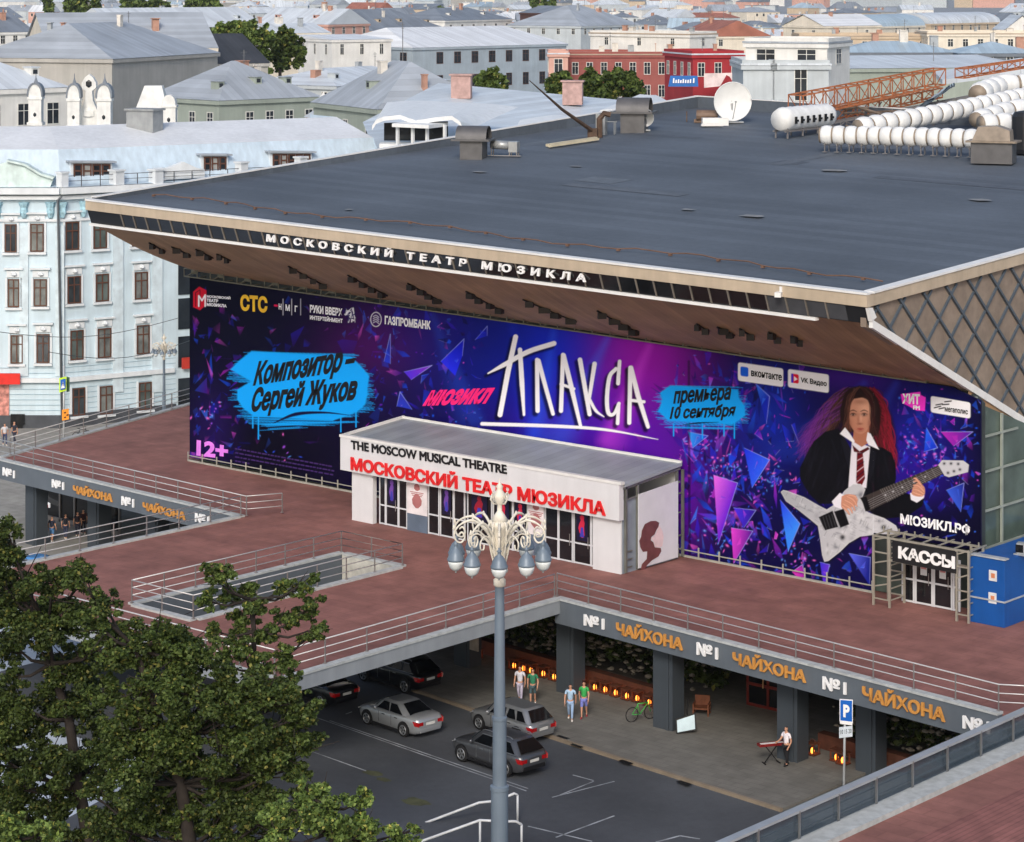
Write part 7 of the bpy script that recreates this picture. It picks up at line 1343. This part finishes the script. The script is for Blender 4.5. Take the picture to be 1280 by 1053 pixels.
def person(label, pos, face, H=1.74, top=(210, 210, 220), legs=(190, 196, 214), hair=(40, 30, 24), stride=.5, shorts=False, arms=None, female=False, shoes=(220, 216, 210), group=None, phase=1, sleeve='short'):
    """local frame: forward = -y; arms = {+1/-1: (elbow, wrist)} in body heights"""
    root = thing('person', label, 'person', pos, face, group); s = H; V3 = lambda x, y, z: (x*s, y*s, z*s)
    sw = .115 if not female else .1; st = .14*stride*phase; hip = .052
    N = {'pel': (V3(0, 0, .515), (.075*s, .062*s)), 'wai': (V3(0, .004, .6), (.07*s, .052*s)), 'che': (V3(0, 0, .72), (.085*s, .062*s)), 'nb': (V3(0, .004, .815), (.05*s, .045*s)), 'nk': (V3(0, 0, .855), .03*s), 'jaw': (V3(0, -.014, .885), (.033*s, .038*s)), 'hd': (V3(0, -.004, .93), (.043*s, .052*s)), 'top': (V3(0, .002, .968), (.036*s, .044*s))}
    E = [('pel', 'wai'), ('wai', 'che'), ('che', 'nb'), ('nb', 'nk'), ('nk', 'jaw'), ('jaw', 'hd'), ('hd', 'top')]
    for k, sx in (('l', 1), ('r', -1)):
        d = st*sx; N['h'+k] = (V3(sx*hip, 0, .485), .052*s); N['kn'+k] = (V3(sx*hip*1.05, -d*.55-.012, .275+abs(d)*.05), .034*s); N['an'+k] = (V3(sx*hip, -d*.9+(.05 if d < 0 else 0), .045+(.03 if d < -.02 else 0)), .021*s); N['to'+k] = (V3(sx*hip*1.2, -d*.9-.085+(.05 if d < 0 else 0), .018), (.022*s, .015*s))
        E += [('pel', 'h'+k), ('h'+k, 'kn'+k), ('kn'+k, 'an'+k), ('an'+k, 'to'+k)]
        el, wr = (arms or {}).get(sx, ((sx*(sw+.035), d*.3+.01, .635), (sx*(sw+.03), d*.8-.03, .49)))
        N['s'+k] = (V3(sx*sw, 0, .795), .036*s); N['e'+k] = (V3(*el), .025*s); N['w'+k] = (V3(*wr), .018*s)
        dv = (Vector(wr)-Vector(el)).normalized(); pa = Vector(wr)+dv*.03; N['p'+k] = (V3(*pa), (.02*s, .013*s)); E += [('nb', 's'+k), ('s'+k, 'e'+k), ('e'+k, 'w'+k), ('w'+k, 'p'+k)]
        sd = dv.cross(Vector((1, 0, 0))).normalized() if abs(dv.x) < .9 else Vector((0, 0, 1))
        for j in range(4):
            f0 = pa+dv*.012+sd*(j-1.5)*.0115; f1 = f0+dv*(.026, .031, .029, .022)[j]+Vector((-sx*.004, 0, 0)); f2 = f1+dv*.016+Vector((-sx*.01, -.004, 0))
            for t, f in enumerate((f0, f1, f2)): N[f'f{k}{j}{t}'] = (V3(*f), .0058*s)
            E += [('p'+k, f'f{k}{j}0'), (f'f{k}{j}0', f'f{k}{j}1'), (f'f{k}{j}1', f'f{k}{j}2')]
        t0 = pa-dv*.008+sd*.024; t1 = t0+dv*.022+sd*.008; N['t0'+k] = (V3(*t0), .0065*s); N['t1'+k] = (V3(*t1), .0058*s); E += [('p'+k, 't0'+k), ('t0'+k, 't1'+k)]
    body = skin(N, E, 'body', root, m_skin)
    g_ = 1.14; C_ = {}; 
    def grow(ks, f=g_): return {k: (N[k][0], tuple(v*f for v in N[k][1]) if isinstance(N[k][1], tuple) else N[k][1]*f) for k in ks}
    C_ = grow(['pel', 'wai', 'che', 'nb', 'sl', 'sr']); C_['pel'] = (V3(0, 0, .53), (.084*s, .07*s)); EE = [('pel', 'wai'), ('wai', 'che'), ('che', 'nb')]
    for k in 'lr':
        f = .62 if sleeve == 'short' else 1; a, b = Vector(N['s'+k][0]), Vector(N['e'+k][0]); C_['m'+k] = (tuple(a.lerp(b, f)), .033*s); EE += [('nb', 's'+k), ('s'+k, 'm'+k)]
        if sleeve == 'long': C_['q'+k] = (tuple(b.lerp(Vector(N['w'+k][0]), .92)), .025*s); EE += [('m'+k, 'q'+k)]
    skin(C_, EE, 'shirt', root, mat('cloth_%d_%d_%d' % top, top, .8, var=.1, scale=6))
    T = {'pel': (V3(0, 0, .525), (.08*s, .068*s))}; TE = []
    for k in 'lr':
        T['h'+k] = (N['h'+k][0], .06*s); T['kn'+k] = (N['kn'+k][0], .042*s); TE += [('pel', 'h'+k), ('h'+k, 'kn'+k)]
        if not shorts: T['an'+k] = (tuple(Vector(N['an'+k][0])+Vector((0, 0, .015*s))), .031*s); TE += [('kn'+k, 'an'+k)]
    skin(T, TE, 'shorts' if shorts else 'trousers', root, mat('cloth_%d_%d_%d' % legs, legs, .85, var=.1, scale=6))
    Hn = {'a': (V3(0, .012, .95), (.043*s, .05*s)), 'b': (V3(0, .006, .975), (.038*s, .044*s))}; he = [('a', 'b')]
    if female: Hn['c'] = (V3(0, .035, .9), (.036*s, .03*s)); Hn['d'] = (V3(0, .042, .83), (.03*s, .02*s)); he += [('a', 'c'), ('c', 'd')]
    skin(Hn, he, 'hair', root, mat('hair_%d' % hair[0], hair, .7))
    q = MB(); q.use(0)
    for sx in (1, -1): q.lathe(V3(sx*.018, -.054, .93), [(.001, -.006), (.007, -.003), (.007, .003), (.001, .006)], 6, 1, .5); q.box(V3(sx*.018, -.056, .944), (.018, .006, .004))
    q.use(1).box(V3(0, -.056, .892), (.034, .008, .008)); q.use(2).prism([V3(-.008, -.05, .908), V3(.008, -.05, .908), V3(0, -.052, .935)], (0, -.016, -.002))
    for sx in (1, -1): q.lathe(V3(sx*.047, .004, .922), [(.003, -.022), (.012, -.01), (.012, .014), (.003, .022)], 6, .5, 1)
    ob('face', q, [m_gl, mat('lip', (150, 80, 74), .6), m_skin], root, local=True)
    for k in 'lr': q = MB(); a, t = Vector(N['an'+k][0]), Vector(N['to'+k][0]); z0 = min(a.z-.04*s, t.z-.018*s); q.tube([(a.x, a.y+.03*s, z0+.022*s), (a.x, a.y, z0+.03*s), (t.x, t.y, z0+.022*s), (t.x, t.y-.02*s, z0+.018*s)], [.02*s, .028*s, .026*s, .014*s], 8); ob('shoe', q, mat('shoe_%d' % shoes[0], shoes, .7), root, local=True, smooth=True)
    return root
zP = ZS+.125
def stand(px, py, z=zP): return on_z(px, py, z)
fc = math.atan2(RT.y, RT.x)       # forward -y then looks at the camera
person('person in white shirt and pale trousers walking beside one in green', stand(650, 877), fc-.35, 1.76, (222, 222, 232), (190, 184, 204), stride=.35, group='people walking on the pavement')
person('person in dark green shirt and grey shorts next to one in white', stand(666, 880), fc-.2, 1.74, (52, 128, 96), (70, 92, 98), shorts=True, stride=.4, phase=-1, group='people walking on the pavement')
person('person in pale blue shirt and light blue jeans striding along the pavement', stand(713, 900), fc-.1, 1.72, (166, 196, 222), (150, 178, 212), stride=1, group='people walking on the pavement', hair=(60, 36, 26))
person('person in bright green shirt and violet shorts nearest the bicycle', stand(730, 897), fc-.15, 1.76, (58, 164, 84), (120, 128, 200), shorts=True, stride=.9, phase=-1, group='people walking on the pavement', hair=(72, 34, 26), female=True, shoes=(150, 50, 60))
mp_ = stand(983, 957); person('person in white shirt and black trousers leaning on a pillar by the keyboard', mp_, fc-.95, 1.78, (238, 230, 236), (28, 28, 32), stride=.3, arms={-1: ((-.15, -.05, .64), (-.13, -.19, .6)), 1: ((.15, .03, .63), (.14, -.05, .5))}, shoes=(30, 30, 32))
for i, (px, py, tp, lg, lb) in enumerate(((65, 677, (40, 46, 66), (84, 130, 180), 'person in dark top and blue shorts, leftmost in the left underpass'), (82, 674, (34, 36, 48), (60, 66, 90), 'person in dark clothes in the middle of the left underpass'), (97, 671, (40, 34, 44), (44, 46, 62), 'person in dark clothes walking close beside another in the left underpass'), (104, 668, (60, 30, 36), (40, 42, 56), 'person in dark red top, rightmost in the left underpass'))):
    person(lb, stand(px, py, ZS+.06), fc+2.8+i*.2, 1.62, tp, lg, shorts=i == 0, stride=.4, group='people in the left underpass')
person('person in white top on the street by the arched door', stand(6, 557, ZS+.06), fc+.4, 1.7, (206, 206, 212), (70, 80, 110), stride=.6, group='people on the far street'); person('person in dark clothes on the street by the arched door', stand(18, 555, ZS+.06), fc-.6, 1.74, (48, 50, 62), (56, 60, 76), stride=.6, group='people on the far street')
# ================================================================ BICYCLES
def bike(label, a, b, col):
    A, B = Vector(a), Vector(b); d = (B-A); ang = math.atan2(d.y, d.x); root = thing('bicycle', label, 'bicycle', (A+B)/2, ang, 'bicycles'); r = .34; w2 = .53; src = None
    for x in (-w2, w2):
        if src is None:
            q = MB(); q.tube([(r*math.cos(t), 0, r*math.sin(t)) for t in np.linspace(0, 6.2832, 29)], .022, 6, False); src = ob('wheel', q, m_tyre, root, local=True, smooth=True); q = MB()
            for k in range(12): t = k*math.pi/6; q.seg((0, 0, 0), (r*math.cos(t), 0, r*math.sin(t)), .006, .006, up=(0, 1, 0))
            q.tube([(0, -.05, 0), (0, .05, 0)], .025, 8); ob('spokes', q, m_rim, src, local=True); wl_ = src
        else: wl_ = copy_tree(src, root)
        wl_.location = (x, 0, r)
    bb, hd, se = (-.08, 0, .3), (.38, 0, .78), (-.22, 0, .82); q = MB()
    for p, t in ((bb, hd), (bb, se), (se, hd), (bb, (-w2, 0, r)), ((-.2, 0, .74), (-w2, 0, r)), ((.36, 0, .86), (w2, 0, r))): q.tube([p, t], .022, 7)
    ob('frame', q, col, root, local=True, smooth=True)
    q = MB(); q.tube([se, (-.24, 0, .9)], .016, 6); q.lathe((-.26, 0, .9), [(.03, 0), (.12, .02), (.1, .05), (.02, .06)], 8, 1.2, .6); ob('saddle', q, m_blk, root, local=True)
    q = MB(); q.tube([(.36, 0, .86), (.35, 0, 1.0)], .016, 6); q.tube([(.26, -.28, 1.02), (.36, -.12, 1.0), (.36, .12, 1.0), (.26, .28, 1.02)], .014, 6); ob('handlebar', q, m_blk, root, local=True)
    q = MB(); q.tube([(-.08, -.04, .3), (.06, -.1, .2)], .014, 6); q.tube([(-.08, .04, .3), (-.22, .1, .4)], .014, 6); q.lathe((-.08, 0, .3), [(.09, -.01), (.09, .01)], 12); ob('crank', q, m_rim, root, local=True)
    return root
m_bg = mat('bike_green', (62, 170, 70), .35)
bike('green bicycle parked by the row of glowing lanterns', stand(788, 903), stand(815, 898), m_bg)
bike('dark bicycle leaning at the wall below the pale blue building', stand(92, 552, ZS+.06), stand(112, 549, ZS+.06), mat('bike_dark', (40, 44, 52), .4))
# ================================================================ RESTAURANT FRONT UNDER THE TERRACE
m_glow = mat('lantern_flame', (255, 170, 90), .5, emit=(255, 132, 44), es=4.5); m_lf = mat('lantern_wood', (92, 50, 32), .7, var=.3, scale=4)
DESC = ['beside the white poster pillar', 'leftmost of the group behind the couple in white and green', 'behind the person in white shirt', 'behind the person in dark green', 'right of the person in dark green', 'left of the dark corner pillar', 'just right of the dark corner pillar', 'first behind the green shirted person', 'second right of the green shirted person', 'third right of the green shirted person', 'fourth right of the green shirted person', 'above the rear wheel of the bicycle', 'behind the bicycle saddle', 'rightmost before the pillar with the leaning board', 'beside the pillar of the keyboard player', 'middle one right of the keyboard player', 'rightmost one right of the keyboard player']
LP = [(596, 821), (643, 834), (655, 837.5), (664, 840), (679.5, 844), (693, 848), (725, 855), (744, 861), (757, 864), (770, 868), (784, 872), (797, 875), (812, 880), (824, 884), (1016, 941), (1046, 949), (1054, 953)]
for i, (px, py) in enumerate(LP):
    p = on_z(px, py+2, -5.06); root = thing('lantern', 'glowing orange wooden lantern '+DESC[i], 'lantern', (p.x, p.y, -5.06), -.08, 'glowing lanterns along the restaurant front'); q = MB(); w_ = .4; h_ = .52
    for x in (-w_/2, w_/2):
        for y in (-w_/2, w_/2): q.box((x, y, h_/2), (.05, .05, h_))
    q.box((0, 0, .03), (w_+.1, w_+.1, .06)); q.box((0, 0, h_), (w_+.1, w_+.1, .05)); q.tube([(-.15, 0, h_), (-.1, 0, h_+.16), (.1, 0, h_+.16), (.15, 0, h_)], .014, 5); ob('case', q, m_lf, root, local=True)
    q = MB(); q.lathe((0, -.02, .06), [(.07, 0), (.09, .1), (.07, .2), (.02, .25)], 8); ob('candle', q, m_glow, root, local=True)
q = MB(); q.obox((-88, 95.95, -5.08), (14.6, -1.2, 0), (0, .5, 0), (0, 0, .7)); tag(ob('planter', q, mat('planter_brown', (86, 52, 38), .7, var=.3, scale=2)), 'long brown planter behind the left row of glowing lanterns', 'planter')
q = MB(); q.obox((-64.2, 94.2, -5.08), (11.5, -1, 0), (0, .5, 0), (0, 0, .7)); tag(ob('planter', q, MATS['planter_brown']), 'brown planter behind the lanterns right of the keyboard player', 'planter')
def hedge(nm, label, x0, x1, y0, y1, n):  # leaves and pale heads stand in for packed rows of seating
    cl = [(Vector((rt.uniform(x0, x1), rt.uniform(y0, y1), rt.uniform(-4.6, -1.6))), rt.uniform(.3, .6)) for _ in range(n)]
    o = leafmesh(nm, cl, .26, 170, m_leaf, None, 1.0); tag(o, label, 'greenery', kind='stuff')
    q = MB(); rg = random.Random(n)
    for i in range(int(n*3)):
        c = Vector((rg.uniform(x0, x1), rg.uniform(y0-.5, y0+.9), rg.uniform(-4.7, -1.5))); r = rg.uniform(.05, .18); q.lathe(c, [(.02, -r*.6), (r, -r*.2), (r*.9, r*.2), (.03, r*.6)], 7, rg.uniform(.8, 1.5), 1)
    tag(ob('flower_heads', q, mat('pale_flower', (126, 120, 110), .8, var=.3, scale=2)), label.replace('greenery', 'pale flower heads'), 'flowers', kind='stuff')
hedge('greenery', 'dense dark greenery in place of restaurant seating left of the door', -88, -72.5, 96.6, 98.6, 120)
hedge('greenery', 'dense dark greenery in place of restaurant seating right of the door', -63.6, -51, 94.8, 97.5, 110)
dr = thing('restaurant_door', 'dark red double door of the restaurant with glass panes under the terrace', 'door', (-69.8, 98.0, -5.08)); q = MB(); p0, p1 = on_z(933, 881, -5.08), on_z(986, 893, -5.08); u_ = (p1-p0); nn = Vector((-u_.y, u_.x, 0)).normalized()
for t in (0, .48, .96): q.obox(p0+u_*t, u_*.05, nn*.12, (0, 0, 2.9))
for z_ in (0, 1.0, 2.1, 2.8): q.obox(p0+Vector((0, 0, z_)), u_, nn*.1, (0, 0, .14))
ob('frame', q, mat('door_red', (110, 38, 30), .5, var=.2, scale=2), dr); q = MB(); q.obox(p0+nn*.04, u_, nn*.03, (0, 0, 2.85)); ob('pane', q, m_gl, dr); q = MB(); q.tube([p0+u_*.42-nn*.1+Vector((0, 0, 1)), p0+u_*.42-nn*.1+Vector((0, 0, 1.7))], .03, 6); ob('handle', q, mat('brass', (196, 160, 110), .4), dr)
q = MB(); q.use(0).obox(p0+u_*.62-nn*.06+Vector((0, 0, 1.5)), u_*.16, nn*.05, (0, 0, .4)); tag(ob('door_lantern', q, mat('lamp_warm', (250, 190, 130), .5, emit=(255, 170, 90), es=3)), 'small warm wall lamp glowing beside the restaurant door', 'lamp')
p = stand(877, 893); bn = thing('armchair', 'wooden armchair with slatted sides left of the restaurant door', 'armchair', p, .5); bn.scale = (.8, .8, .8); m_wd = mat('chair_wood', (120, 72, 48), .6, var=.25, scale=5)
q = MB(); q.box((0, 0, .42), (.9, .8, .1)); ob('seat', q, m_wd, bn, local=True); q = MB(); q.box((0, .4, .75), (.9, .07, .6)); ob('backrest', q, m_wd, bn, local=True)
for sx in (-1, 1):
    q = MB()
    for y in (-.38, .38): q.box((sx*.45, y, .35), (.08, .08, .7))
    for z_ in (.2, .45, .68): q.box((sx*.45, 0, z_), (.07, .8, .07))
    ob('side', q, m_wd, bn, local=True)
p = stand(964, 954); kb = thing('keyboard', 'red electric keyboard on a folding stand beside the person in white', 'keyboard', p, fc+.3); q = MB(); q.box((0, 0, .86), (1.25, .36, .12)); ob('case', q, mat('keyboard_red', (120, 24, 26), .4), kb, local=True, bevel=.015); q = MB(); q.box((0, -.06, .925), (1.1, .16, .015)); ob('keys', q, m_white, kb, local=True); q = MB(); q.seg((-.35, 0, 0), (.3, 0, .8), .04); q.seg((.35, 0, 0), (-.3, 0, .8), .04); q.box((-.35, 0, .02), (.05, .4, .04)); q.box((.35, 0, .02), (.05, .4, .04)); ob('stand', q, m_blk, kb, local=True)
p = stand(858, 918); bd = thing('leaning_board', 'white menu board leaning tilted against the grey pillar', 'board', p, fc+.15); q = MB(); q.prism([(-.42, 0, .1), (.42, 0, .22), (.42, .15, .85), (-.42, .15, .62)], (0, .04, 0)); ob('panel', q, mat('board_white', (196, 218, 226), .5), bd, local=True); q = MB(); q.prism([(-.48, .02, .04), (.48, .02, .16), (.48, .18, .92), (-.48, .18, .68)], (0, .03, 0)); q.seg((.1, .4, 0), (.1, .2, 1.6), .05); ob('frame', q, m_blk, bd, local=True)
q = MB(); q.prism([on_y(587, 812, 93.2), on_y(598, 815, 93.2), on_y(598, 795, 93.2), on_y(587, 795, 93.2)], (0, .03, 0)); tag(ob('notice_board', q, mat('notice_grey', (150, 140, 132), .6, var=.2, scale=3)), 'pale notice board on the pillar under the bridge corner', 'notice')
# left underpass shop front
ks = thing('storefront', 'glazed shop front with a white and red sign inside the left underpass', 'shop front', (-121, 101.6, -5.1)); a, b = on_y(40, 640, 101.4), on_y(150, 660, 101.4); q = MB(); q.obox((a.x, 101.4, ZS+.05), (b.x-a.x, 0, 0), (0, .1, 0), (0, 0, 4)); ob('glazing', q, m_gl, ks); q = MB()
for i in range(7): q.box((a.x+(b.x-a.x)*i/6, 101.36, ZS+2.05), (.12, .12, 4))
q.obox((a.x, 101.3, ZS+.05), (b.x-a.x, 0, 0), (0, .12, 0), (0, 0, .25)); q.obox((a.x, 101.3, ZS+2.6), (b.x-a.x, 0, 0), (0, .1, 0), (0, 0, .1)); ob('frame', q, m_post, ks)
sp_ = [(42, 618), (47, 619), (49, 624), (61, 629.5), (61, 635), (47, 630), (43, 624)]; q = MB(); q.prism([on_y(x, y, 101.0) for x, y in sp_], (0, .12, 0)); ob('sign_panel', q, mat('sign_lit', (236, 236, 236), .4, emit=(255, 255, 255), es=.5), ks); q = MB(); q.prism([on_y(x, y, 100.97) for x, y in ((46, 626), (60, 631.5), (60, 635), (48, 630.5))], (0, .02, 0)); ob('sign_stripe', q, mat('stripe_red', (206, 40, 44), .5), ks)
# flower pot / bin small items by the pavement edge
for i, (px, py) in enumerate(((703, 925), (722, 935), (782, 956), (855, 982))):
    c = on_z(px, py-3, ZS+.122); q = MB(); q.box((c.x, c.y, c.z+.005), (.7, .28, .012), -.09); tag(ob('drain_grate', q, m_blk), 'dark drain grate at the kerb, ' + ('nearest the silver grey hatchback', 'second from the silver grey hatchback', 'third from the silver grey hatchback', 'nearest the glass parapet')[i], 'grate', 'drain grates along the kerb')
# ================================================================ HAZE between the near square and the far roofs
q = MB(); q.box((0, 1900, 17), (8000, 4100, 47)); hzm = bpy.data.materials.new('haze'); hzm.use_nodes = True; t = hzm.node_tree; t.nodes.remove(t.nodes['Principled BSDF']); pv = t.nodes.new('ShaderNodeVolumePrincipled'); pv.inputs['Color'].default_value = (.86, .9, .97, 1); pv.inputs['Density'].default_value = .00005; pv.inputs['Anisotropy'].default_value = .2
t.links.new(pv.outputs[0], t.nodes['Material Output'].inputs['Volume']); tag(ob('haze', q, hzm), kind='stuff')
